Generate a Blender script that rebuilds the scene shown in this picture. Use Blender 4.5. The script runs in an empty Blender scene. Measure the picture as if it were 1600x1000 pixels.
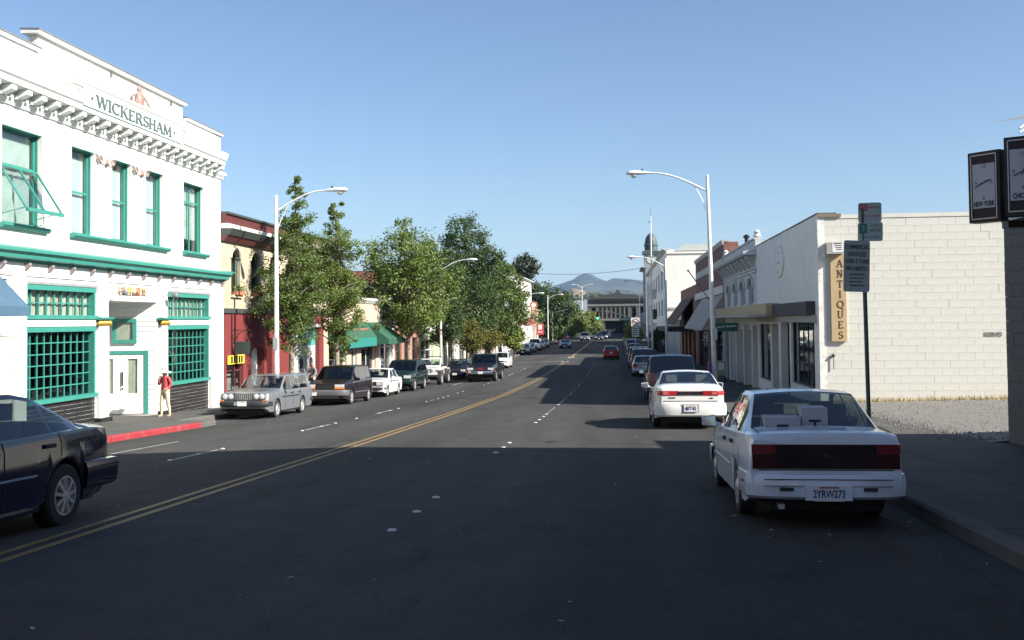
import bpy, bmesh, math, random
from mathutils import Vector, Matrix
random.seed(7)
R = math.radians
SC = bpy.context.scene
COL = SC.collection
# ------------------------------------------------------------------ camera
FPX, CYP = 1555.0, 455.0
YAW, PIT, ROLL = R(6.06), R(1.73), R(0.6)
CAM = Vector((0, 0, 1.63))
_f = Vector((-math.sin(YAW)*math.cos(PIT), math.cos(YAW)*math.cos(PIT), math.sin(PIT)))
_r = Vector((math.cos(YAW), math.sin(YAW), 0)); _u = _r.cross(_f)
_r, _u = _r*math.cos(ROLL) - _u*math.sin(ROLL), _u*math.cos(ROLL) + _r*math.sin(ROLL)
cd = bpy.data.cameras.new('camera'); cam = bpy.data.objects.new('camera', cd); COL.objects.link(cam)
cd.sensor_width = 36; cd.sensor_fit = 'HORIZONTAL'; cd.lens = FPX/1600*36
cd.shift_y = (CYP - 500)/1600; cd.clip_start = .1; cd.clip_end = 20000
M3 = Matrix((_r, _u, -_f)).transposed()
cam.matrix_world = Matrix.Translation(CAM) @ M3.to_4x4()
SC.camera = cam
# ------------------------------------------------------------------ sky, sun, exposure
SUN_EL, SUN_AZ = R(33), R(19)      # light travels towards -X, turned SUN_AZ towards +Y
LDIR = Vector((-math.cos(SUN_AZ)*math.cos(SUN_EL), math.sin(SUN_AZ)*math.cos(SUN_EL), -math.sin(SUN_EL)))
w = bpy.data.worlds.new('World'); SC.world = w; w.use_nodes = True
nt = w.node_tree; bg = nt.nodes['Background']
sky = nt.nodes.new('ShaderNodeTexSky'); sky.sky_type = 'NISHITA'; sky.sun_disc = False
sky.sun_elevation = SUN_EL
sky.sun_rotation = math.atan2(-LDIR.x, -LDIR.y)
sky.altitude = 0; sky.air_density = 1.0; sky.dust_density = 0.9; sky.ozone_density = 3.2
nt.links.new(sky.outputs[0], bg.inputs[0]); bg.inputs[1].default_value = 0.068
sd = bpy.data.lights.new('sun', 'SUN'); sd.energy = 5.0; sd.angle = R(0.53); sd.color = (1, .94, .84)
so = bpy.data.objects.new('sun', sd); COL.objects.link(so); so.location = (60, -40, 60)
so.rotation_euler = LDIR.to_track_quat('-Z', 'Y').to_euler()
SC.view_settings.view_transform = 'Standard'; SC.view_settings.look = 'None'
SC.view_settings.gamma = 1; SC.view_settings.exposure = 1.25
SC.render.engine = 'CYCLES'
# ------------------------------------------------------------------ terrain profile
PR = [(-80,3.2),(-60,2.4),(0,0),(8.5,-.34),(12.7,-.51),(20.8,-.84),(32,-1.27),(45,-1.72),(63.6,-2.15),(85,-2.33),
      (106,-2.4),(126,-2.43),(160,-2.45),(210,-2.45),(300,-2.4),(900,-2.2),(9000,-2.2)]
def g(y):
    for (a, za), (b, zb) in zip(PR, PR[1:]):
        if y <= b: return za + (zb-za)*(max(y, a)-a)/(b-a)
    return PR[-1][1]
def gz(x, y): return g(y) - .034*min(7.0, max(0, -5.2-x))
def slope(x, y): return (gz(x, y+1.3) - gz(x, y-1.3))/2.6
SWL = -.034*7.0 + .15          # left pavement height above g(y)
K = 15.25/14.2                 # left side scale about the camera
def ky(y): return y*K
def kz(z): return 1.63 + (z-1.63)*K
XF = -15.25                    # left building line
XR = 6.6                       # right building line
KR = 3.05                      # right kerb
def onX(px, py, X):
    d = (px-800)*_r - (py-CYP)*_u + FPX*_f
    return CAM + d*(X/d.x)
def onY(px, py, Y):
    d = (px-800)*_r - (py-CYP)*_u + FPX*_f
    return CAM + d*(Y/d.y)
# ------------------------------------------------------------------ materials
MATS = {}
def mat(name, col, rough=.7, metal=0, var=.12, scale=6, bump=0, bscale=40, coat=0, spec=.5, dirt=None, stretch=None, emit=0):
    if name in MATS: return MATS[name]
    m = bpy.data.materials.new(name); m.use_nodes = True; MATS[name] = m
    n = m.node_tree; p = n.nodes['Principled BSDF']; L = n.links.new
    p.inputs['Roughness'].default_value = rough; p.inputs['Metallic'].default_value = metal
    p.inputs['Coat Weight'].default_value = coat; p.inputs['Specular IOR Level'].default_value = spec
    p.inputs['Coat Roughness'].default_value = .06
    c = (col[0], col[1], col[2], 1)
    tc = n.nodes.new('ShaderNodeTexCoord'); src = tc.outputs['Object']
    if stretch:
        mp = n.nodes.new('ShaderNodeMapping'); mp.inputs['Scale'].default_value = stretch; L(src, mp.inputs[0]); src = mp.outputs[0]
    if var > 0:
        nz = n.nodes.new('ShaderNodeTexNoise'); nz.inputs['Scale'].default_value = scale; nz.inputs['Detail'].default_value = 5
        nz.inputs['Roughness'].default_value = .65
        L(src, nz.inputs['Vector'])
        mr = n.nodes.new('ShaderNodeMapRange'); mr.inputs[1].default_value = .3; mr.inputs[2].default_value = .7
        mr.inputs[3].default_value = 1-var; mr.inputs[4].default_value = 1+var
        L(nz.outputs[0], mr.inputs[0])
        vm = n.nodes.new('ShaderNodeVectorMath'); vm.operation = 'SCALE'; vm.inputs[0].default_value = col
        L(mr.outputs[0], vm.inputs[3]); out = vm.outputs[0]
        if dirt:
            n2 = n.nodes.new('ShaderNodeTexNoise'); n2.inputs['Scale'].default_value = dirt[1]; n2.inputs['Detail'].default_value = 8
            L(src, n2.inputs['Vector'])
            r2 = n.nodes.new('ShaderNodeMapRange'); r2.inputs[1].default_value = .52; r2.inputs[2].default_value = .75
            r2.inputs[4].default_value = dirt[2]; L(n2.outputs[0], r2.inputs[0])
            mx = n.nodes.new('ShaderNodeMix'); mx.data_type = 'RGBA'; L(r2.outputs[0], mx.inputs[0]); L(out, mx.inputs[6])
            mx.inputs[7].default_value = (*dirt[0], 1); out = mx.outputs[2]
        L(out, p.inputs['Base Color'])
    else:
        p.inputs['Base Color'].default_value = c
    if emit:
        p.inputs['Emission Color'].default_value = c; p.inputs['Emission Strength'].default_value = emit
    if bump:
        nb = n.nodes.new('ShaderNodeTexNoise'); nb.inputs['Scale'].default_value = bscale; nb.inputs['Detail'].default_value = 4
        L(src, nb.inputs['Vector'])
        b = n.nodes.new('ShaderNodeBump'); b.inputs['Strength'].default_value = bump; b.inputs['Distance'].default_value = .01
        L(nb.outputs[0], b.inputs['Height']); L(b.outputs[0], p.inputs['Normal'])
    return m
def brickmat(name, c1, c2, mortar, bw=.21, bh=.075, axis='X', msize=.008, rough=.85, bump=.4):
    """running-bond brick for walls too far away to tell the bricks apart; axis = the wall's normal"""
    if name in MATS: return MATS[name]
    m = bpy.data.materials.new(name); m.use_nodes = True; MATS[name] = m
    n = m.node_tree; p = n.nodes['Principled BSDF']; L = n.links.new; p.inputs['Roughness'].default_value = rough
    tc = n.nodes.new('ShaderNodeTexCoord'); sp = n.nodes.new('ShaderNodeSeparateXYZ'); L(tc.outputs['Object'], sp.inputs[0])
    cb = n.nodes.new('ShaderNodeCombineXYZ'); L(sp.outputs[1 if axis == 'X' else 0], cb.inputs[0]); L(sp.outputs[2], cb.inputs[1])
    bt = n.nodes.new('ShaderNodeTexBrick'); L(cb.outputs[0], bt.inputs['Vector'])
    bt.inputs['Scale'].default_value = 1; bt.inputs['Brick Width'].default_value = bw; bt.inputs['Row Height'].default_value = bh
    bt.inputs['Mortar Size'].default_value = msize
    bt.inputs['Color1'].default_value = (*c1, 1); bt.inputs['Color2'].default_value = (*c2, 1); bt.inputs['Mortar'].default_value = (*mortar, 1)
    nz = n.nodes.new('ShaderNodeTexNoise'); nz.inputs['Scale'].default_value = 1.3; nz.inputs['Detail'].default_value = 6; L(tc.outputs['Object'], nz.inputs['Vector'])
    mr = n.nodes.new('ShaderNodeMapRange'); mr.inputs[3].default_value = .7; mr.inputs[4].default_value = 1.3; L(nz.outputs[0], mr.inputs[0])
    vm = n.nodes.new('ShaderNodeVectorMath'); vm.operation = 'SCALE'; L(bt.outputs[0], vm.inputs[0]); L(mr.outputs[0], vm.inputs[3])
    L(vm.outputs[0], p.inputs['Base Color'])
    b = n.nodes.new('ShaderNodeBump'); b.inputs['Strength'].default_value = bump; b.inputs['Distance'].default_value = .01; b.invert = True
    L(bt.outputs['Fac'], b.inputs['Height']); L(b.outputs[0], p.inputs['Normal'])
    return m
def glassmat(name, tint=(.35,.4,.38), refl=1.0, ior=1.5):
    if name in MATS: return MATS[name]
    m = bpy.data.materials.new(name); m.use_nodes = True; MATS[name] = m
    n = m.node_tree; L = n.links.new; n.nodes.remove(n.nodes['Principled BSDF'])
    o = n.nodes['Material Output']
    t = n.nodes.new('ShaderNodeBsdfTransparent'); t.inputs[0].default_value = (*tint, 1)
    gl = n.nodes.new('ShaderNodeBsdfGlossy'); gl.inputs[0].default_value = (.95,.97,1,1); gl.inputs['Roughness'].default_value = .01
    lw = n.nodes.new('ShaderNodeLayerWeight'); lw.inputs[0].default_value = .5
    fr = n.nodes.new('ShaderNodeMath'); fr.operation = 'POWER'; fr.inputs[1].default_value = 4.5; L(lw.outputs['Facing'], fr.inputs[0])
    ml = n.nodes.new('ShaderNodeMath'); ml.operation = 'MULTIPLY_ADD'; ml.inputs[1].default_value = .85*refl; ml.inputs[2].default_value = .05*refl; ml.use_clamp = True
    nz = n.nodes.new('ShaderNodeTexNoise'); nz.inputs['Scale'].default_value = 1.7
    tc = n.nodes.new('ShaderNodeTexCoord'); L(tc.outputs['Object'], nz.inputs['Vector'])
    b = n.nodes.new('ShaderNodeBump'); b.inputs['Strength'].default_value = .05; b.inputs['Distance'].default_value = .05
    L(nz.outputs[0], b.inputs['Height']); L(b.outputs[0], gl.inputs['Normal'])
    L(fr.outputs[0], ml.inputs[0]); mx = n.nodes.new('ShaderNodeMixShader')
    L(ml.outputs[0], mx.inputs[0]); L(t.outputs[0], mx.inputs[1]); L(gl.outputs[0], mx.inputs[2]); L(mx.outputs[0], o.inputs[0])
    return m
def asphaltmat():
    m = bpy.data.materials.new('asphalt'); m.use_nodes = True; n = m.node_tree; p = n.nodes['Principled BSDF']; L = n.links.new
    p.inputs['Roughness'].default_value = .92; p.inputs['Specular IOR Level'].default_value = .12
    tc = n.nodes.new('ShaderNodeTexCoord')
    def noise(scale, stretch=(1,1,1), det=6, rg=.6):
        mp = n.nodes.new('ShaderNodeMapping'); mp.inputs['Scale'].default_value = stretch; L(tc.outputs['Object'], mp.inputs[0])
        z = n.nodes.new('ShaderNodeTexNoise'); z.inputs['Scale'].default_value = scale; z.inputs['Detail'].default_value = det
        z.inputs['Roughness'].default_value = rg; L(mp.outputs[0], z.inputs['Vector']); return z.outputs[0]
    def mr(x, a, b, c, d):
        q = n.nodes.new('ShaderNodeMapRange'); q.inputs[1].default_value = a; q.inputs[2].default_value = b; q.inputs[3].default_value = c; q.inputs[4].default_value = d
        L(x, q.inputs[0]); return q.outputs[0]
    def mul(a, b):
        q = n.nodes.new('ShaderNodeMath'); q.operation = 'MULTIPLY'; L(a, q.inputs[0]); L(b, q.inputs[1]); return q.outputs[0]
    f = mul(mr(noise(.45, (1,.09,1)), .3, .7, .70, 1.3), mr(noise(1.6), .3, .7, .86, 1.14))
    f = mul(f, mr(noise(60, det=2), .3, .7, .72, 1.3))
    f = mul(f, mr(noise(.8, (1.4,.5,1), 8, .7), .56, .70, 1, .62))      # oil stains
    # tar lines
    v = n.nodes.new('ShaderNodeTexVoronoi'); v.feature = 'DISTANCE_TO_EDGE'; v.inputs['Scale'].default_value = .16
    wn = n.nodes.new('ShaderNodeTexNoise'); wn.inputs['Scale'].default_value = 1.2; L(tc.outputs['Object'], wn.inputs['Vector'])
    ad = n.nodes.new('ShaderNodeVectorMath'); ad.operation = 'MULTIPLY_ADD'; L(wn.outputs[1], ad.inputs[0]); ad.inputs[1].default_value = (1.2,1.2,0); L(tc.outputs['Object'], ad.inputs[2])
    L(ad.outputs[0], v.inputs['Vector'])
    f = mul(f, mr(v.outputs[0], .0012, .003, .84, 1))
    vm = n.nodes.new('ShaderNodeVectorMath'); vm.operation = 'SCALE'; vm.inputs[0].default_value = (.056,.056,.0555); L(f, vm.inputs[3])
    L(vm.outputs[0], p.inputs['Base Color'])
    b = n.nodes.new('ShaderNodeBump'); b.inputs['Strength'].default_value = .5; b.inputs['Distance'].default_value = .01
    L(noise(110, det=2), b.inputs['Height']); L(b.outputs[0], p.inputs['Normal'])
    return m
ASPH = asphaltmat()
def pavemat():
    m = mat('concrete slabs', (.098,.096,.092), .85, var=.16, scale=2.5, bump=.3, bscale=90, spec=.12, dirt=((.05,.049,.047), .9, .7)); n = m.node_tree; L = n.links.new; p = n.nodes['Principled BSDF']
    src = p.inputs['Base Color'].links[0].from_socket; tc = n.nodes.new('ShaderNodeTexCoord'); bt = n.nodes.new('ShaderNodeTexBrick'); bt.offset = 0; L(tc.outputs['Object'], bt.inputs['Vector'])
    bt.inputs['Scale'].default_value = 1; bt.inputs['Brick Width'].default_value = 1.52; bt.inputs['Row Height'].default_value = 1.52; bt.inputs['Mortar Size'].default_value = .012
    bt.inputs['Color1'].default_value = (1,1,1,1); bt.inputs['Color2'].default_value = (.84,.84,.84,1); bt.inputs['Mortar'].default_value = (.4,.4,.4,1)
    mx = n.nodes.new('ShaderNodeMix'); mx.data_type = 'RGBA'; mx.blend_type = 'MULTIPLY'; mx.inputs[0].default_value = 1; L(src, mx.inputs[6]); L(bt.outputs[0], mx.inputs[7]); L(mx.outputs[2], p.inputs['Base Color']); return m
PAVE = pavemat()
CONC = mat('concrete', (.098,.096,.092), .85, var=.14, scale=3, bump=.3, bscale=90, dirt=((.06,.058,.055), 1.1, .6))
KERBM = mat('kerb concrete', (.11,.107,.102), .85, var=.16, scale=5, bump=.3, bscale=70, spec=.15, dirt=((.06,.06,.06), 2.5, .7))
KRED = mat('kerb red paint', (.27,.025,.033), .7, var=.2, scale=7, bump=.2, dirt=((.2,.12,.11), 4, .6))
GRAVEL = mat('gravel', (.155,.148,.135), .9, var=.35, scale=22, bump=1, bscale=30, dirt=((.11,.105,.095), 1.2, .5))
WHITEP = mat('white stucco', (.70,.70,.67), .7, var=.05, scale=2, bump=.15, bscale=60, dirt=((.52,.5,.45), 1.3, .45))
WHITEW = mat('white painted wood', (.68,.70,.68), .55, var=.04, scale=3)
TEAL = mat('teal trim paint', (.036,.215,.176), .5, var=.1, scale=5, dirt=((.06,.25,.205), 6, .5))
BLACKT = mat('black glazed tile', (.022,.022,.024), .22, var=.3, scale=9)
GROUT = mat('tile grout', (.42,.41,.38), .8)
DARKIN = mat('dark interior', (.03,.03,.032), .9)
CURT = mat('cream curtain', (.5,.47,.4), .9, var=.25, scale=3, stretch=(1,9,.6))
GOLD = mat('gilt', (.55,.33,.07), .35, .7, var=.3, scale=25)
GLASS = glassmat('window glass', (.88,.92,.91), 1.0)
GLASSD = glassmat('dark shop glass', (.42,.46,.46), 1.0)
BLACK = mat('black metal', (.015,.015,.016), .45, .2)
GALV = mat('galvanised steel', (.5,.52,.52), .4, .55, var=.12, scale=8)
WPOLE = mat('white pole paint', (.72,.73,.71), .4, var=.08, scale=5, dirt=((.45,.42,.38), 3, .4))
ROOFM = mat('tar roof', (.1,.1,.1), .9, var=.2)
LETTER = mat('dark letter paint', (.06,.055,.06), .5)
# ------------------------------------------------------------------ mesh helpers
class MB:
    def __init__(s): s.v = []; s.f = []; s.m = []; s.mi = 0
    def add(s, vs, fs):
        o = len(s.v); s.v += [tuple(v) for v in vs]; s.f += [tuple(i+o for i in f) for f in fs]; s.m += [s.mi]*len(fs)
        return s
    def box(s, x0, x1, y0, y1, z0, z1):
        if x0 > x1: x0, x1 = x1, x0
        if y0 > y1: y0, y1 = y1, y0
        if z0 > z1: z0, z1 = z1, z0
        return s.add([(x0,y0,z0),(x1,y0,z0),(x1,y1,z0),(x0,y1,z0),(x0,y0,z1),(x1,y0,z1),(x1,y1,z1),(x0,y1,z1)],
              [(0,3,2,1),(4,5,6,7),(0,1,5,4),(1,2,6,5),(2,3,7,6),(3,0,4,7)])
    def mbox(s, M, sx, sy, sz):
        vs = [M @ Vector((a*sx/2, b*sy/2, c*sz/2)) for c in (-1,1) for a, b in ((-1,-1),(1,-1),(1,1),(-1,1))]
        return s.add(vs, [(0,3,2,1),(4,5,6,7),(0,1,5,4),(1,2,6,5),(2,3,7,6),(3,0,4,7)])
    def bar(s, a, b, t, t2=None):
        a = Vector(a); b = Vector(b); d = b-a; q = d.to_track_quat('Z', 'Y').to_matrix().to_4x4()
        return s.mbox(Matrix.Translation((a+b)/2) @ q, t, t2 or t, d.length)
    def tube(s, pts, rad, n=8, cap=True):
        pts = [Vector(p) for p in pts]
        if not hasattr(rad, '__len__'): rad = [rad]*len(pts)
        vs = []; fs = []; prev = None
        for i, p in enumerate(pts):
            d = (pts[min(i+1, len(pts)-1)] - pts[max(i-1, 0)]).normalized()
            if prev is None:
                a = Vector((0,0,1)) if abs(d.z) < .9 else Vector((1,0,0))
                x = a.cross(d).normalized()
            else: x = (prev - d*prev.dot(d)).normalized()
            prev = x; y = d.cross(x)
            for k in range(n):
                t = 2*math.pi*k/n; vs.append(p + (x*math.cos(t) + y*math.sin(t))*rad[i])
        for i in range(len(pts)-1):
            for k in range(n):
                k2 = (k+1) % n; fs.append((i*n+k, i*n+k2, (i+1)*n+k2, (i+1)*n+k))
        if cap: fs.append(tuple(range(n-1, -1, -1))); fs.append(tuple((len(pts)-1)*n+k for k in range(n)))
        return s.add(vs, fs)
    def lathe(s, c, prof, n=16, axis='Z', sq=(1,1), cap=True):
        """prof: list of (r, h) along axis from point c"""
        vs = []; fs = []
        for r, h in prof:
            for k in range(n):
                t = 2*math.pi*k/n; a, b = r*math.cos(t)*sq[0], r*math.sin(t)*sq[1]
                p = {'Z': (a, b, h), 'X': (h, a, b), 'Y': (b, h, a)}[axis]
                vs.append((c[0]+p[0], c[1]+p[1], c[2]+p[2]))
        for i in range(len(prof)-1):
            for k in range(n):
                k2 = (k+1) % n; fs.append((i*n+k, i*n+k2, (i+1)*n+k2, (i+1)*n+k))
        if cap: fs.append(tuple(range(n-1, -1, -1))); fs.append(tuple((len(prof)-1)*n+k for k in range(n)))
        return s.add(vs, fs)
    def prism(s, poly, axis, a, b):
        """poly in the two other axes (cyclic order: X->(y,z), Y->(x,z), Z->(x,y)), extruded from a to b"""
        def P(u, v, t): return {'X': (t,u,v), 'Y': (u,t,v), 'Z': (u,v,t)}[axis]
        n = len(poly); vs = [P(u,v,a) for u,v in poly] + [P(u,v,b) for u,v in poly]
        fs = [tuple(range(n-1,-1,-1)), tuple(range(n,2*n))] + [(i,(i+1)%n,(i+1)%n+n,i+n) for i in range(n)]
        return s.add(vs, fs)
    def grid(s, rows):
        n = len(rows[0]); vs = [p for r in rows for p in r]
        fs = [(i*n+j, i*n+j+1, (i+1)*n+j+1, (i+1)*n+j) for i in range(len(rows)-1) for j in range(n-1)]
        return s.add(vs, fs)
    def build(s, name, mats, parent=None, at=None, smooth=None, fix=True):
        me = bpy.data.meshes.new(name); me.from_pydata(s.v, [], s.f)
        for m in (mats if isinstance(mats, (list, tuple)) else [mats]): me.materials.append(m)
        if any(s.m): me.polygons.foreach_set('material_index', s.m)
        if fix or smooth:
            bm = bmesh.new(); bm.from_mesh(me)
            if fix: bmesh.ops.recalc_face_normals(bm, faces=bm.faces)
            if smooth:
                for f in bm.faces: f.smooth = True
                for e in bm.edges:
                    if len(e.link_faces) == 2 and e.calc_face_angle(0) > R(smooth): e.smooth = False
            bm.to_mesh(me); bm.free()
        return link(name, me, parent, at)
WORIG = {}
def link(name, me, parent=None, at=None):
    """meshes are written in world (or the thing's own) coordinates; 'at' places a shared mesh"""
    o = bpy.data.objects.new(name, me); COL.objects.link(o)
    p = Vector(at) if at is not None else Vector((0,0,0))
    if parent is not None:
        o.parent = parent; o.location = p - WORIG.get(parent.name, Vector((0,0,0)))
    else: o.location = p
    WORIG[o.name] = p
    return o
def empty(name, loc=(0,0,0), local=False):
    o = bpy.data.objects.new(name, None); COL.objects.link(o); o.location = loc; o.empty_display_size = .3
    WORIG[o.name] = Vector((0,0,0)) if local else Vector(loc)
    return o
def tag(o, label, cat, group=None):
    o['label'] = label; o['category'] = cat
    if group: o['group'] = group
    return o
def struct(o, kind='structure'): o['kind'] = kind; return o
def copy_tree(o, parent=None):
    c = o.copy(); COL.objects.link(c)
    if parent is not None: c.parent = parent
    for ch in list(o.children): copy_tree(ch, c)
    return c
def text(name, body, size, m, parent, M, extrude=.006, align='CENTER', sx=1.0, bold=0, spacing=1.0):
    cu = bpy.data.curves.new('t', 'FONT'); cu.body = body; cu.size = size; cu.extrude = extrude; cu.align_x = align; cu.align_y = 'CENTER'
    cu.resolution_u = 2; cu.offset = bold; cu.space_character = spacing
    t = bpy.data.objects.new('t', cu); COL.objects.link(t)
    dg = bpy.context.evaluated_depsgraph_get()
    me = bpy.data.meshes.new_from_object(t.evaluated_get(dg)); bpy.data.objects.remove(t)
    me.transform(M @ Matrix.Diagonal((sx,1,1,1))); me.materials.clear(); me.materials.append(m)
    me.name = name
    return link(name, me, parent)
def frame(o, right, up):
    """matrix whose x is 'right', y 'up', origin o (for text and flat print)"""
    r = Vector(right).normalized(); u = Vector(up).normalized(); n = r.cross(u)
    return Matrix(((r.x,u.x,n.x,o[0]),(r.y,u.y,n.y,o[1]),(r.z,u.z,n.z,o[2]),(0,0,0,1)))
# serif capitals drawn as strokes: (x0,y0,x1,y1,width) in a 1-high cell, then the cell width
TK, TN = .15, .07
def arc(cx, cy, rx, ry, a0, a1, n, w0, w1=None):
    out = []
    for i in range(n):
        t0 = R(a0+(a1-a0)*i/n); t1 = R(a0+(a1-a0)*(i+1)/n); tm = (t0+t1)/2
        wd = w0 + ((w1 if w1 is not None else w0)-w0)*abs(math.cos(tm))
        out.append((cx+rx*math.cos(t0), cy+ry*math.sin(t0), cx+rx*math.cos(t1), cy+ry*math.sin(t1), wd))
    return out
def srf(x, y, w=.3): return [(x-w/2, y, x+w/2, y, .05)]
GLY = {
 'I': ([(.2,0,.2,1,TK)]+srf(.2,.02)+srf(.2,.98), .4),
 'H': ([(.18,0,.18,1,TK),(.72,0,.72,1,TK),(.18,.52,.72,.52,TN)]+srf(.18,.02)+srf(.18,.98)+srf(.72,.02)+srf(.72,.98), .9),
 'W': ([(.08,1,.34,0,TK),(.34,0,.58,1,TN),(.58,1,.84,0,TK),(.84,0,1.1,1,TN)]+srf(.08,.98)+srf(.58,.98)+srf(1.1,.98,.22), 1.18),
 'M': ([(.14,0,.2,1,TN),(.2,1,.55,.1,TK),(.55,.1,.9,1,TN),(.9,1,.98,0,TK)]+srf(.14,.02)+srf(.96,.02), 1.1),
 'A': ([(.1,0,.46,1,TN),(.46,1,.82,0,TK),(.24,.36,.68,.36,TN)]+srf(.1,.02)+srf(.82,.02), .92),
 'E': ([(.2,0,.2,1,TK),(.1,.97,.68,.97,TN),(.2,.52,.55,.52,TN),(.1,.03,.7,.03,TN),(.68,.97,.68,.8,.05),(.7,.03,.7,.2,.05)], .8),
 'K': ([(.18,0,.18,1,TK),(.26,.46,.72,1,TN),(.38,.58,.8,0,TK)]+srf(.18,.02)+srf(.18,.98)+srf(.72,.98,.2)+srf(.82,.02,.2), .9),
 'R': ([(.18,0,.18,1,TK),(.18,.97,.45,.97,TN),(.18,.5,.45,.5,TN),(.42,.5,.8,0,TK)]+arc(.45,.735,.22,.235,-90,90,7,TN,TK)+srf(.18,.02)+srf(.82,.02,.2), .9),
 'C': (arc(.5,.5,.4,.47,45,315,14,TN,TK)+[(.8,.8,.8,.97,.05)], .9),
 'S': (arc(.38,.74,.24,.23,20,270,9,TN,.11)+arc(.38,.27,.26,.25,90,-160,9,TN,.13), .72),
 'Q': (arc(.5,.5,.42,.48,0,360,18,TN,TK)+[(.5,.06,.95,-.22,.1)], 1.0),
 'U': ([(.18,1,.18,.35,TK),(.72,1,.72,.35,TN)]+arc(.45,.35,.27,.33,180,360,8,TN,.11)+srf(.18,.98)+srf(.72,.98,.24), .9),
 'N': ([(.18,0,.18,1,TN),(.18,1,.76,0,TK),(.76,0,.76,1,TN)]+srf(.18,.02)+srf(.1,.98,.2)+srf(.76,.98), .94),
 'T': ([(.42,0,.42,1,TK),(.05,.96,.79,.96,TN),(.05,.97,.05,.8,.05),(.79,.97,.79,.8,.05)]+srf(.42,.02), .84),
}
def glyph(mb, ch, M, depth=.015):
    for i, (x0,y0,x1,y1,wd) in enumerate(GLY[ch][0]):
        a = Vector((x0,y0,0)); b = Vector((x1,y1,0)); d = (b-a).normalized(); a -= d*.01; b += d*.01
        nrm = Vector((-d.y, d.x, 0))*wd/2; z = Vector((0,0,depth + .0006*(i % 7)))
        vs = [a-nrm, b-nrm, b+nrm, a+nrm]; vs = vs + [v+z for v in vs]
        mb.add([M @ v for v in vs], [(0,3,2,1),(4,5,6,7),(0,1,5,4),(1,2,6,5),(2,3,7,6),(3,0,4,7)])
# ------------------------------------------------------------------ ground, road, pavements
def frange(a, b, st):
    n = max(1, int(math.ceil((b-a)/st))); return [a+(b-a)*i/n for i in range(n+1)]
YS = sorted(set([round(v, 3) for v in frange(-40, 60, 2.5) + frange(60, 130, 5) + frange(130, 320, 15) + [400, 700, 900]]))
mb = MB(); ys = [-400, -80] + YS + [1500, 3000, 6000, 9000]
mb.grid([[(x, y, gz(0, y) - .30) for x in (-6000, -400, -60, -20, 8, 40, 400, 6000)] for y in ys])
struct(mb.build('ground', mat('dry ground', (.26,.22,.14), .9, var=.3, scale=.05, bump=.3)))
mb = MB(); mb.grid([[(x, y, gz(x, y)) for x in (-13.0, -12.2, -9.0, -5.2, -1, 3.4)] for y in YS if y <= 320])
road = struct(mb.build('road', ASPH, fix=False))
# cross streets far down
mb = MB(); mb.grid([[(x, y, g(y)+.004 if -13 < x < 3.4 else g(y)+.0) for x in (-80, -13.01)] for y in (196, 214)])
mb.grid([[(x, y, g(y)) for x in (3.41, 80)] for y in (196, 214)])
struct(mb.build('side_street', ASPH, fix=False))
KL = -13.15     # left kerb in the parking bays
KB = -11.95     # left kerb at the bulb-out
BULB = 28.65
def pavement(name, kerb_at, x_in, ys, top, mat_):
    """strip pavement; its top follows the street, kerb stones are built apart"""
    m = MB(); rows = []
    for y in ys:
        xk = kerb_at(y); zt = g(y) + top(xk)
        rows.append([(xk, y, zt), ((xk+x_in)/2, y, g(y)+top(xk)), (x_in, y, g(y)+top(xk)+.02)])
    m.grid(rows); return struct(m.build(name, mat_, fix=False))
kl = lambda y: KB-.16 if y < BULB else (KL-.16 if y < 112 else KB-.5)
ysl = sorted(set([y for y in YS if y < 195] + [BULB-.001, BULB+.001, 111.999, 112.001]))
pavL = pavement('pavement_left', kl, XF-2.6, ysl, lambda x: SWL, PAVE)
kr = lambda y: KR+.16
pavR = pavement('pavement_right', kr, 70.0, [y for y in YS if y < 195], lambda x: .15, PAVE)
pavR2 = pavement('pavement_far', lambda y: KR+.16, 30.0, frange(214.5, 320, 15), lambda x: .15, PAVE)
pavL2 = pavement('pavement_far_left', lambda y: KL-.16, -40.0, frange(214.5, 320, 15), lambda x: SWL, CONC)
def kerbs(par, x, side, y0, y1, top, step, m, name='kerb_stone'):
    """side=+1: the road lies at +x of the kerb"""
    y = y0
    while y < y1-.05:
        e = min(y+step, y1); a, b = y+.006, e-.006
        q = MB(); ch = .025
        pr = lambda yy: [(x, g(yy)-.35), (x, g(yy)+top-ch), (x-side*ch, g(yy)+top+.004), (x-side*.17, g(yy)+top+.006), (x-side*.17, g(yy)-.35)]
        p0, p1 = pr(a), pr(b)
        q.add([(u,a,v) for u,v in p0]+[(u,b,v) for u,v in p1], [(4,3,2,1,0),(5,6,7,8,9)]+[(i,(i+1)%5,(i+1)%5+5,i+5) for i in range(5)])
        q.build(name, m, par); y = e
kerbs(pavL, KB, 1, 8, BULB-1.0, SWL, 2.9, KRED)
kerbs(pavL, KB, 1, BULB-1.0, BULB, SWL, 2, KERBM)
kerbs(pavL, KL, 1, BULB, 112, SWL, 4.2, KERBM)
kerbs(pavL, KB-.35, 1, 112, 195, SWL, 12, KERBM)
q = MB(); q.box(KL, KB-.17, BULB-.17, BULB, g(BULB)-.5, g(BULB)+SWL+.005); q.build('kerb_stone', KERBM, pavL)
q = MB(); q.box(KL, KB-.52, 112, 112.17, g(112)-.5, g(112)+SWL+.005); q.build('kerb_stone', KERBM, pavL)
kerbs(pavR, KR, -1, -6, 70, .15, 3.05, KERBM)
kerbs(pavR, KR, -1, 70, 195, .15, 12.5, KERBM)
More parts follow.
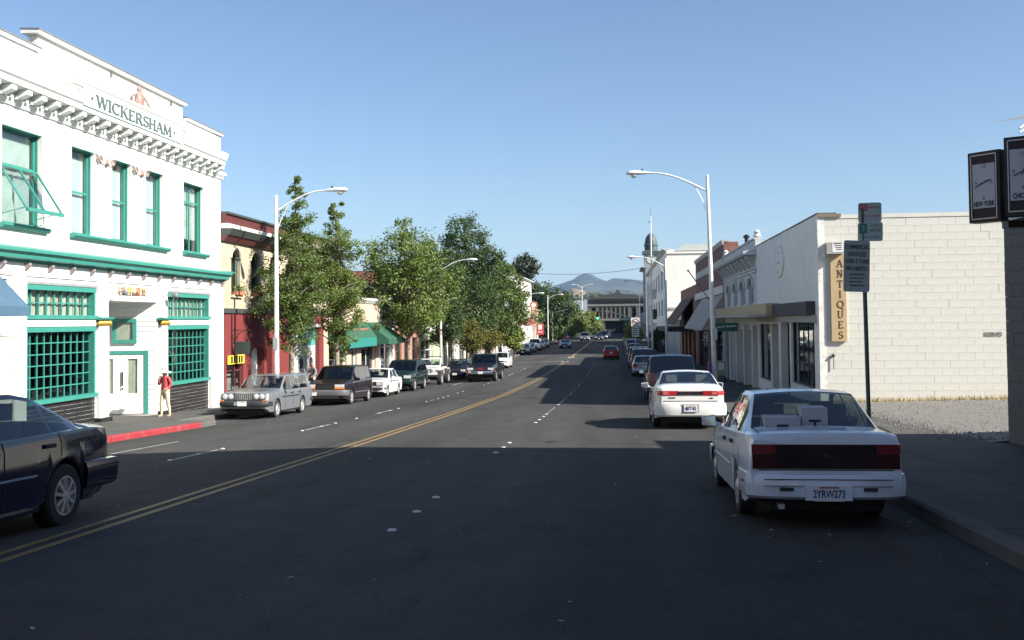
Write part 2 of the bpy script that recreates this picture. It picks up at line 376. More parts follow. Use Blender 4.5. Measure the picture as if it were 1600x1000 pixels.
# gutter pans
GUT = mat('gutter concrete', (.055,.054,.052), .9, spec=.12, var=.2, scale=2, dirt=((.03,.03,.03), 1.5, .8), bump=.3)
q = MB(); q.grid([[(x, y, gz(x, y)+.004) for x in (KR-.38, KR+.02)] for y in YS if -20 <= y < 195]); struct(q.build('gutter_right', GUT, fix=False))
q = MB(); q.grid([[(x, y, gz(x, y)+.004) for x in (KB-.02, KB+.34)] for y in [8, 15, 20, 25, BULB]]); struct(q.build('gutter_left', GUT, fix=False))
# raised corner planter at the crossing on the right
# ---- paint
YEL = mat('yellow road paint', (.26,.165,.045), .65, var=.2, scale=5, dirt=((.08,.07,.05), 2.5, .9))
WPT = mat('white road paint', (.29,.29,.28), .65, var=.15, scale=6, dirt=((.07,.07,.07), 4, .9))
def stripe(name, x0, x1, y0, y1, m, dz=.004):
    q = MB(); q.grid([[(x, y, gz(x, y)+dz) for x in (x0, x1)] for y in sorted(set([y0, y1]+[v for v in YS if y0 < v < y1]))])
    return struct(q.build(name, m, fix=False))
XC = -5.2
stripe('yellow_line', XC-.17, XC-.08, -10, 96, YEL); stripe('yellow_line', XC+.05, XC+.14, -10, 96, YEL)
stripe('yellow_line', XC-.15, XC+.12, 107, 192, YEL)
stripe('white_line', XC-.35, XC+.35, 108, 112, WPT); stripe('white_line', XC-.35, XC+.35, 96.3, 98.5, WPT)
XL2 = -7.95
for (a, b) in ((17.1, 19.2), (24.7, 26.9), (32.1, 34.6), (41.6, 42.6), (60, 62.5), (72, 74.5), (83, 85.5)):
    stripe('lane_dash', XL2-.045, XL2+.045, a, b, WPT)
stripe('parking_line', -10.12, -10.02, 18.9, 22.0, WPT); stripe('parking_line', -10.15, -10.03, 60, 95, WPT)
stripe('stop_line', -12.4, XC-.3, 99.2, 99.6, WPT); stripe('crosswalk_line', -12.2, 2.6, 101.2, 101.5, WPT); stripe('crosswalk_line', -12.2, 2.6, 105.0, 105.3, WPT)
DIMPT = mat('shade-dimmed road paint', (.12,.12,.12), .8, var=.2, scale=3, dirt=((.05,.05,.05), 1.5, .95))  # white paint darkened for dashes lying in shade, plus dirt blotches
for (a, b) in ((30.2, 34.5), (39, 43), (47, 50), (56, 60), (68, 72), (82, 86)): stripe('lane_dash', -2.24, -2.17, a, b, DIMPT)
stripe('crosswalk_line', -12.2, 2.6, 191, 191.5, WPT); stripe('crosswalk_line', -12.2, 2.6, 188, 188.4, WPT)
# raised road markers: low ceramic domes
DOT = MB(); DOT.lathe((0,0,0), [(.055,-.01),(.052,.008),(.04,.016),(.02,.02),(.004,.021)], 12); dme = None
CER = mat('marker ceramic', (.5,.5,.48), .35, var=.1, scale=30)
dots = [(-2.2, y) for y in (9.51,10.7,11.84,17.71,18.84,19.88,26.23,27.47,29.0,30.2,36.2,37.4,38.6,45.2,46.4,54.3,55.4)]
dots += [(XL2, y*1.035) for y in (16.45,18.73,17.6,23.64,25.2,26.5,28.7,31.52,33.0,34.3,39.4,42.0,43.2,44.5,47.2,48.8,56.5,58.6,60.4)]
dots += [(XL2-.02, 66+3.1*i) for i in range(9)] + [(-2.2, 64+4.2*i) for i in range(7)]
for x, y in dots:
    s_ = .0
    if dme is None:
        o = DOT.build('road_marker', CER, None, (x, y, gz(x, y)), smooth=50); dme = o.data
    else: o = link('road_marker', dme, None, (x, y, gz(x, y)))
    o.scale = (.9, .9, .9)
    o['label'] = ('round white raised marker on the dashed line between the left lanes' if x < -5 else
                  'round white raised marker on the line between the right lanes')
    o['category'] = 'road marker'; o['group'] = 'raised markers on the far lane line' if x < -5 else 'raised markers on the near lane line'
# leaves and litter on the near road: small pale scraps
LEAFL = mat('dry leaf litter', (.42,.36,.26), .8, var=.4, scale=30)
q = MB()
rr = random.Random(3)
for i in range(150):
    x = rr.uniform(-11.5, 2.9) if i % 3 else rr.uniform(2.3, 2.95); y = rr.uniform(5.5, 34); z = gz(x, y)+.006; a = rr.uniform(0, 6.3); s_ = rr.uniform(.012, .035)
    c, d = math.cos(a)*s_, math.sin(a)*s_
    q.add([(x-c,y-d,z),(x+d*.5,y-c*.5,z+.004),(x+c,y+d,z+.008),(x-d*.5,y+c*.5,z+.004)], [(0,1,2,3)])
tag(q.build('leaf_litter', LEAFL, fix=False), 'dry leaf scraps strewn over the asphalt', 'litter')['kind'] = 'stuff'
# gravel lot between the grey block building and the white wall
LY0, LY1 = 18.4, 33.7
def lotz(x, y): return g(y)+.17+.02*max(0, x-6.6)
q = MB()
rr = random.Random(5)
q.grid([[(x, y, lotz(x, y)+rr.uniform(0,.02)+(0.004 if x > 6.9 else -.05 if x < 6.4 else -.012)) for x in frange(6.3, 22, .4)] for y in frange(LY0, LY1, .4)])
lot = struct(q.build('gravel_lot', GRAVEL, fix=False))
q = MB()
for i in range(9000):
    x = 6.4+15*rr.random()**1.2; y = rr.uniform(LY0+.2, LY1-.1); z = lotz(x, y)+.012; s_ = rr.uniform(.012,.035); a = rr.uniform(0,6.3)
    if i < 700: x = rr.uniform(5.7, 6.5); s_ *= .7; z = g(y)+.165
    c, d = math.cos(a)*s_, math.sin(a)*s_
    q.add([(x+c,y+d,z-.01),(x-d,y+c,z-.01),(x-c,y-d,z-.01),(x+d,y-c,z-.01),(x+rr.uniform(-.3,.3)*s_,y,z+s_*rr.uniform(.5,1))], [(0,1,4),(1,2,4),(2,3,4),(3,0,4)])
tag(q.build('gravel', GRAVEL, fix=False), 'loose grey gravel covering the empty lot', 'gravel')['kind'] = 'stuff'
# hills
def hill(name, pts, Y, depth, m, base):
    q = MB(); n = len(pts); rr = random.Random(len(pts)); rows = []
    P = [onY(px, py, Y) for px, py in pts]
    for j in range(9):
        t = j/8; row = []
        for i, p in enumerate(P):
            h = (p.z-base)*math.cos(t*math.pi/2)
            wob = (rr.uniform(-1,1))*.03*(p.z-base)*(1 if 0 < j < 8 else 0)
            row.append((p.x*(1-.25*t), Y - depth*t + rr.uniform(-1,1)*depth*.02*(j > 0), base + h + wob))
        rows.append(row)
    q.grid(rows); return struct(q.build(name, m, fix=True, smooth=60))
HM = mat('scrub hill', (.04,.052,.045), .95, var=.45, scale=.006, dirt=((.2,.15,.08), .0016, .2))
HM2 = mat('grass hill', (.22,.155,.08), .95, var=.25, scale=.02, dirt=((.05,.06,.03), .012, .9))
hill('hills', [(560,500),(700,480),(800,466),(850,455),(878,448),(895,440),(905,435),(918,431),(926,431.5),(936,436),(948,440),(958,438),(975,438),(1000,442),(1060,450),(1200,470),(1400,490)], 5200, 2200, HM, -4)
hill('hill_grass', [(840,474),(870,466),(886,458),(893,451),(900,451.5),(908,454),(918,457),(930,460),(950,466),(990,474)], 2600, 500, HM2, -4)
hill('hill_wooded', [(820,480),(870,460),(885,455),(893,460),(905,463),(915,461),(928,457),(938,455),(950,462),(1000,470)], 2300, 300, mat('wooded hill', (.05,.065,.035), .95, var=.5, scale=.02), -4)
# ------------------------------------------------------------------ building helpers
def MBxf(mb, M): mb.v = [tuple(M @ Vector(v)) for v in mb.v]; return mb
def wallX(mb, x0, x1, y0, y1, z0, z1, holes):
    ys_ = sorted(set([y0, y1] + [min(max(v, y0), y1) for h in holes for v in h[:2]]))
    zs_ = sorted(set([z0, z1] + [min(max(v, z0), z1) for h in holes for v in h[2:4]]))
    for za, zb in zip(zs_, zs_[1:]):
        run = None
        for ya, yb in zip(ys_, ys_[1:]):
            cy, cz = (ya+yb)/2, (za+zb)/2
            solid = not any(h[0] < cy < h[1] and h[2] < cz < h[3] for h in holes)
            if solid: run = (run[0], yb) if run else (ya, yb)
            if (not solid or yb == ys_[-1]) and run:
                mb.box(x0, x1, run[0], run[1], za, zb); run = None
    return mb
def arch_fill(mb, x0, x1, ya, yb, zs, zt, n=10):
    cy, r = (ya+yb)/2, (yb-ya)/2; h = zt-zs-.02
    for i in range(n):
        t0, t1 = math.pi*i/n, math.pi*(i+1)/n
        a, b = (cy-r*math.cos(t0), zs+h*math.sin(t0)), (cy-r*math.cos(t1), zs+h*math.sin(t1))
        mb.prism([a, b, (b[0], zt), (a[0], zt)], 'X', x0, x1)
def window(par, Xf, s, ya, yb, za, zb, depth=.2, fm=None, gm=None, mull=(), rails=(), fw=.07, blind=None, name='window', sill=None, arch=False):
    """frame mesh (part) with panes and sill as sub-parts; the glass sits 'depth' behind the wall face"""
    fm = fm or TEAL; gm = gm or GLASS; xg = Xf - s*depth
    q = MB(); xa, xb = xg-.03, xg+.03
    q.box(xa, xb, ya, ya+fw, za, zb); q.box(xa, xb, yb-fw, yb, za, zb)
    q.box(xa, xb, ya+fw, yb-fw, za, za+fw); q.box(xa, xb, ya+fw, yb-fw, zb-fw, zb)
    yy = [ya+fw] + [ya+(yb-ya)*t for t in mull] + [yb-fw]; zz = [za+fw] + [za+(zb-za)*t for t in rails] + [zb-fw]
    for y in yy[1:-1]: q.box(xa+.006, xb-.006, y-fw*.4, y+fw*.4, za+fw, zb-fw)
    for z in zz[1:-1]: q.box(xa+.012, xb-.012, ya+fw, yb-fw, z-fw*.4, z+fw*.4)
    # reveals
    xr0, xr1 = sorted((xg, xg+s*(depth-.02)*.5)); q.box(xr0, xr1, ya+.002, ya+.02, za, zb); q.box(xr0, xr1, yb-.02, yb-.002, za, zb)
    q.box(min(xg, Xf-s*.004), max(xg, Xf-s*.004), ya+.02, yb-.02, zb-.02, zb-.002)
    o = q.build(name, fm, par)
    for y0, y1 in zip(yy, yy[1:]):
        for z0, z1 in zip(zz, zz[1:]):
            p = MB(); p.box(xg-.004, xg+.004, y0, y1, z0, z1); p.build('pane', gm, o)
    if blind:
        p = MB(); xb_ = xg - s*.12
        for (z0, z1) in blind[1]:
            h = z0
            if len(blind) > 2:      # pleated curtain
                n = max(4, int((yb-ya)/.09)); pts = []
                for i in range(n*4+1):
                    y = ya+(yb-ya)*i/(n*4); pts.append((xb_ + .03*math.sin(i*math.pi/2), y))
                p.grid([[(x, y, z0) for x, y in pts], [(x, y, z1) for x, y in pts]])
            else: p.box(xb_-.004, xb_+.004, ya, yb, z0, z1)
        p.build('blind', blind[0], o, fix=False)
    if sill:
        p = MB(); p.prism([(Xf-s*.02, za-sill), (Xf+s*.16, za-sill+.04), (Xf+s*.16, za-.03), (Xf-s*.1, za+.0)], 'Y', ya-.08, yb+.08); p.build('sill', fm, o)
    return o
def mass(par, x0, x1, y0, y1, z0, z1, m, roof=True, inner=DARKIN, s=1):
    q = MB(); q.mi = 0; q.box(x0, x1, y0, y1, z0, z1); q.build('wall', m, par)
    if roof: q = MB(); q.box(x0+.05, x1-.05, y0+.05, y1-.05, z1+.002, z1+.05); q.build('roof', ROOFM, par)
# ------------------------------------------------------------------ the white two-storey corner block
WY0, WY1 = 16.4, ky(34.48)
wk = empty('commercial_building', (XF-4, (WY0+WY1)/2, g(27)-.1))
tag(wk, 'white two-storey building with teal trim and bracketed cornice lettered WICKERSHAM', 'building')
S = 1
H = lambda a, b, c, d: (ky(a), ky(b), kz(c), kz(d))
w1 = H(21.66, 23.30, 4.06, 6.36); w2 = [H(24.64,25.80,4.06,6.36), H(26.73,27.86,4.06,6.36), H(28.77,29.95,4.06,6.36)]; w3 = H(31.41,33.02,4.06,6.36)
w0 = H(17.4, 19.4, 4.06, 6.36)
q = MB(); wallX(q, XF-.34, XF, WY0, WY1, kz(3.5), kz(8.40), [w0, w1]+w2+[w3]); q.build('upper_wall', WHITEP, wk)
# ground floor wall with its openings
gh = {'tL': H(22.56,25.78,1.86,2.60), 'sL': H(22.56,25.78,-.24,1.56), 'bL': H(22.56,25.82,-1.6,-.30),
      'rec': (ky(26.42), ky(29.58), -2.2, kz(2.33)), 'tR': H(30.08,33.34,1.86,2.60), 'sR': H(30.08,33.34,-.24,1.56), 'bR': H(30.06,33.40,-1.9,-.30),
      'aw': H(15.8, 20.9, -.9, 1.40), 'awt': H(15.8, 21.9, 2.0, 2.75)}
q = MB(); wallX(q, XF-.30, XF-.004, WY0, WY1, -2.0, kz(2.84), list(gh.values())); q.build('shopfront_wall', WHITEW, wk)
q = MB(); q.box(XF-16, XF-3.2, WY0, WY1-.01, -2.2, kz(8.0)); q.box(XF-3.19, XF-.345, WY1-.3, WY1-.01, -2.2, kz(8.1)); q.box(XF-3.19, XF-.345, WY0+.01, WY0+.3, -2.2, kz(8.1))
q.build('rear_wall', WHITEP, wk)
q = MB(); q.box(XF-16, XF-.35, WY0+.3, WY1-.31, kz(7.7), kz(7.8)); q.build('roof', ROOFM, wk)
q = MB(); q.box(XF-3.19, XF-.36, WY0+.31, WY1-.31, kz(3.2), kz(3.5)); q.build('upper_floor', DARKIN, wk)
q = MB(); q.box(XF-3.19, XF-.31, WY0+.31, ky(26.3), -1.45, -1.05); q.box(XF-3.19, XF-.31, ky(29.7), WY1-.31, -1.7, -1.1); q.build('shop_floor', DARKIN, wk)
# parapet
q = MB(); q.box(XF-.30, XF-.05, ky(23.15), ky(31.42), kz(8.405), kz(8.86)); q.build('parapet', WHITEP, wk)
COP = mat('coping metal', (.16,.165,.165), .6, .1, var=.15)
for a, b, z in ((WY0-.05, ky(23.1), 8.47), (ky(22.98), ky(31.5), 8.93), (ky(31.55), WY1+.06, 8.47)):
    q = MB(); q.prism([(XF-.42,kz(z)-.06),(XF+.08,kz(z)-.06),(XF+.10,kz(z)-.02),(XF+.10,kz(z)+.02),(XF-.42,kz(z)+.05)], 'Y', a, b); c = q.build('coping', WHITEW, wk)
    q = MB(); q.prism([(XF-.44,kz(z)+.053),(XF+.12,kz(z)+.023),(XF+.12,kz(z)+.065),(XF-.44,kz(z)+.09)], 'Y', a-.01, b+.01); q.build('flashing', COP, c)
for y in (24.6+2.1, 30.5):
    q = MB(); q.box(XF-.04, XF+.03, ky(y)-.02, ky(y)+.02, kz(8.66), kz(8.82)); q.build('tie_plate', COP, wk)
# main cornice
cz = lambda z: kz(z)
def pz(z, d): return 1.63+(kz(z)-1.63)*(XF+d)/XF      # heights and lengths measured on the wall plane, moved out by d
def py(y, d): return ky(y)*(XF+d)/XF
Z2 = pz(7.42, .5)      # underside of the corona
prof = [(XF-.02,Z2-.12),(XF+.14,Z2-.12),(XF+.16,Z2-.02),(XF+.50,Z2),(XF+.50,Z2+.14),(XF+.56,Z2+.19),(XF+.60,Z2+.29),(XF+.64,Z2+.38),(XF+.64,Z2+.44),(XF-.02,Z2+.55)]
CYE = py(35.15, .6)
for a, b in ((WY0-.3, py(25.2,.5)), (py(31.35,.5), CYE)):
    q = MB(); q.prism(prof, 'Y', a, b); q.build('cornice', WHITEW, wk)
q = MB(); q.prism(prof[:5]+[(XF-.02,Z2+.14)], 'Y', py(25.2,.5), py(31.35,.5)); q.build('cornice', WHITEW, wk)
# lettered panel and its cap
PANEL = mat('sign panel paint', (.40,.54,.52), .6, var=.05, scale=2)
q = MB(); q.box(XF-.02, XF+.54, py(25.22,.54), py(31.33,.54), Z2+.142, pz(8.05,.54)); q.build('sign_panel', PANEL, wk)
q = MB(); PC = pz(8.05,.54)+.003; q.prism([(XF-.01,PC),(XF+.55,PC),(XF+.57,PC+.06),(XF+.62,PC+.12),(XF+.62,PC+.18),(XF-.01,PC+.25)], 'Y', py(24.75,.6), py(31.85,.6)); q.build('panel_cap', WHITEW, wk)
q = MB(); q.box(XF-.01, XF+.50, py(24.78,.54), py(25.20,.54), Z2+.56, PC-.004); q.box(XF-.01, XF+.50, py(31.35,.54), py(31.82,.54), Z2+.56, PC-.004); q.build('panel_end', WHITEW, wk)
# letters run away from the camera (+Y) and face the street (+X)
word = 'WICKERSHAM'; tot = sum(GLY[c][1] for c in word); lh = .33; y = py(25.88,.55); sp = (py(30.5,.55)-y)/(tot*lh); zb = pz(7.66,.55)
for ch in word:
    q = MB(); M = frame((XF+.545, y, zb), (0,1,0), (0,0,1)) @ Matrix.Diagonal((lh*sp, lh, 1, 1))
    glyph(q, ch, M, .02); q.build('letter', mat('grey green letter', (.10,.11,.11), .6), wk); y += GLY[ch][1]*lh*sp
for yy in (py(25.66,.55), py(30.72,.55)):
    q = MB(); q.box(XF+.545, XF+.56, yy-.035, yy+.035, pz(7.80,.55), pz(7.87,.55)); q.build('letter_dot', LETTER, wk)
# crest above the panel
CREST = mat('crest paint', (.26,.15,.13), .55, var=.3, scale=12, dirt=((.15,.3,.22), 9, .8))
cy_ = py(28.35,.3); CZ0 = PC+.16; q = MB(); q.lathe((XF+.3, cy_, CZ0), [(.05,0),(.16,.06),(.2,.25),(.17,.48),(.09,.58),(.11,.63),(.06,.72),(.01,.78)], 12, sq=(.7,1)); q.build('crest_shield', CREST, wk, smooth=40)
for sg in (-1, 1):
    pts = [];
    for i in range(26):
        t = i/25; pts.append((XF+.3, cy_+sg*(.16+t*1.75), CZ0+.03+.46*(1-t)**2.2+.05*math.sin(t*9)))
    q = MB(); q.tube(pts, [.05-.02*i/25 for i in range(26)], 6); q.build('crest_scroll', mat('weathered scroll', (.33,.31,.29), .7), wk, smooth=50)
    pts = [(XF+.32, cy_+sg*(.34+.15*math.cos(a)*(1-a/9)), CZ0+.24+.15*math.sin(a)*(1-a/9)) for a in [i*.35-1.2 for i in range(18)]]
    q = MB(); q.tube(pts, .022, 5); q.build('crest_scroll', CREST, wk, smooth=50)
# modillions
mm = MB(); mm.prism([(0,.02),(.30,.12),(.30,.24),(0,.24)], 'Y', -.11, .11); me_ = None; y = WY0+.1
while y < CYE-.1:
    at = (XF+.165, y, Z2-.262)
    if me_ is None: o = mm.build('modillion', WHITEW, wk, at); me_ = o.data
    else: link('modillion', me_, wk, at)
    y += .655
q = MB(); q.prism([(XF-.003,Z2-.40),(XF+.05,Z2-.40),(XF+.13,Z2-.28),(XF+.13,Z2-.124),(XF-.003,Z2-.124)], 'Y', WY0-.05, WY1+.12); q.build('bed_mould', WHITEW, wk)
dm = MB(); dm.box(0, .07, -.045, .045, 0, .1); me_ = None; y = WY0
while y < WY1+.1:
    at = (XF+.132, y, Z2-.26)
    if me_ is None: o = dm.build('dentil', WHITEW, wk, at); me_ = o.data
    else: link('dentil', me_, wk, at)
    y += .218
q = MB(); q.prism([(XF-.003,cz(6.84)),(XF+.06,cz(6.86)),(XF+.06,cz(6.9)),(XF-.003,cz(6.93))], 'Y', WY0, WY1-.25); q.build('string_moulding', WHITEW, wk)
# upper windows
BLIND = mat('white blind', (.50,.54,.53), .8, var=.06, scale=4, stretch=(1,1,14))
TBL = mat('curtain pale', (.46,.51,.48), .9, var=.15, scale=2)
for i, h in enumerate(w2):
    window(wk, XF, 1, *h, depth=.24, rails=(.5,), blind=(BLIND, [(h[2]+.1, h[3]-.2)]))
window(wk, XF, 1, *w3, depth=.24, mull=(.55,), rails=(.74,), blind=(TBL, [(h[2]+.5, h[3]-.1)], 1))
window(wk, XF, 1, *w0, depth=.24, rails=(.62,), blind=(TBL, [(h[2]+.1, h[3]-.1)], 1))
o = window(wk, XF, 1, *w1, depth=.24, rails=(.62,), blind=(TBL, [(h[2]+.1, h[3]-.1)], 1))
# the sash that is tilted out
za_, zb_ = kz(4.15), kz(5.42); q = MB(); t = .045; ang = R(33); ya_, yb_ = w1[0]+.06, w1[1]-.1; Lh = zb_-za_
pt = lambda y, d: (XF-.1+math.sin(ang)*d, y, zb_-math.cos(ang)*d)
for a, b in (((ya_,0),(ya_,Lh)),((yb_,0),(yb_,Lh)),((ya_,0),(yb_,0)),((ya_,Lh),(yb_,Lh)),((ya_+.5*(yb_-ya_),0),(ya_+.5*(yb_-ya_),Lh))): q.bar(pt(*a), pt(*b), t if a[1] != Lh or b[1] != Lh else .09)
sash = q.build('open_sash', TEAL, wk); q = MB(); q.add([pt(ya_,0),pt(yb_,0),pt(yb_,Lh),pt(ya_,Lh)], [(0,1,2,3)]); q.build('pane', GLASS, sash, fix=False)
for yy in (ya_+.02, yb_-.02):
    q = MB(); q.bar(pt(yy, Lh*.95), (XF-.1, yy, za_+.12), .02); q.build('stay', TEAL, wk)
for (a, b) in ((w1[0]-.14, w1[1]+.17), (w2[0][0]-.12, w2[2][1]+.22), (w3[0]-.12, w3[1]+.18), (w0[0]-.12, w0[1]+.15)):
    q = MB(); q.prism([(XF-.2,kz(3.93)),(XF+.10,kz(3.93)),(XF+.18,kz(3.99)),(XF+.18,kz(4.05)),(XF-.2,kz(4.058))], 'Y', a, b); q.build('sill', TEAL, wk)
# quoined brick jambs beside the columns and ionic capitals between the three windows
for a, b in ((25.80, 26.73), (27.86, 28.77)):
    c = (ky(a)+ky(b))/2; q = MB(); q.box(XF-.003, XF+.06, c-.36, c+.36, kz(4.06), kz(6.1)); sh = q.build('half_column', WHITEP, wk)
    q = MB(); q.prism([(c-.38,kz(6.1)),(c+.38,kz(6.1)),(c+.5,kz(6.34)),(c-.5,kz(6.34))], 'X', XF-.003, XF+.1); cp = q.build('capital', WHITEP, wk)
    for sg in (-1, 1):
        pts = [(XF+.11, c+sg*(.36+.12*math.cos(a_)*(1-a_/14)), kz(6.2)+.12*math.sin(a_)*(1-a_/14)) for a_ in [i*.4 for i in range(24)]]
        q = MB(); q.tube(pts, .028, 5); q.build('volute', CREST, cp, smooth=50)
    q = MB(); q.lathe((XF+.1, c, kz(6.12)), [(.02,-.1),(.09,0),(.07,.12),(.02,.18)], 8); q.build('rosette', CREST, cp, smooth=40)
# teal band cornice between storeys
prof = [(XF-.003,cz(3.16)),(XF+.10,cz(3.16)),(XF+.12,cz(3.22)),(XF+.30,cz(3.24)),(XF+.32,cz(3.33)),(XF+.42,cz(3.39)),(XF+.42,cz(3.46)),(XF-.003,cz(3.56))]
q = MB(); q.prism(prof, 'Y', WY0-.2, WY1+.12); q.build('band_cornice', TEAL, wk)
q = MB(); q.lathe((XF-.02, WY1+.15, cz(3.2)), [(.2,0),(.24,.1),(.36,.16),(.42,.26),(.42,.36)], 16); q.build('band_end_boss', TEAL, wk, smooth=35)
q = MB(); q.box(XF-.2, XF+.04, WY0, WY1+.02, cz(2.845), cz(3.157)); q.build('frieze', WHITEW, wk)
bm_ = MB(); bm_.prism([(0,0),(.05,.02),(.14,.14),(.14,.2),(0,.2)], 'Y', -.05, .05); me_ = None; y = WY0+.4
DKB = mat('bracket paint', (.25,.22,.22), .6)
while y < WY1:
    at = (XF+.042, y, cz(3.157)-.205)
    if me_ is None: o = bm_.build('bracket', DKB, wk, at); me_ = o.data
    else: link('bracket', me_, wk, at)
    y += 1.06
# piers with teal caps and gilt capitals
for a, b, gilt in ((22.02,22.5,0),(25.86,26.38,1),(29.62,30.02,1),(33.42,34.46,0)):
    q = MB(); zt = cz(2.83)
    q.box(XF-.002, XF+.12, ky(a), ky(b), -2.0, cz(1.62) if gilt else zt)
    if gilt: q.box(XF-.002, XF+.11, ky(a)+.02, ky(b)-.02, cz(1.86), zt)
    pr_ = q.build('pier', WHITEW if gilt else WHITEP, wk)
    if gilt:
        q = MB(); q.prism([(XF-.001,cz(1.78)),(XF+.2,cz(1.78)),(XF+.24,cz(1.82)),(XF+.24,cz(1.858)),(XF-.001,cz(1.858))], 'Y', ky(a)-.1, ky(b)+.1); q.build('pier_cap', TEAL, pr_)
        q = MB(); rr = random.Random(int(a))
        for i in range(9):
            q.lathe((XF+.14, ky(a)-.04+(ky(b)-ky(a)+.08)*i/8, cz(1.63)+.02*(i % 2)), [(.02,-.02),(.06,.04),(.05,.1),(.02,.14)], 7)
        q.build('gilt_capital', GOLD, pr_, smooth=50)
        q = MB(); q.box(XF-.001, XF+.2, ky(a)-.06, ky(b)+.06, g(ky(a))+SWL-.1, g(ky(a))+SWL+.12); q.build('plinth', BLACKT, pr_)
# shop windows with muntins, transoms
def muntin_window(key, cols, rows_, frame_w, bar_, gm, back=None, name='shop_window'):
    ya, yb, za, zb = gh[key]; xg = XF-.12
    q = MB()
    q.box(xg-.05, XF+.05, ya, ya+frame_w, za, zb); q.box(xg-.05, XF+.05, yb-frame_w, yb, za, zb)
    q.box(xg-.05, XF+.052, ya-.04, yb+.04, zb-frame_w, zb+.05); q.box(xg-.05, XF+.10, ya-.04, yb+.04, za-.06, za+frame_w*.6)
    o = q.build(name, TEAL, wk)
    y0, y1, z0, z1 = ya+frame_w, yb-frame_w, za+frame_w*.6, zb-frame_w
    vb = MB(); vb.box(-.03, .03, -bar_/2, bar_/2, z0, z1); vm = None
    for i in range(1, cols):
        at = (xg, y0+(y1-y0)*i/cols, 0)
        if vm is None: c = vb.build('muntin', TEAL, o, at); vm = c.data
        else: link('muntin', vm, o, at)
    hb = MB(); hb.box(-.024, .024, y0, y1, -bar_/2, bar_/2); hm = None
    for j in range(1, rows_):
        at = (xg, 0, z0+(z1-z0)*j/rows_)
        if hm is None: c = hb.build('muntin', TEAL, o, at); hm = c.data
        else: link('muntin', hm, o, at)
    dw, dh = (y1-y0)/cols, (z1-z0)/rows_; pb = MB(); pb.box(-.004, .004, -dw/2+bar_/2, dw/2-bar_/2, -dh/2+bar_/2, dh/2-bar_/2); pm = None
    for i in range(cols):
        for j in range(rows_):
            at = (xg + random.uniform(-.006,.006), y0+dw*(i+.5), z0+dh*(j+.5))
            if pm is None: c = pb.build('pane', gm, o, at); pm = c.data
            else: c = link('pane', pm, o, at)
            c.rotation_euler = (0, random.gauss(0,.006), random.gauss(0,.006))
    if back:
        q = MB(); n = 60; pts = [(XF-.20+.02*math.sin(i*1.3), ya+(yb-ya)*i/n) for i in range(n+1)]
        q.grid([[(x, y, za) for x, y in pts], [(x, y, zb) for x, y in pts]]); q.build('curtain', back, o, fix=False)
    return o
muntin_window('sL', 10, 6, .085, .03, GLASSD); muntin_window('sR', 10, 6, .085, .03, GLASSD)
muntin_window('tL', 9, 2, .08, .03, GLASS, CURT, 'transom_window'); muntin_window('tR', 10, 2, .08, .03, GLASS, CURT, 'transom_window')
for a, b in ((22.5, 25.86), (30.02, 33.42)):
    q = MB(); q.box(XF-.003, XF+.06, ky(a), ky(b), cz(2.66), cz(2.73)); q.build('head_moulding', mat('head moulding grey', (.22,.24,.24), .7), wk)  # strip over the transoms in a plain mid grey
    q = MB(); q.box(XF-.003, XF+.05, ky(a), ky(b), cz(1.62), cz(1.80)); q.build('transom_bar', WHITEW, wk)
# glazed tile bulkheads, tile by tile
def bulkhead(a, b, zt, cols, rows_):
    y0, y1 = ky(a), ky(b); q = MB(); zb_ = min(g(y0), g(y1))+SWL-.05
    q.box(XF-.2, XF-.02, y0, y1, zb_-.3, zt); bk = q.build('bulkhead', GROUT, wk)
    tw = (y1-y0)/cols; th = .118; tb = MB(); tb.box(-.012, .012, -tw/2+.009, tw/2-.009, -th/2+.008, th/2-.008); tm = None
    j = 0
    while True:
        z = zt-.01-th*(j+.5); j += 1
        if z < g(y1)+SWL-.05: break
        for i in range(cols):
            y = y0+tw*(i+.5)
            if z < g(y)+SWL-.05: continue
            at = (XF-.012+random.uniform(-.003,.003), y, z)
            if tm is None: c = tb.build('tile', BLACKT, bk, at); tm = c.data
            else: link('tile', tm, bk, at)
bulkhead(22.54, 25.84, kz(-.30), 17, 6); bulkhead(30.04, 33.40, kz(-.30), 17, 8)
# recessed entrance: the back wall runs obliquely
P0 = Vector((XF-1.95, ky(29.10), 0)); P1 = Vector((XF-.05, ky(29.50), 0)); dW = P1-P0; LW = dW.length; ez = g(31.5)+SWL+.03
RM = frame((P0.x, P0.y, ez), dW, (0,0,1))     # x along the wall (away), y up, z out of the wall
topz = kz(2.33)-ez
q = MB(); q.box(-.05, LW+.05, -.3, topz+.1, -.25, -.06); MBxf(q, RM).build('entrance_wall', WHITEW, wk)
z = .0
pk = 0
while z < topz-.02:
    q = MB(); q.prism([(-.058,z+.003),(-.028,z+.003),(-.045,z+.158),(-.058,z+.158)], 'X', 0, LW)   # poly given as (y,z)->(depth,height)
    q.v = [(v[0], v[2], v[1]) for v in q.v]; MBxf(q, RM).build('plank', WHITEW, wk); z += .161
q = MB(); q.box(P0.x-.2, XF-.31, ky(26.30), ky(26.42), -2, kz(2.33)); q.box(P0.x-.2, P0.x-.06, ky(26.43), ky(29.15), -2, kz(2.33)); q.build('entrance_side', WHITEW, wk)
q = MB(); q.box(XF-2.2, XF-.3, ky(26.3), ky(29.7), kz(2.335), kz(2.6)); q.build('soffit', WHITEW, wk)
q = MB(); q.box(XF-2.2, XF-.02, ky(26.2), ky(29.8), -1.6, ez-.012); q.build('entrance_floor', mat('entrance slab', (.3,.28,.27), .8, var=.12, scale=4), wk)
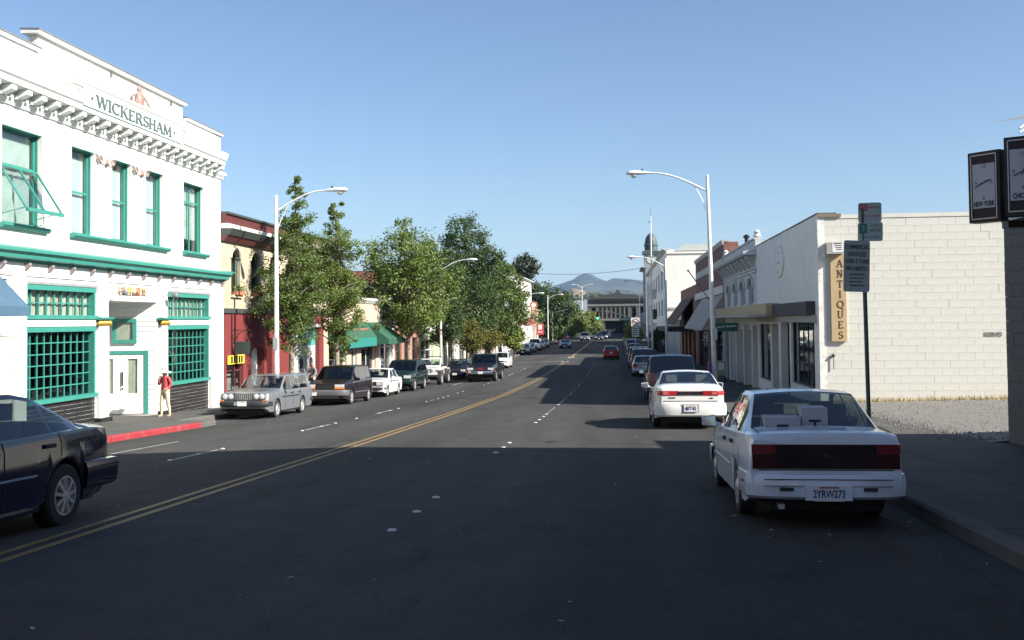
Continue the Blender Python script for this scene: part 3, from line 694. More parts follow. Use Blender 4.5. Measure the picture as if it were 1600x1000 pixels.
# doors
dx0, dx1, dh = .05, 1.60, 1.97
q = MB(); q.box(dx0-.12, dx0, 0, dh+.12, -.03, .06); q.box(dx1, dx1+.12, 0, dh+.12, -.03, .06); q.box(dx0, dx1, dh, dh+.12, -.03, .055); MBxf(q, RM).build('door_frame', TEAL, wk)
for i in range(2):
    a = dx0+.01+i*(dx1-dx0)/2; b = a+(dx1-dx0)/2-.02
    q = MB(); la, lb, lz0, lz1 = a+.19+.04*i, b-.21, .68, dh-.14
    q.box(a, la, .02, dh-.01, -.02, .035); q.box(lb, b, .02, dh-.01, -.02, .035); q.box(la, lb, .02, lz0, -.02, .034); q.box(la, lb, lz1, dh-.01, -.02, .034)
    d = MBxf(q, RM).build('door', WHITEW, wk)
    q = MB(); q.box(la, lb, lz0, lz1, .004, .010); MBxf(q, RM).build('pane', GLASS, d)
    q = MB(); n = 30; pts = [(la+(lb-la)*k/n, -.012+.006*math.sin(k*1.4)) for k in range(n+1)]; q.grid([[(x, lz0, z) for x, z in pts], [(x, lz1, z) for x, z in pts]]); MBxf(q, RM).build('curtain', CURT, d, fix=False)
    if i == 1:
        q = MB(); q.box(a+.05, a+.09, .95, 1.4, .04, .08); q.box(a+.05, a+.09, .82, .88, .036, .07); MBxf(q, RM).build('handle', BLACK, d)
    if i == 0:
        q = MB(); q.box(a-.005, a+.03, .3, .42, .036, .05); q.box(a-.005, a+.03, 1.5, 1.62, .036, .05); MBxf(q, RM).build('hinge', COP, d)
q = MB(); a, b, z0, z1 = .58, 1.34, 2.34, 3.16; fw = .12
q.box(a, b, z0, z0+fw, -.03, .04); q.box(a, b, z1-fw, z1, -.03, .04); q.box(a, a+fw, z0+fw, z1-fw, -.03, .04); q.box(b-fw, b, z0+fw, z1-fw, -.03, .04)
o = MBxf(q, RM).build('fanlight_window', TEAL, wk); q = MB(); q.box(a+fw, b-fw, z0+fw, z1-fw, -.02, -.012); MBxf(q, RM).build('pane', GLASS, o)
q = MB(); q.box(a+fw, b-fw, z0+fw, z1-fw, -.028, -.024); MBxf(q, RM).build('curtain', CURT, o)
# sign board over the entrance, siding and lettering
q = MB(); q.box(XF-.29, XF-.03, ky(26.40), ky(29.60), kz(2.335), kz(2.84)); q.build('entrance_fascia', WHITEW, wk)
for i in range(4):
    q = MB(); z0 = kz(2.34)+i*.138; q.prism([(XF-.028,z0+.003),(XF+.004,z0+.003),(XF-.012,z0+.134),(XF-.028,z0+.134)], 'Y', ky(26.41), ky(29.59)); q.build('plank', WHITEW, wk)
cols_ = [(.5,.38,.28),(.55,.2,.12),(.7,.6,.45),(.55,.38,.12),(.6,.5,.3),(.3,.3,.22),(.6,.2,.15),(.35,.3,.2),(.6,.35,.08),(.6,.35,.08)]
q = MB(); q.box(XF+.008, XF+.02, ky(27.10), ky(28.75), kz(2.50), kz(2.74)); q.build('sign_backing', mat('sign brown', (.2,.13,.1), .6), wk)
for i, ch in enumerate("ELEPHANT'S"):
    text('sign_letter', ch, .34, mat('sign letter %d' % (i % 5), cols_[i], .5), wk, frame((XF+.03, ky(27.18)+i*.18, kz(2.62)), (0,1,0), (0,0,1)), .02, bold=.012)
for yy in (26.5, 29.7):
    q = MB(); z = kz(2.52); y = ky(yy); q.bar((XF+.12,y,z),(XF+.4,y+.1,z+.06),.03)
    MBl = q.lathe((XF+.45,y+.13,z+.03), [(.03,-.06),(.09,-.02),(.09,.08),(.04,.12)], 10, 'X'); q.build('spot_lamp', COP, wk, smooth=40)
# neighbour shop under the blue awning (same block): lintel, brick pier, display
q = MB(); q.box(XF-.001, XF+.09, WY0, ky(22.0), kz(1.42), kz(1.98)); q.build('lintel', WHITEW, wk)
q = MB(); q.box(XF-.001, XF+.05, ky(20.95), ky(22.0), -1.4, kz(1.41)); q.build('brick_pier', brickmat('white painted brick', (.62,.6,.55), (.7,.69,.64), (.4,.38,.35), axis='X'), wk)
q = MB(); q.box(XF-.2, XF-.15, WY0+.3, ky(20.9), -1.2, kz(1.4)); q.build('pane', GLASSD, wk)
q = MB(); q.box(XF-.25, XF-.2, WY0+.3, ky(21.9), kz(2.0), kz(2.75)); q.build('transom_panel', mat('dark red paint', (.1,.05,.05), .6), wk)
# goods standing in the shop window
rr = random.Random(11); goods = ['white', 'cream', 'brown', 'green', 'grey', 'red', 'dark blue']
gc = {'white':(.7,.7,.66),'cream':(.6,.5,.35),'brown':(.25,.14,.08),'green':(.12,.25,.15),'grey':(.35,.36,.36),'red':(.4,.06,.05),'dark blue':(.05,.07,.2)}
sill_top = kz(-.24)-.02
q = MB(); q.box(XF-1.1, XF-.31, ky(22.6), ky(25.75), sill_top-.12, sill_top); q.build('display_shelf', DARKIN, wk)
q = MB(); q.box(XF-1.1, XF-.31, ky(30.1), ky(33.3), sill_top-.12, sill_top); q.build('display_shelf', DARKIN, wk)
for i, c in enumerate(goods):
    y = ky(23.9)+i*.28; h = rr.uniform(.28, .55); q = MB(); r = rr.uniform(.06, .11)
    q.lathe((XF-.42-rr.uniform(0,.2), y, sill_top), [(r*.6,0),(r,h*.25),(r*.9,h*.5),(r*.35,h*.75),(r*.4,h*.95),(r*.5,h)], 12)
    tag(q.build('vase', mat('vase '+c, gc[c], .3, var=.2, scale=15), None, smooth=50), 'small %s vase on the shelf behind the left muntined shop window' % c, 'vase', 'vases in the shop window')
q = MB(); q.lathe((XF-.5, ky(31.4), sill_top), [(.12,0),(.16,.1),(.15,.26),(.05,.33)], 12); tag(q.build('white_jar', mat('vase white', gc['white']), None, smooth=50), 'round white jar behind the muntined window right of the doors', 'jar')
# blue canvas awning
CANV = mat('blue canvas', (.05,.105,.165), .8, var=.1, scale=3, bump=.2, bscale=60)
pa = onX(46, 494, XF+1.05); pv = onX(46, 479, XF+1.05); pt_ = onX(0, 437, XF+.55)
q = MB(); zt = kz(2.95); ye = pa.y
top = [(XF+.1, zt), (XF+1.05, pv.z), (XF+1.05, pa.z), (XF+1.03, pa.z), (XF+1.03, pv.z-.02), (XF+.1, zt-.03)]
q.prism(top, 'Y', WY0-1, ye); q.prism([(XF+.1, zt-.032), (XF+1.028, pv.z-.022), (XF+1.028, pa.z), (XF+.1, pa.z)], 'Y', ye-.02, ye-.001)
aw = q.build('awning', CANV, None); tag(aw, 'blue canvas awning beside the teal muntined shop window', 'awning')
# ------------------------------------------------------------------ the rest of the left side
def LQ(px, py, d=0): p = onX(px, py, XF+d); return p.y, p.z
RED = mat('dark red stucco', (.16,.025,.026), .75, var=.12, scale=2, bump=.2, dirt=((.14,.03,.03), 1.2, .5))
MAROON = mat('maroon paint', (.10,.025,.026), .6, var=.12, scale=3)
CREAMB = brickmat('cream brick', (.40,.345,.25), (.46,.40,.29), (.28,.25,.19), .22, .075)
DKTRIM = mat('dark trim', (.045,.05,.048), .6, var=.2)
y0, y1 = WY1+.02, ky(47.05)
rb = empty('brick_shop_building', (XF-3, (y0+y1)/2, g((y0+y1)/2)-.1)); tag(rb, 'two-storey cream brick building with maroon cornice and dark red ground floor', 'building')
arches = []
for px in (362, 393, 421, 447, 471, 492):
    a = LQ(px, 430)[0]; arches.append((a, a+.95, kz(2.72), kz(4.42)))
belt = kz(2.12)
q = MB(); wallX(q, XF-.35, XF-.02, y0, y1, belt+.1, kz(5.25), arches)
for a in arches: arch_fill(q, XF-.35, XF-.02, a[0], a[1], a[3]-.35, a[3])
q.build('brick_wall', CREAMB, rb)
for a in arches:
    window(rb, XF-.02, 1, *a, depth=.2, fm=mat('window green', (.10,.16,.12), .5), gm=GLASSD, rails=(.5,), fw=.06)
    q = MB(); c = (a[0]+a[1])/2
    pts = [(XF+.0, c-.55*math.cos(t), a[3]-.35+.40*math.sin(t)) for t in [math.pi*i/10 for i in range(11)]]
    q.tube(pts, .05, 6); q.build('arch_hood', mat('cream trim', (.62,.52,.36), .7), rb, smooth=50)
    q = MB(); q.box(XF-.3, XF+.1, a[0]-.08, a[1]+.08, a[2]-.1, a[2]-.005); q.build('sill', mat('cream trim', (.62,.52,.36)), rb)
for i in (0, 1):
    a = arches[i]; q = MB(); rr = random.Random(i)
    q.box(XF+.005, XF+.2, a[0]+.05, a[1]-.05, a[2]-.002, a[2]+.14); pb_ = q.build('window_box', mat('terracotta', (.35,.13,.07), .8), rb)
    q = MB()
    for k in range(160):
        p = Vector((XF+.1+rr.gauss(0,.07), rr.uniform(a[0],a[1]), a[2]+.15+abs(rr.gauss(0,.15)))); d = Vector((rr.gauss(0,1),rr.gauss(0,1),rr.gauss(0,1))).normalized()*.05; e = d.orthogonal().normalized()*.03
        q.add([p-d,p+e,p+d,p-e],[(0,1,2,3)])
    q.build('window_plants', mat('box plant', (.10,.12,.03), .8, var=.3, scale=9), pb_, fix=False)
q = MB(); q.box(XF-10, XF-.8, y0+.01, y1-.01, -2.2, kz(5.2)); q.box(XF-.79, XF-.36, y0+.01, y0+.2, -2.2, kz(5.2)); q.box(XF-.79, XF-.36, y1-.2, y1-.01, -2.2, kz(5.2)); q.build('rear_wall', DKTRIM, rb)
for (pz0, pz1, pr0, pr1, m_) in ((5.28,5.62,.16,.22,MAROON),(5.10,5.275,.26,.30,WHITEW),(4.86,5.095,.34,.5,DKTRIM),(4.66,4.855,.12,.3,MAROON)):
    q = MB(); q.prism([(XF-.36,kz(pz0)),(XF+pr0,kz(pz0)),(XF+pr1,kz(pz1)),(XF-.36,kz(pz1))], 'Y', y0, y1+.06); q.build('cornice', m_, rb)
q = MB(); q.box(XF-.4, XF+.30, y0, y1+.08, kz(5.623), kz(5.70)); q.build('coping', DKTRIM, rb)
q = MB(); q.box(XF-.3, XF+.07, y0, y1, belt-.09, belt+.098); q.build('belt_course', DKTRIM, rb)
hw = (LQ(354,565)[0], LQ(380,565)[0], LQ(354,614)[1], LQ(354,560)[1]); hd = (LQ(393,560)[0], LQ(413,560)[0], -2.2, LQ(400,541)[1])
ht = (LQ(453,540)[0], LQ(499,540)[0], -2.2, LQ(470,510)[1]); hd2 = (LQ(417,560)[0], LQ(425,560)[0], -2.2, LQ(420,528)[1])
q = MB(); wallX(q, XF-.3, XF, y0, y1, -2.2, belt-.09, [hw, hd, ht, hd2]); arch_fill(q, XF-.3, XF, hd[0], hd[1], hd[3]-.3, hd[3]); q.build('ground_floor_wall', RED, rb)
window(rb, XF, 1, *hw, depth=.12, fm=MAROON, gm=GLASS, mull=(.62,), rails=(.62,), name='shop_window')
q = MB(); q.box(XF-.6, XF-.55, hw[0]-.1, hw[1]+.1, hw[2], hw[3]); q.build('display_back', mat('grey display', (.3,.3,.28), .8, var=.5, scale=4), rb)
q = MB(); q.box(XF-.42, XF-.32, hd[0], hd[1], -2.2, hd[3]); q.build('white_door', WHITEW, rb)
q = MB(); q.box(XF-.42, XF-.32, hd2[0], hd2[1], -2.2, hd2[3]); q.build('dark_door', DARKIN, rb)
# teal-glazed entrance with portholes
GREYP = mat('grey panel paint', (.42,.43,.42), .6, var=.1, scale=3)
TEALG = mat('teal glass', (.05,.34,.33), .15, var=.35, scale=2.5)
za, zm, zt = g(48)+SWL, LQ(470,541)[1], ht[3]; n3 = 3; dw = (ht[1]-ht[0])/n3
q = MB(); q.box(XF-.26, XF-.22, ht[0], ht[1], za-.3, zt); pn = q.build('entrance_screen', GREYP, rb)
for i in range(n3):
    a = ht[0]+dw*i; q = MB(); q.box(XF-.218, XF-.20, a+.09, a+dw-.09, zm, zt-.12); q.build('pane', TEALG, pn)
    q = MB(); q.box(XF-.218, XF-.15, a-.05, a+.05, za-.2, zt-.01); q.build('post', WHITEW, pn)
    for zz in (za+.75, za+1.55):
        q = MB(); q.lathe((XF-.21, a+dw/2, zz), [(.26,-.008),(.26,.02),(.2,.03)], 20, 'X'); q.build('porthole', DARKIN, pn)
q = MB(); q.box(XF-.22, XF+.05, ht[0]-.05, ht[1]+.05, zt-.05, zt+.10); q.build('head_beam', WHITEW, rb)
# yellow shop sign, hanging lantern sign bracket
q = MB(); a, b = LQ(354,556), LQ(379,567); q.box(XF+.03, XF+.08, a[0], b[0], b[1], a[1]); sg_ = q.build('shop_sign', mat('yellow sign', (.72,.60,.06), .5, var=.1), None)
tag(sg_, 'yellow shop sign board with black print over the dark red shopfront window', 'sign')
rr = random.Random(4)
for i in range(5):
    q = MB(); yy = a[0]+.25+i*.26; q.box(XF+.082, XF+.09, yy, yy+.17, (a[1]+b[1])/2-.14, (a[1]+b[1])/2+.14); q.box(XF+.091, XF+.094, yy+.05, yy+.11, (a[1]+b[1])/2-.05, (a[1]+b[1])/2+.08) if i % 2 else None; q.build('sign_print', BLACK, sg_)
y_, z_ = LQ(362, 516); q = MB(); q.bar((XF, y_, z_), (XF+.8, y_, z_), .03); q.tube([(XF+.05,y_,z_-.55),(XF+.3,y_,z_-.12),(XF+.75,y_,z_+.02)], .014, 5); q.bar((XF+.25,y_,z_),(XF+.25,y_,z_-.45),.014); q.bar((XF+.65,y_,z_),(XF+.65,y_,z_-.45),.014)
hs = empty('hanging_sign', (XF+.45, y_, z_-1)); tag(hs, 'small dark hanging sign on an iron bracket on the dark red wall', 'sign'); q.build('bracket', BLACK, hs)
q = MB(); q.box(XF+.15, XF+.75, y_-.03, y_+.03, z_-.95, z_-.45); q.build('board', mat('dark green board', (.03,.05,.045), .5), hs)
# downpipe wire
q = MB(); q.tube([(XF+.04, LQ(361,500)[0], belt-.1), (XF+.04, LQ(361,600)[0], -1.4)], .02, 6); q.build('conduit', BLACK, rb)
# generic plain shop building --------------------------------------------------
def shop(name, label, cat, Xf, s, y0, y1, zt, m, upper=(), ground=(), fm=None, gm=None, fascia=None, cornice=None, depth=12, group=None, mullion=2, base=None):
    e = empty(name, (Xf-s*2, (y0+y1)/2, g((y0+y1)/2)-.1)); tag(e, label, cat, group)
    holes = list(upper)+list(ground); q = MB(); wallX(q, min(Xf, Xf-s*.3), max(Xf, Xf-s*.3), y0, y1, -3.0, zt, holes); q.build('front_wall', m, e)
    q = MB(); xa, xb = sorted((Xf-s*.9, Xf-s*depth)); q.box(xa, xb, y0, y1, -3.0, zt-.3)
    xa, xb = sorted((Xf-s*.302, Xf-s*.898)); q.box(xa, xb, y0, y0+.25, -3, zt-.01); q.box(xa, xb, y1-.25, y1, -3, zt-.01); q.box(xa, xb, y0+.251, y1-.251, zt-.5, zt-.3); q.build('side_wall', m, e)
    xa, xb = sorted((Xf-s*.903, Xf-s*depth)); q = MB(); q.box(xa, xb, y0+.1, y1-.1, zt-.296, zt-.25); q.build('roof', ROOFM, e)
    q = MB(); xa, xb = sorted((Xf-s*.86, Xf-s*.895)); q.box(xa, xb, y0+.26, y1-.26, -2.9, zt-.5); q.build('interior', DARKIN, e)
    for h in upper: window(e, Xf, s, *h[:4], depth=.15, fm=fm or WHITEW, gm=gm or GLASSD, rails=(.5,), fw=.07)
    for h in ground: window(e, Xf, s, *h[:4], depth=.2, fm=fm or WHITEW, gm=gm or GLASSD, mull=[(i+1)/mullion for i in range(mullion-1)], rails=(.75,) if h[3]-h[2] > 1.5 else (), fw=.08, name='shop_window')
    if cornice:
        xa = Xf; q = MB(); q.prism([(xa-s*.31,zt+.0),(xa-s*.31,zt+.12),(xa+s*cornice[0],zt+.12),(xa+s*cornice[0],zt+.02),(xa+s*.06,zt-.18),(xa-s*.0,zt-.2),(xa-s*.0,zt+.0)], 'Y', y0-.05, y1+.05); q.build('cornice', cornice[1], e)
    if fascia:
        q = MB(); xa, xb = sorted((Xf+s*.002, Xf+s*.1)); q.box(xa, xb, y0+.1, y1-.1, fascia[0], fascia[1]); q.build('fascia', fascia[2], e)
    return e
def openings(y0, y1, n, z0, z1, frac=.6):
    st = (y1-y0)/n; return [(y0+st*(i+.5-frac/2), y0+st*(i+.5+frac/2), z0, z1) for i in range(n)]
PEACH = mat('peach stucco', (.5,.36,.28), .75, var=.1, scale=2, dirt=((.5,.36,.3), 1, .4)); CREAM = mat('cream stucco', (.64,.60,.5), .75, var=.08, scale=2)
PALEG = mat('pale green paint', (.36,.43,.28), .7, var=.06, scale=2); BROWNS = brickmat('brown stone', (.26,.19,.15), (.33,.26,.2), (.2,.17,.14), .5, .2)
REDB = brickmat('red brick left', (.28,.10,.07), (.34,.13,.09), (.3,.24,.2)); OFFW = mat('off white stucco', (.7,.68,.62), .75, var=.07, scale=2)
def sz(y): return g(y)+SWL
b1, b2 = ky(47.05)+.01, ky(58.2)
e = shop('restaurant_building', 'peach single-storey restaurant behind the green awning', 'building', XF, 1, b1, b2, kz(2.9), PEACH, ground=[(b1+.9, b1+4.4, sz(52)+.5, 1.0), (b1+5.4, b1+6.6, -3, 1.0), (b1+7.6, b2-.8, sz(56)+.5, 1.0)], cornice=(.25, WHITEW))
e = shop('white_shop_building', 'white rendered shop with a box canopy next to the green awning', 'building', XF, 1, b2+.01, ky(62.3), kz(3.0), OFFW, ground=[(b2+.5, ky(62.3)-.5, sz(62)+.5, .6)], cornice=(.8, WHITEW))
e = shop('red_brick_building', 'red brick two-storey building half hidden behind the street trees', 'building', XF, 1, ky(62.3)+.01, ky(70), kz(5.2), REDB, upper=openings(ky(62.3), ky(70), 4, 2.6, 4.4, .4), ground=openings(ky(62.3), ky(70), 3, -3, .5, .66), fm=DKTRIM, cornice=(.4, CREAM))
e = shop('pale_green_building', 'pale green and white shop building behind the white open jeep', 'building', XF, 1, ky(70)+.01, ky(81.6), kz(3.4), PALEG, upper=openings(ky(70), ky(81.6), 6, 1.5, 2.5, .5), ground=[(ky(71), ky(75.5), -3, .2), (ky(79), ky(81), -3, .2)], cornice=(.3, WHITEW), fascia=(.85, 1.3, WHITEW))
e = shop('cream_shop_building', 'cream shop building with a dark open front beside round-topped bushes', 'building', XF, 1, ky(81.6)+.01, ky(99.5), kz(3.6), CREAM, ground=openings(ky(81.6), ky(99.5), 3, -3, .2, .72), upper=openings(ky(81.6), ky(99.5), 5, 1.9, 3.0, .35), cornice=(.4, WHITEW), fascia=(.3, .9, mat('tan fascia', (.45,.36,.26), .7)))
e = shop('stone_building', 'brown stone building with grey panels far along the left pavement', 'building', XF, 1, ky(99.5)+.01, ky(116), kz(3.2), BROWNS, upper=openings(ky(99.5), ky(116), 5, 1.2, 2.6, .4), ground=openings(ky(99.5), ky(116), 5, -3, .3, .6), cornice=(.35, CREAM))
e = shop('white_corner_building', 'white low shop with a projecting white canopy past the small round tree', 'building', XF, 1, ky(116)+.01, ky(138), kz(3.4), OFFW, upper=openings(ky(116), ky(138), 5, 1.6, 2.8, .4), ground=openings(ky(116), ky(138), 4, -3, .6, .6), cornice=(1.2, WHITEW))
e = shop('tall_white_building', 'tall white building with a stepped parapet rising over the far tree', 'building', XF, 1, ky(138)+.01, ky(164), 8.5, OFFW, upper=openings(ky(138), ky(164), 6, 3.6, 6.2, .4), ground=openings(ky(138), ky(164), 5, -3, .6, .6), cornice=(.5, WHITEW), fascia=(.9, 2.0, mat('far red awning', (.32,.06,.06), .8)))
e = shop('far_brown_building', 'low brown building at the far corner beyond the red sign', 'building', XF, 1, ky(164)+.01, 192, 3.6, BROWNS, upper=openings(ky(164), 192, 4, 1.2, 2.6, .4), ground=openings(ky(164), 192, 3, -3, .4, .6), cornice=(.4, CREAM))
GREYB = mat('blue grey stucco', (.30,.33,.36), .75, var=.1, scale=1)
e = shop('grey_far_building', 'blue grey two-storey building with tall windows beyond the signals', 'building', -9.2, 1, 300, 330, 8.0, GREYB, upper=openings(300, 330, 6, 2.0, 5.2, .4), cornice=(.8, mat('slate blue trim', (.12,.16,.25), .6)))
e = shop('far_left_block', 'long low building behind trees past the cross street', 'building', XF-1, 1, 216, 298, 3.0, GREYB, ground=openings(216, 298, 8, -3, .6, .6), cornice=(.5, WHITEW))
# green restaurant awning with a hipped right end
AWG = mat('green canvas', (.018,.085,.05), .75, var=.12, scale=3, bump=.2); AWT = mat('teal valance', (.015,.17,.15), .75, var=.1)
ga = empty('awning', (XF+.8, ky(53), kz(.3))); tag(ga, 'green canvas restaurant awning with red lettering and hipped end', 'awning')
A0, A1, A2 = ky(47.7), ky(55.4), ky(58.4); zt, zv, zb = kz(1.66), kz(.78), kz(.40); pj = 1.35
q = MB(); q.prism([(XF+.02,zt),(XF+pj*.45,zv+.05),(XF+pj*.45,zv+.02),(XF+.02,zt-.03)], 'Y', A0, A1); q.prism([(XF+.02,zt-.03),(XF+pj*.45-.02,zv+.02),(XF+.02,zv)], 'Y', A0+.02, A0+.04); q.build('canvas', AWG, ga)
q = MB(); q.box(XF+pj*.45, XF+pj*.45+.012, A0, A1, zv-.48, zv+.045); q.build('valance', AWT, ga)
q = MB(); pr = [(XF+.02,A1+.02,zt),(XF+.02,A2,zt),(XF+.02,A2+1.6,zb+.3),(XF+pj,A2+1.5,zb+.3),(XF+pj,A1+.1,zb+.3),(XF+pj,A2+1.5,zb),(XF+pj,A1+.1,zb),(XF+.02,A2+1.6,zb),(XF+.02,A1+.02,zb+.3),(XF+.02,A1+.02,zb)]
q.add(pr, [(0,4,3,1),(1,3,2),(4,6,5,3),(3,5,7,2),(0,8,4),(8,9,6,4)]); q.build('canvas', AWG, ga, fix=False)
REDL = mat('red lettering', (.5,.13,.09), .7); rr = random.Random(9); sl = Vector((pj*.43, 0, zv+.03-zt)); 
def onaw(y, t, d=.012): return Vector((XF+.02, y, zt)) + sl*t + Vector((.5, 0, .5))*d
for row, (t0, t1, ya, yb, n) in enumerate(((.40,.62,ky(51.2),ky(55.1),11), (.68,.92,ky(52.3),ky(54.2),5))):
    for i in range(n):
        y = ya+(yb-ya)*i/n; wd = (yb-ya)/n*.62; q = MB()
        def blk(y0_, y1_, ta, tb): q.add([onaw(y0_,ta),onaw(y1_,ta),onaw(y1_,tb),onaw(y0_,tb)], [(0,1,2,3)])
        blk(y, y+wd*.3, t0, t1); k = rr.choice([0,1,2])
        if k != 1: blk(y+wd*.31, y+wd, t0, t0+(t1-t0)*.25)
        if k != 2: blk(y+wd*.31, y+wd, t1-(t1-t0)*.25, t1)
        if k: blk(y+wd*.72, y+wd, t0+(t1-t0)*.26, t1-(t1-t0)*.26)
        q.build('letter', REDL, ga, fix=False)
# hanging / projecting signs far left
def projsign(name, label, px, py, Xc, w_, h_, m, face, pole=True):
    p = onX(px, py, Xc); e = empty(name, (Xc, p.y, p.z-h_/2)); tag(e, label, 'sign'); q = MB()
    q.box(Xc-w_/2, Xc+w_/2, p.y-.1, p.y+.1, p.z-h_/2, p.z+h_/2); q.build('board', m, e); face(e, p); 
    q = MB(); q.bar((XF, p.y, p.z+h_*.3), (Xc-w_/2+.002, p.y, p.z+h_*.3), .06); q.bar((XF, p.y, p.z-h_*.3), (Xc-w_/2+.002, p.y, p.z-h_*.3), .06); q.build('arm', BLACK, e)
ORG = mat('orange sign paint', (.4,.14,.07), .5, var=.1)
def f_or(e, p):
    q = MB(); q.lathe((p.x, p.y+.1, p.z+1.35), [(.75,-.2),(.75,-.0)], 20, 'Y'); q.build('disc', ORG, e)
    for i, c in enumerate('GRILL'):
        text('letter', c, .66, WHITEW, e, frame((p.x, p.y-.11, p.z+.75-i*.5), (1,0,0), (0,0,1)), .01, bold=.02)
p_ = onX(834, 491, -13.4)
e = empty('projecting_sign', (-13.4, p_.y, p_.z-1.6)); tag(e, 'tall orange projecting sign with a round top far down the left side', 'sign')
q = MB(); q.box(-13.85, -12.95, p_.y-.1, p_.y+.1, p_.z-1.6, p_.z+1.3); q.build('board', ORG, e)
q = MB(); q.lathe((-13.4, p_.y+.09, p_.z+1.45), [(.62,-.2),(.62,.0)], 20, 'Y'); q.build('disc', ORG, e); q = MB(); q.lathe((-13.4, p_.y-.115, p_.z+1.45), [(.35,-.01),(.35,.0)], 12, 'Y'); q.build('disc_inner', WHITEW, e)
for i in range(4):
    q = MB(); zz = p_.z+.9-i*.62; q.box(-13.62, -13.5, p_.y-.112, p_.y-.103, zz-.2, zz+.2); q.box(-13.49, -13.2, p_.y-.112, p_.y-.103, zz+(.1 if i % 2 else -.2), zz+(.2 if i % 2 else -.1)); q.box(-13.3, -13.2, p_.y-.114, p_.y-.105, zz-.1, zz+.05); q.build('sign_print', WHITEW, e)
q = MB(); q.bar((XF, p_.y, p_.z+.8), (-13.86, p_.y, p_.z+.8), .06); q.bar((XF, p_.y, p_.z-1), (-13.86, p_.y, p_.z-1), .06); q.build('arm', BLACK, e)
p_ = onX(844, 514, -13.2); e = empty('projecting_sign', (-13.2, p_.y, p_.z-.8)); tag(e, 'red and white square projecting sign below the far trees', 'sign')
q = MB(); q.box(-13.8, -12.6, p_.y-.1, p_.y+.1, p_.z-1.0, p_.z+.9); q.build('board', mat('sign red', (.5,.06,.07), .5), e); q = MB(); q.box(-13.5, -12.9, p_.y-.115, p_.y-.103, p_.z-.1, p_.z+.75); q.box(-13.6, -12.8, p_.y-.114, p_.y-.103, p_.z-.6, p_.z-.45); q.build('sign_print', WHITEW, e)
q = MB(); q.bar((XF, p_.y, p_.z+.5), (-13.81, p_.y, p_.z+.5), .06); q.build('arm', BLACK, e)
# ------------------------------------------------------------------ the right side
BLKW = mat('white painted block', (.60,.597,.545), .8, var=.09, scale=2.2, bump=.3, bscale=40, dirt=((.44,.42,.38), 1.1, .5))
BLKM = mat('block joint', (.56,.55,.5), .9)
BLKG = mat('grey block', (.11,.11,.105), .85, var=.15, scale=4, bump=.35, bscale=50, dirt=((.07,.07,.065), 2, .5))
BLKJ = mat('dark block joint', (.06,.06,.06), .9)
SHADEW = mat('pale grey stucco', (.70,.70,.66), .75, var=.05, scale=1.5, dirt=((.58,.57,.53), .9, .4))
def blockwall(par, plane, c, u0, u1, z0, z1, out, m, bw=.52, bh=.25, maxn=300, seed=1, key=None):
    """blocks on a wall: plane 'Y' => wall at y=c, u is x; plane 'X' => wall at x=c, u is y. out = outward sign"""
    rr = random.Random(seed); P = []; row = 0; z = z0
    while z < z1-.01:
        h = min(bh, z1-z); u = u0 - (bw/2 if row % 2 else 0)
        while u < u1-.01:
            a, b = max(u, u0), min(u+bw, u1)
            if b-a > .04: P.append((a, b, z, z+h))
            u += bw
        z += bh; row += 1
    P.sort(key=key or (lambda p: p[0])); shared = {}
    rest = MB()
    for i, (a, b, za, zb) in enumerate(P):
        w2_, h2_ = (b-a)/2-.001, (zb-za)/2-.001; off = rr.uniform(-.002, .003)
        k = (round(w2_,3), round(h2_,3)); ctr = ((a+b)/2, c+out*off, (za+zb)/2) if plane == 'Y' else (c+out*off, (a+b)/2, (za+zb)/2)
        e = .0015
        def blk(q, cx, cy, cz_):
            if plane == 'Y':
                f = [(-w2_,0),(w2_,0),(w2_,1),(-w2_,1)]
                vs = [(cx-w2_,cy-out*.05,cz_-h2_),(cx+w2_,cy-out*.05,cz_-h2_),(cx+w2_,cy-out*.05,cz_+h2_),(cx-w2_,cy-out*.05,cz_+h2_),
                      (cx-w2_+e,cy,cz_-h2_+e),(cx+w2_-e,cy,cz_-h2_+e),(cx+w2_-e,cy,cz_+h2_-e),(cx-w2_+e,cy,cz_+h2_-e)]
            else:
                vs = [(cx-out*.05,cy-w2_,cz_-h2_),(cx-out*.05,cy+w2_,cz_-h2_),(cx-out*.05,cy+w2_,cz_+h2_),(cx-out*.05,cy-w2_,cz_+h2_),
                      (cx,cy-w2_+e,cz_-h2_+e),(cx,cy+w2_-e,cz_-h2_+e),(cx,cy+w2_-e,cz_+h2_-e),(cx,cy-w2_+e,cz_+h2_-e)]
            q.add(vs, [(4,5,6,7),(0,1,5,4),(1,2,6,5),(2,3,7,6),(3,0,4,7)])
        if i >= maxn: blk(rest, *ctr); continue
        if k not in shared:
            q = MB(); blk(q, 0, 0, 0); o = q.build('block', m, par, ctr); shared[k] = o.data
        else: link('block', shared[k], par, ctr)
    if rest.v: struct(rest.build('block_courses', m, par), 'stuff')
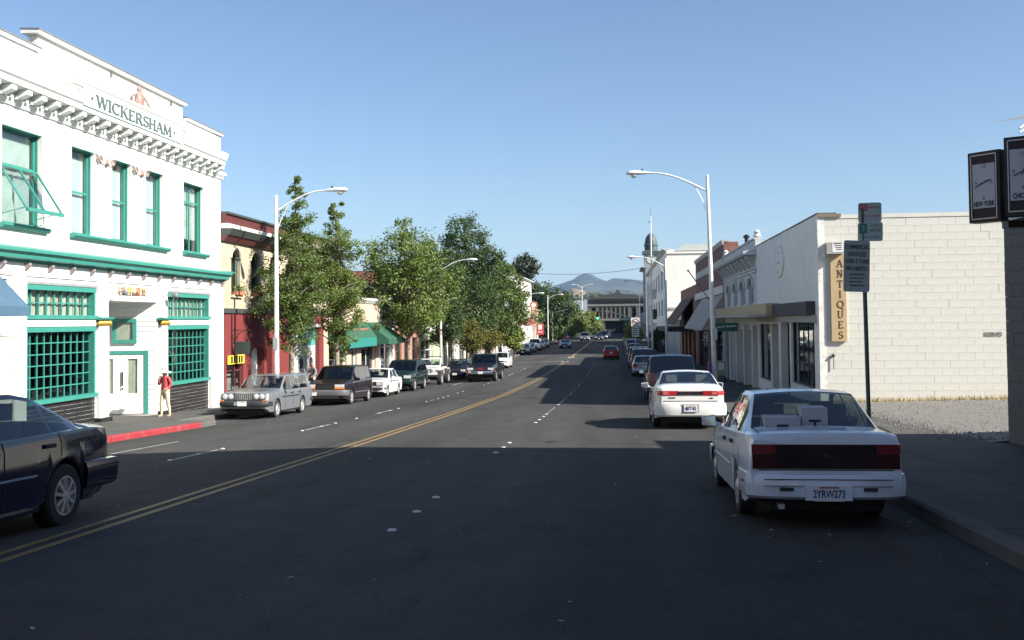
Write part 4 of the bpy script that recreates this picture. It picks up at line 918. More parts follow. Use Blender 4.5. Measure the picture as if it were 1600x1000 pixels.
# --- antiques building
AY0, AY1, AZ = 33.7, 48.35, 5.06
an = empty('antiques_building', (XR+4, (AY0+AY1)/2, g(40)-.1)); tag(an, 'pale stucco shop building with a sunlit white block side wall on the gravel lot', 'building')
q = MB(); q.box(XR+.1, XR+24, AY0+.012, AY0+.3, -1.9, AZ-.18); q.build('side_wall', BLKM, an)
blockwall(an, 'Y', AY0, XR+.22, XR+24, -1.75, AZ-.16, -1, BLKW, bw=.52, bh=.2455, key=lambda p: (p[0] > 13.2, p[2] < -1.2, p[0]))
fr = [(34.55, 41.3, sz(38)-SWL+.15, 1.62)]
gd = [(34.6, 39.2, g(37)+.62, 1.55), (39.55, 41.6, -3, 1.55), (42.2, 44.0, -3, 1.4), (44.4, 47.8, g(46)+.6, 1.4)]
q = MB(); wallX(q, XR, XR+.28, AY0+.31, AY1, -2.3, AZ, gd); q.build('front_wall', SHADEW, an)
q = MB(); q.box(XR-.012, XR+.215, AY0-.012, AY0+.30, -2.2, AZ+.0); q.build('corner_pilaster', mat('chalky white paint', (.76,.76,.72), .75, var=.12, scale=3, dirt=((.35,.33,.3), 4, .7)), an)
q = MB(); q.box(XR-.03, XR+.6, AY0-.04, AY1, AZ+.003, AZ+.045); q.build('roof_edge', mat('roof flashing', (.12,.12,.11), .7), an)
q = MB(); q.box(XR+.23, XR+24, AY0-.015, AY0+.29, AZ-.155, AZ-.02); q.build('side_coping', BLKW, an)
q = MB(); q.box(XR-.02, XR+.75, AY0-.06, AY0-.018, AZ-.10, AZ+.0); q.build('coping_corner', mat('rusty tin', (.2,.16,.12), .7), an)
q = MB(); q.box(XR+.28, XR+24, AY1-.25, AY1, -2.3, AZ-.2); q.box(XR+8, XR+24, AY0+.31, AY1-.26, -2.3, AZ-.2); q.build('rear_wall', SHADEW, an)
q = MB(); q.box(XR+.29, XR+24, AY0+.31, AY1-.26, AZ-.15, AZ-.05); q.build('roof', ROOFM, an)
q = MB(); q.box(XR+3.0, XR+3.1, AY0+.32, AY1-.26, -2.0, 2.2); q.box(XR+.3, XR+3, AY0+.32, AY1-.26, 2.0, 2.1); q.box(XR+.3, XR+3, AY0+.32, AY1-.26, -1.9, -1.45); q.build('interior', DARKIN, an)
for i, h in enumerate(gd):
    if i in (0, 3): window(an, XR, -1, *h, depth=.15, fm=BLACK, gm=GLASS, mull=[k/5 for k in range(1,5)] if i == 0 else (.5,), rails=(.35,) if i == 0 else (), fw=.06, name='shop_window')
    else: window(an, XR, -1, *h, depth=.7, fm=DKTRIM, gm=GLASSD, mull=(.5,), fw=.08, name='shop_door')
q = MB(); q.box(XR-.30, XR-.002, 34.35, 41.75, 1.74, 2.20); q.build('fascia_dark', mat('charcoal fascia', (.045,.045,.045), .7, var=.1), an)
q = MB(); q.box(XR-.12, XR-.002, 34.0, 47.5, 1.48, 1.735); q.build('fascia_board', mat('grey beige board', (.36,.34,.3), .7, var=.08), an)
TAN = mat('tan fascia board', (.46,.36,.2), .7, var=.08, scale=2, dirt=((.36,.28,.17), 2, .5))
for a, b in ((41.77, 47.2), (47.22, 54.6), (54.62, 62.8)):
    q = MB(); q.box(XR-.55, XR-.003, a, b, 1.80, 2.26); q.build('canopy_fascia', TAN, an)
q = MB(); q.box(XR-1.2, XR-.003, 42.0, 62.6, 1.70, 1.795); q.build('canopy', mat('canopy soffit', (.4,.38,.34), .7), an)
# oval plaque
q = MB(); q.lathe((XR-.001, 41.55, 3.95), [(1,-.0),(1,-.05),(.94,-.07),(.93,-.05),(.02,-.05)], 40, 'X', sq=(1.12, .68)); ov = q.build('oval_plaque', SHADEW, None); tag(ov, 'pale oval relief plaque on the shaded stucco wall', 'plaque')
for v_ in range(len(ov.data.vertices)): pass
q = MB(); q.box(XR-.075, XR-.05, 41.2, 41.9, 3.88, 3.92); q.box(XR-.075, XR-.05, 41.4, 41.65, 4.3, 4.36); q.box(XR-.075, XR-.05, 41.35, 41.75, 3.5, 3.55); q.build('relief', mat('grey relief', (.44,.44,.42), .8), ov)
# vertical ANTIQUES board
sx0, sx1, sz0, sz1 = 6.97, 7.46, .86, 3.72; sp_ = mat('tan sign board', (.45,.34,.19), .6, var=.06, scale=3)
q = MB(); q.box(sx0, sx1, AY0-.09, AY0-.012, sz0, sz1); asg = q.build('antiques_sign', sp_, None); tag(asg, 'tall tan vertical sign reading ANTIQUES on the white block wall', 'sign')
for i, ch in enumerate('ANTIQUES'):
    hgt = .235; wd = GLY[ch][1]*hgt*.95; zz = sz1-.42-i*.335; q = MB()
    glyph(q, ch, frame(((sx0+sx1)/2+.05-wd/2, AY0-.091, zz), (1,0,0), (0,0,1)) @ Matrix.Diagonal((hgt*.95,hgt,1,1)), .008); q.build('letter', mat('brown letter', (.13,.05,.03), .5), asg)
q = MB(); q.box(6.82, 7.36, AY0-.28, AY0-.012, sz1+.005, sz1+.38); bx = q.build('sign_box', mat('grey tin box', (.33,.33,.31), .6), None); tag(bx, 'grey metal box with a white notice above the tall tan sign', 'sign box')
q = MB(); q.box(7.0, 7.35, AY0-.286, AY0-.282, sz1+.06, sz1+.40); pp = q.build('notice', WHITEW, bx)
for i in range(4):
    q = MB(); q.box(7.04+.03*i, 7.30, AY0-.290, AY0-.2865, sz1+.33-i*.065, sz1+.355-i*.065+ (.01 if i == 0 else 0)); q.build('print_line', LETTER, pp)
text('wall_lettering', 'RESERVED', .2, mat('grey stencil paint', (.1,.1,.1), .8), an, frame((12.07, AY0-.012, 1.04), (1,0,0), (0,0,1)), .003, sx=.62)
# tap and pipe, cracks
q = MB(); q.bar((7.02, AY0-.05, -.05), (7.02, AY0-.05, .38), .02); q.lathe((7.02, AY0-.05, .40), [(.05,-.04),(.06,0),(.02,.06)], 8); q.build('wall_spigot', BLACK, an)
# weeds along the wall foot
DRYG = mat('dry weeds', (.42,.30,.12), .9, var=.35, scale=12)
q = MB(); rr = random.Random(21)
for i in range(1500):
    x = rr.uniform(6.8, 18); y = AY0-.03-abs(rr.gauss(0,.22)); z = lotz(x, y)+.01; h = rr.uniform(.04,.2); a = rr.uniform(0,6.3); t = .012
    q.add([(x-math.cos(a)*t,y-math.sin(a)*t,z),(x+math.cos(a)*t,y+math.sin(a)*t,z),(x+rr.gauss(0,.05),y+rr.gauss(0,.04),z+h)], [(0,1,2)])
tag(q.build('dry_weeds', DRYG, None, fix=False), 'dry yellow weeds along the foot of the white block wall', 'weeds')['kind'] = 'stuff'
# --- Victorian
VW = mat('pale grey wood', (.50,.52,.52), .65, var=.06, scale=3); v0, v1 = AY1+.02, 62.9
vc = empty('victorian_shop', (XR+4, (v0+v1)/2, g(55)-.1)); tag(vc, 'pale wooden Victorian shop with four arched windows and a bracketed cornice', 'building')
va = [(v0+1.2+i*3.3, v0+3.0+i*3.3, 2.35, 3.65) for i in range(4)]
vg = [(v0+.8, v0+3.4, -3, 1.1), (v0+4.2, v0+6.6, -3, 1.1), (v0+7.4, v0+9.6, -3, 1.1), (v0+10.4, v1-1, -3, 1.1)]
q = MB(); wallX(q, XR, XR+.3, v0, v1, -2.6, 4.9, va+vg)
for a in va: arch_fill(q, XR, XR+.3, a[0], a[1], a[3]-.5, a[3])
q.build('front_wall', VW, vc)
for a in va:
    window(vc, XR, -1, *a, depth=.18, fm=VW, gm=GLASSD, rails=(.45,), fw=.08)
    c = (a[0]+a[1])/2; q = MB(); q.tube([(XR-.04, c-(a[1]-a[0])*.54*math.cos(t), a[3]-.5+.56*math.sin(t)) for t in [math.pi*i/10 for i in range(11)]], .07, 6); q.build('arch_hood', VW, vc, smooth=50)
for h in vg: window(vc, XR, -1, *h, depth=.15, fm=VW, gm=GLASS, mull=(.5,), fw=.1, name='shop_door')
for i in range(5):
    yy = v0+.35+i*3.3; q = MB(); q.box(XR-.22, XR-.002, yy-.2, yy+.2, -2.2, 1.3); q.build('pilaster', VW, vc)
    q = MB(); q.prism([(XR-.002,4.1),(XR-.1,4.15),(XR-.42,4.55),(XR-.42,4.68),(XR-.002,4.68)], 'Y', yy+.3, yy+.7); q.build('bracket', VW, vc)
    if i < 4: q = MB(); q.prism([(XR-.002,4.1),(XR-.1,4.15),(XR-.42,4.55),(XR-.42,4.68),(XR-.002,4.68)], 'Y', yy+1.8, yy+2.2); q.build('bracket', VW, vc)
q = MB(); q.prism([(XR+.28,4.685),(XR-.55,4.685),(XR-.62,4.78),(XR-.62,4.86),(XR-.1,4.95),(XR+.28,4.95)], 'Y', v0, v1+.1); q.build('cornice', VW, vc)
q = MB(); q.box(XR-.04, XR+.25, v0, v1, 4.953, 5.42); q.build('parapet', VW, vc); q = MB(); q.box(XR-.12, XR+.3, v0, v1+.05, 5.423, 5.5); q.build('coping', VW, vc)
q = MB(); q.box(XR-.08, XR-.002, v0, v1, 3.85, 3.95); q.box(XR-.07, XR-.002, v0, v1, 4.02, 4.09); q.build('string_moulding', VW, vc)
q = MB(); q.lathe((XR+.1, v0+.3, 5.5), [(.1,0),(.2,.1),(.12,.2),(.16,.3),(.02,.42)], 10); q.build('finial', VW, vc, smooth=40); q = MB(); q.lathe((XR+.1, v1-.3, 5.5), [(.1,0),(.2,.1),(.12,.2),(.16,.3),(.02,.42)], 10); q.build('finial', VW, vc, smooth=40)
q = MB(); q.box(XR+1.2, XR+14, v0, v1, -2.6, 4.4); q.box(XR+.301, XR+1.19, v0, v0+.2, -2.6, 5); q.box(XR+.301, XR+1.19, v1-.2, v1, -2.6, 5); q.build('rear_wall', REDB, vc)
q = MB(); q.box(XR+3.2, XR+3.9, v0+1.5, v0+2.2, 4.3, 5.9); q.build('chimney', brickmat('chimney brick', (.42,.2,.13), (.5,.27,.18), (.4,.35,.3), axis='Y'), vc)
# green shop sign hanging under the canopy
p_ = onX(1132, 511, 4.9); e = empty('hanging_sign', (4.9, p_.y, p_.z)); tag(e, 'dark green hanging sign with pale lettering under the canopy beside the right lamp post', 'sign')
q = MB(); q.box(4.45, 5.5, p_.y-.04, p_.y+.04, p_.z-.2, p_.z+.2); q.build('board', mat('bottle green', (.02,.10,.07), .5), e)
rr = random.Random(2)
for i in range(14):
    if i == 6: continue
    q = MB(); x = 4.52+i*.066; hh = rr.choice((.04,.05,.07)); q.box(x, x+.045, p_.y-.05, p_.y-.041, p_.z-.03+.004*i, p_.z-.03+hh+.004*i); q.build('sign_print', WHITEW, e)
q = MB(); q.bar((4.6,p_.y,p_.z+.2),(4.6,p_.y,1.70),.015); q.bar((5.4,p_.y,p_.z+.2),(5.4,p_.y,1.70),.015); q.build('hanger', BLACK, e)
# --- brick building with big awning
b0, b9, BZ = 62.95, 85.4, 6.45; BRD = brickmat('dark red brick', (.17,.065,.055), (.22,.09,.07), (.2,.16,.14))
e = shop('brick_parapet_building', 'dark brick building with a white checker band and a wide tan awning', 'building', XR, -1, b0, b9, BZ, BRD, ground=[(b0+1, b0+6, -3, .9), (b0+7, b0+10, -3, .9), (b0+12, b9-2, -3, .9)], fm=DKTRIM, fascia=(3.25, 3.75, OFFW), cornice=(.12, mat('grey coping', (.4,.4,.38), .7)))
for i in range(34):
    q = MB(); y = b0+.5+i*.64; q.box(XR-.05, XR-.002, y, y+.36, 4.95, 5.45); q.build('checker_panel', OFFW, e)
q = MB(); q.lathe((XR+1.6, b0+1.5, BZ-.4), [(.12,0),(.12,.7),(.2,.72),(.2,.85),(.05,.95)], 12); q.build('roof_vent', BLACK, e)
q = MB(); a0, a1 = b0+.3, 79.5
q.prism([(XR-.003,3.2),(XR-1.4,1.0),(XR-1.4,.92),(XR-.003,3.12)], 'Y', a0, a1); q.add([(XR-.003,a0+.01,3.1),(XR-1.38,a0+.01,.95),(XR-.003,a0+.01,.95)], [(0,1,2)])
tag(q.build('awning', mat('beige canvas', (.40,.36,.32), .85, var=.08, scale=2), None), 'wide faded beige awning on the dark brick building', 'awning')
p0 = onX(1106, 470, XR-.2); q = MB(); q.tube([(XR-.05, p0.y, p0.z), (4.9, p0.y-2.0, p0.z+2.1)], .035, 6); fp = q.build('flag_pole', mat('red paint', (.5,.08,.05), .5), None); tag(fp, 'slanting red flag pole on the dark brick facade', 'flag pole')
q = MB(); q.lathe((4.9, p0.y-2.0, p0.z+2.08), [(.02,-.08),(.08,0),(.02,.1)], 8); q.build('finial', GOLD, fp)
ORB = mat('terracotta stucco', (.24,.11,.07), .8, var=.12, scale=1.5)
e = shop('terracotta_building', 'terracotta stucco building with a shed roof past the brick facade', 'building', XR, -1, b9+.05, 106, 4.6, ORB, ground=openings(b9, 106, 4, -3, .6, .6), fm=DKTRIM)
q = MB(); q.prism([(XR-.003,3.6),(XR-1.7,1.3),(XR-1.7,1.18),(XR-.003,3.48)], 'Y', 89, 105.5); q.build('shed_roof', mat('brown shingle', (.12,.07,.05), .9, var=.2), e)
q = MB(); q.box(XR-2.4, XR-.003, 89, 108, .55, .95); q.build('canopy', mat('dark canopy', (.02,.025,.025), .7), e)
# --- tall white building and low ones before it
WLAP = mat('white lap siding', (.74,.73,.68), .75, var=.06, scale=2, bump=.3, bscale=8, dirt=((.6,.56,.48), .8, .4))
e = shop('tall_white_hall', 'tall three-storey white building with a large blank sunlit side wall', 'building', 5.75, -1, 118, 190, 9.9, WLAP, upper=openings(118, 190, 8, 5.5, 7.9, .4)+openings(118, 190, 8, 2.1, 4.2, .4), ground=openings(118, 190, 7, -3, .6, .6), cornice=(.5, VW), depth=22, fm=mat('sage paint', (.2,.3,.28), .6))
q = MB(); q.box(6.0, 26, 117.9, 117.99, 2.8, 3.06); q.box(5.85, 15, 117.92, 117.99, 9.3, 9.4); q.build('belt_moulding', mat('weathered grey', (.3,.3,.28), .8), e)
q = MB(); q.prism([(6.6,9.7),(8.0,10.5),(13.5,10.3),(19.5,10.0),(24,9.7)], 'Y', 118.2, 185); q.build('hall_roof', mat('pale tin roof', (.5,.52,.5), .6), e)
e = shop('low_white_shop', 'low white shop front in the shade before the tall white building', 'building', XR, -1, 106.05, 117.8, 2.4, OFFW, ground=openings(106, 117.8, 3, -3, .6, .6), fascia=(1.0, 1.6, DKTRIM))
# --- clock tower corner building
TW = mat('tower grey paint', (.24,.25,.26), .7, var=.1, scale=1); TD = mat('verdigris dark', (.05,.075,.08), .6, var=.2, scale=2)
e = shop('clock_tower_building', 'grey corner building with a domed clock tower and spire beyond the white hall', 'building', XR-.6, -1, 216, 236, 13.0, TW, upper=openings(216, 236, 4, 8.5, 11.2, .4)+openings(216, 236, 4, 3.4, 6.4, .4), ground=openings(216, 236, 4, -3, .8, .6), cornice=(.9, mat('tower cornice', (.45,.44,.42), .7)), depth=20, fm=DKTRIM)
tx, ty = 7.55, 224.0
q = MB(); q.box(tx-1.5, tx+1.5, ty-1.5, ty+1.5, 12.5, 17.0); q.build('tower', TW, e)
q = MB(); q.box(tx-1.95, tx+1.95, ty-1.95, ty+1.95, 16.2, 16.9); q.build('tower_cornice', TD, e)
q = MB(); q.lathe((tx, ty, 17.0), [(1.45,-.02),(1.45,1.1),(1.6,1.15),(1.6,1.4),(1.4,1.6),(1.35,2.1),(1.2,2.8),(.9,3.4),(.5,3.8),(.12,4.0),(.1,4.8),(.02,5.0)], 20); q.build('dome', TD, e, smooth=35)
q = MB(); q.tube([(tx,ty,21.8),(tx,ty,26.6)], [.06,.03], 6); q.box(tx-.5, tx+.2, ty-.02, ty+.02, 23.4, 23.6); q.build('weather_vane', BLACK, e)
for dx, dy in ((-1,0),(0,-1)):
    q = MB()
    c = (tx-1.52, ty, 15.1) if dx else (tx, ty-1.52, 15.1)
    q.lathe(c, [(1.05,-.06),(1.05,.0)], 24, 'X' if dx else 'Y'); q.build('clock_face', mat('clock face', (.45,.5,.48), .5), e)
    q = MB()
    if dx: q.bar((tx-1.6,ty,15.1),(tx-1.6,ty,15.9),.08); q.bar((tx-1.6,ty,15.1),(tx-1.6,ty-.5,14.9),.1)
    else: q.bar((tx,ty-1.6,15.1),(tx,ty-1.6,15.9),.08); q.bar((tx,ty-1.6,15.1),(tx+.5,ty-1.6,14.9),.1)
    q.build('clock_hand', BLACK, e)
# --- building closing the street
ce = empty('street_end_building', (-1.2, 302, g(300)-.1)); tag(ce, 'dark two-storey building with a row of tall windows closing the street', 'building')
DB = mat('dark brown stone', (.085,.08,.078), .8, var=.1, scale=.5); x0, x1, yF = -9.1, 12.0, 302.0
wins = [(-8.0,-6.5)]+[(-5.7+i*1.32, -4.85+i*1.32) for i in range(7)]+[(4.1,5.6),(6.4,7.6),(8.2,9.4)]
q = MB(); hs_ = [(a, b, 2.3, 5.4) for a, b in wins]+[(-3.9, 5.8, -3, 1.2)]
wallX(q, 0, .5, x0, x1, -3, 7.3, hs_); q.v = [(v[1], yF+v[0], v[2]) for v in q.v]; q.build('front_wall', DB, ce)
q = MB(); q.box(x0, x1, yF+1, yF+20, -3, 7.4); q.box(x0, x0+.3, yF+.5, yF+1, -3, 7.4); q.box(x1-.3, x1, yF+.5, yF+1, -3, 7.4); q.build('rear_wall', DARKIN, ce)
for a, b in wins:
    q = MB(); q.box(a, a+.12, yF+.2, yF+.3, 2.3, 5.4); q.box(b-.12, b, yF+.2, yF+.3, 2.3, 5.4); q.box(a+.12, b-.12, yF+.2, yF+.3, 3.9, 4.05); wf = q.build('window', DKTRIM, ce)
    q = MB(); q.box(a+.12, b-.12, yF+.24, yF+.26, 2.3, 5.4); q.build('pane', GLASSD, wf)
    q = MB(); q.box(b+.05, b+.25, yF-.15, yF-.002, 2.2, 5.6); q.build('half_column', mat('column stone', (.17,.165,.155), .8), ce)
q = MB(); q.box(x0-.3, x1+.3, yF-.7, yF+1, 7.405, 8.6); q.box(x0-.5, x1+.5, yF-.95, yF+1, 8.0, 8.3); q.build('cornice', DKTRIM, ce)
q = MB(); q.box(x0, x1, yF-.25, yF-.002, 5.9, 6.5); q.box(x0, x1, yF-.3, yF-.002, 1.5, 2.1); q.build('string_course', mat('column stone', (.26,.25,.23)), ce)
q = MB(); q.prism([(-6,8.602),(6.5,8.602),(5.5,9.3),(1.0,9.6),(.2,10.9),(-.2,10.9),(-1.0,9.6),(-5,9.3)], 'Y', yF-.3, yF+.6); q.build('pediment', DKTRIM, ce)
q = MB(); q.prism([(1.2,-.6),(5.6,-.6),(5.0,.6),(3.4,1.2),(1.8,.6)], 'Y', yF-1.6, yF-.004); q.build('entrance_canopy', mat('dark maroon canvas', (.05,.025,.03), .8), ce)
e = shop('far_right_block', 'plain shaded building at the far right street corner', 'building', XR, -1, 236.1, 300, 3.6, TW, ground=openings(237, 300, 8, -3, .8, .6))
# --- grey block building at the right edge and the tall block behind it that shades the road
gb = empty('grey_block_building', (8.6, 15.5, g(15)-.1)); tag(gb, 'low grey concrete block building with painted round emblem beside the gravel lot', 'building')
GX = 6.8
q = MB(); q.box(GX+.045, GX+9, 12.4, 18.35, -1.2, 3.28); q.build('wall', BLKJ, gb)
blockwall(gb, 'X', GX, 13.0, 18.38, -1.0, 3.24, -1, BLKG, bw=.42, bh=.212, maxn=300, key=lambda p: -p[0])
q = MB(); q.box(GX-.03, GX+9, 12.4, 18.42, 3.285, 3.36); q.build('coping', mat('grey coping', (.4,.4,.38)), gb)
EMB = mat('black wall paint', (.035,.035,.035), .8)
q = MB(); q.lathe((GX-.012, 16.55, 1.55), [(.72,0),(.72,-.012)], 40, 'X'); 
q = MB(); n = 48
pts = []
for i in range(n):
    t0, t1 = 2*math.pi*i/n, 2*math.pi*(i+1)/n
    P = lambda t, r: (GX-.014, 16.5+r*math.cos(t), 1.95+r*math.sin(t))
    q.add([P(t0,.74),P(t1,.74),P(t1,.66),P(t0,.66)], [(0,1,2,3)])
q.build('painted_ring', EMB, gb, fix=False)
for i, ch in enumerate('CIGARS'):
    a = R(148-i*22); text('painted_letter', ch, .3, EMB, gb, frame((GX-.013, 16.5-.98*math.cos(a), 1.95+.98*math.sin(a)), (0,-math.sin(a),-math.cos(a)), (0,-math.cos(a),math.sin(a))), .003, bold=.012)
for i, ch in enumerate('SMOKES'):
    a = R(212+i*22); text('painted_letter', ch, .27, EMB, gb, frame((GX-.013, 16.5-.95*math.cos(a), 1.95+.95*math.sin(a)), (0,math.sin(a),math.cos(a)), (0,math.cos(a),-math.sin(a))), .003, bold=.012)
q = MB(); q.add([(GX-.014,16.95,2.0),(GX-.014,16.85,2.05),(GX-.014,16.75,1.98),(GX-.014,16.85,1.88)], [(0,1,2,3)]); q.build('painted_diamond', EMB, gb, fix=False)
tb = empty('tall_block', (20, -6, 0)); tag(tb, 'tall plain building behind the grey block building shading the road', 'building')
TBH = 12.1; TBY = 12.35
q = MB(); q.box(7.0, 30, -34, TBY, -1.5, TBH); q.build('wall', mat('dull brick', (.3,.2,.15), .85, var=.15), tb); q = MB(); q.box(7.1, 29.9, -33.9, TBY-.1, TBH+.003, TBH+.1); q.build('roof', ROOFM, tb)
lb = empty('unseen_brick_block', (XF-6, -8, 0)); tag(lb, 'unseen dark brick building added across the street to shade the near road', 'building')  # stands out of view, added to close off sky light over the near road
q = MB(); q.box(XF-14, XF-.5, -36, 13.5, -1.5, 9.5); q.build('wall', brickmat('unseen block brick', (.12,.075,.06), (.15,.09,.07), (.11,.1,.09)), lb); q = MB(); q.box(XF-13.9, XF-.6, -35.9, 13.4, 9.503, 9.6); q.build('roof', ROOFM, lb)
# world-time clock cluster on brackets
ck = empty('wall_clocks', (5.2, 12.3, 2.7)); tag(ck, 'cluster of black box clocks lettered with city names on a wall bracket', 'clock')
FACE = mat('clock dial white', (.5,.52,.55), .4, var=.05)
def clockbox(c, rot, w_, h_, d_, city, hm, hh):
    M = Matrix.Translation(c) @ Matrix.Rotation(rot, 4, 'Z')      # local -Y is the face
    q = MB(); q.box(-w_/2, w_/2, 0, d_, -h_/2, h_/2); bx_ = MBxf(q, M).build('clock_case', BLACK, ck)
    q = MB(); e_ = .035
    q.box(-w_/2+e_, w_/2-e_, -.012, -.001, -h_/2+e_, -h_/2+e_+.014); q.box(-w_/2+e_, w_/2-e_, -.012, -.001, h_/2-e_-.014, h_/2-e_); q.box(-w_/2+e_, -w_/2+e_+.012, -.012, -.001, -h_/2+e_, h_/2-e_); q.box(w_/2-e_-.012, w_/2-e_, -.012, -.001, -h_/2+e_, h_/2-e_); MBxf(q, M).build('bezel', GALV, bx_)
    q = MB(); q.box(-w_/2+.06, w_/2-.06, -.008, -.002, -h_/2+.17, h_/2-.15); MBxf(q, M).build('dial', FACE, bx_)
    TM = lambda x, z: M @ frame((x, -.0085, z), (1,0,0), (0,0,1))
    text('dial_lettering', city, .085, BLACK, bx_, TM(0, -h_/2+.22), .002, sx=.58, bold=.003)
    for ch, x, z in (('12',0,.24),('3',.11,.03),('6',0,-.17),('9',-.11,.03)): text('dial_number', ch, .06, BLACK, bx_, TM(x*.9, z*.95+.02), .002)
    for a, l, t in ((hm,.12,.014),(hh,.09,.018)):
        q = MB(); q.bar((-math.sin(R(a))*.05,-.014,.05-math.cos(R(a))*.05),(math.sin(R(a))*l,-.014,.05+math.cos(R(a))*l),t,.006); MBxf(q, M).build('clock_hand', BLACK, bx_)
clockbox((4.43,12.55,3.20), R(-50), .40, .86, .17, 'NEW YORK', 245, 72)
clockbox((4.72,12.12,3.27), R(-30), .40, .92, .3, 'CHICAGO', 245, 20)
q = MB(); q.box(4.7, 6.85, 12.55, 12.75, 2.70, 2.785); q.box(5.2, 6.85, 12.62, 12.82, 3.5, 3.6); q.build('bracket', BLACK, ck)
# TV antenna on the low roof
at_ = empty('tv_antenna', (7.2, 17.4, 3.36)); tag(at_, 'thin metal television antenna on the low roof behind the clocks', 'antenna')
q = MB(); q.tube([(7.2,17.4,3.36),(7.2,17.4,4.95)], .02, 6); q.tube([(6.62,17.1,4.72),(7.3,17.45,5.16)], .016, 6); q.tube([(6.62,17.1,4.65),(7.3,17.45,5.09)], .012, 6); q.build('boom', GALV, at_)
for i in range(6):
    q = MB(); x = 6.5+i*.16; z = 4.86+i*.02; q.tube([(x-.25,17.1+i*.06,z-.02),(x+.35,17.2+i*.06,z+.10)], .006, 4); q.build('element', GALV, at_)
# ------------------------------------------------------------------ vehicles
TYRE = mat('tyre rubber', (.022,.022,.022), .85, var=.2, scale=20); ALLOY = mat('alloy wheel', (.62,.63,.64), .3, .7, var=.08); CHROME = mat('chrome', (.7,.71,.72), .12, 1, var=0)
STEELW = mat('painted wheel', (.45,.46,.46), .4, .5, var=.1); PLAST = mat('black plastic', (.025,.025,.027), .55, var=.15); SEAT = mat('seat cloth', (.09,.09,.095), .9); SEATL = mat('pale seat cloth', (.35,.32,.27), .9)
CGLASS = glassmat('car glass', (.50,.56,.54), 1.3); CGLASSD = glassmat('tinted car glass', (.10,.12,.12), 1.3); LAMPC = mat('headlamp glass', (.75,.77,.78), .08, .25, var=.15, scale=40); LAMPR = mat('tail lamp red', (.38,.015,.02), .15, var=.2, scale=25, coat=1)
LAMPO = mat('indicator amber', (.75,.22,.03), .2, var=.1, coat=1); PLATEW = mat('number plate white', (.72,.73,.72), .4, var=.05); DKRED = mat('smoked lens', (.025,.012,.012), .12, coat=1); SEAM = mat('panel gap', (.012,.012,.013), .8); PLBLUE = mat('plate blue', (.03,.05,.2), .5)
def paint(name, col, metal=.0, rough=.25): return mat('paint '+name, col, rough, metal, var=.06, scale=2.5, coat=.7, spec=.35)
def lerp_pts(P, s):
    if s <= P[0][0]: return P[0][1]
    for (a, va), (b, vb) in zip(P, P[1:]):
        if s <= b: return va + (vb-va)*(s-a)/(b-a) if b > a else vb
    return P[-1][1]
def smooth_pts(P, s, r=.05):
    return (lerp_pts(P, s-r) + 2*lerp_pts(P, s) + lerp_pts(P, s+r))/4
def wheel(par, x, y, wr, side, wm, tw=.19, spokes=0, detail=True):
    n = 28 if detail else 16; o = side
    q = MB(); h = tw/2; q.lathe((x, y, wr), [(wr*.62,-h),(wr*.9,-h),(wr*.985,-h*.8),(wr,-h*.45),(wr,h*.45),(wr*.985,h*.8),(wr*.9,h),(wr*.64,h*.92),(wr*.62,h*.8),(wr*.62,-h)], n, 'X', cap=False)
    wp = q.build('wheel', TYRE, par, smooth=35)
    xo = x + o*h*.78; rr_ = wr*.63
    q = MB(); q.lathe((xo, y, wr), [(rr_,-o*.02),(rr_,o*.022),(rr_*.9,o*.022),(rr_*.86,-o*.03),(.01,-o*.03)], n, 'X')
    if spokes:
        for k in range(spokes):
            a = 2*math.pi*k/spokes+.2; c, s_ = math.cos(a), math.sin(a)
            p0 = Vector((xo+o*.012, y+c*rr_*.14, wr+s_*rr_*.14)); p1 = Vector((xo+o*.006, y+c*rr_*.9, wr+s_*rr_*.9)); q.bar(p0, p1, .045, .034)
        q.lathe((xo+o*.01, y, wr), [(rr_*.24,-.02),(rr_*.22,.02),(rr_*.1,.024)] if o > 0 else [(rr_*.24,.02),(rr_*.22,-.02),(rr_*.1,-.024)], 12, 'X')
    else:
        q.lathe((xo, y, wr), [(rr_*.84,-o*.029),(rr_*.6,o*.012),(rr_*.35,o*.03),(rr_*.12,o*.036)], n, 'X')
    q.build('rim', wm, wp, smooth=40)
    if spokes: q = MB(); q.lathe((xo-o*.028, y, wr), [(rr_*.87,0),(rr_*.87,-o*.006)], n, 'X'); q.build('brake', SEAM, wp)
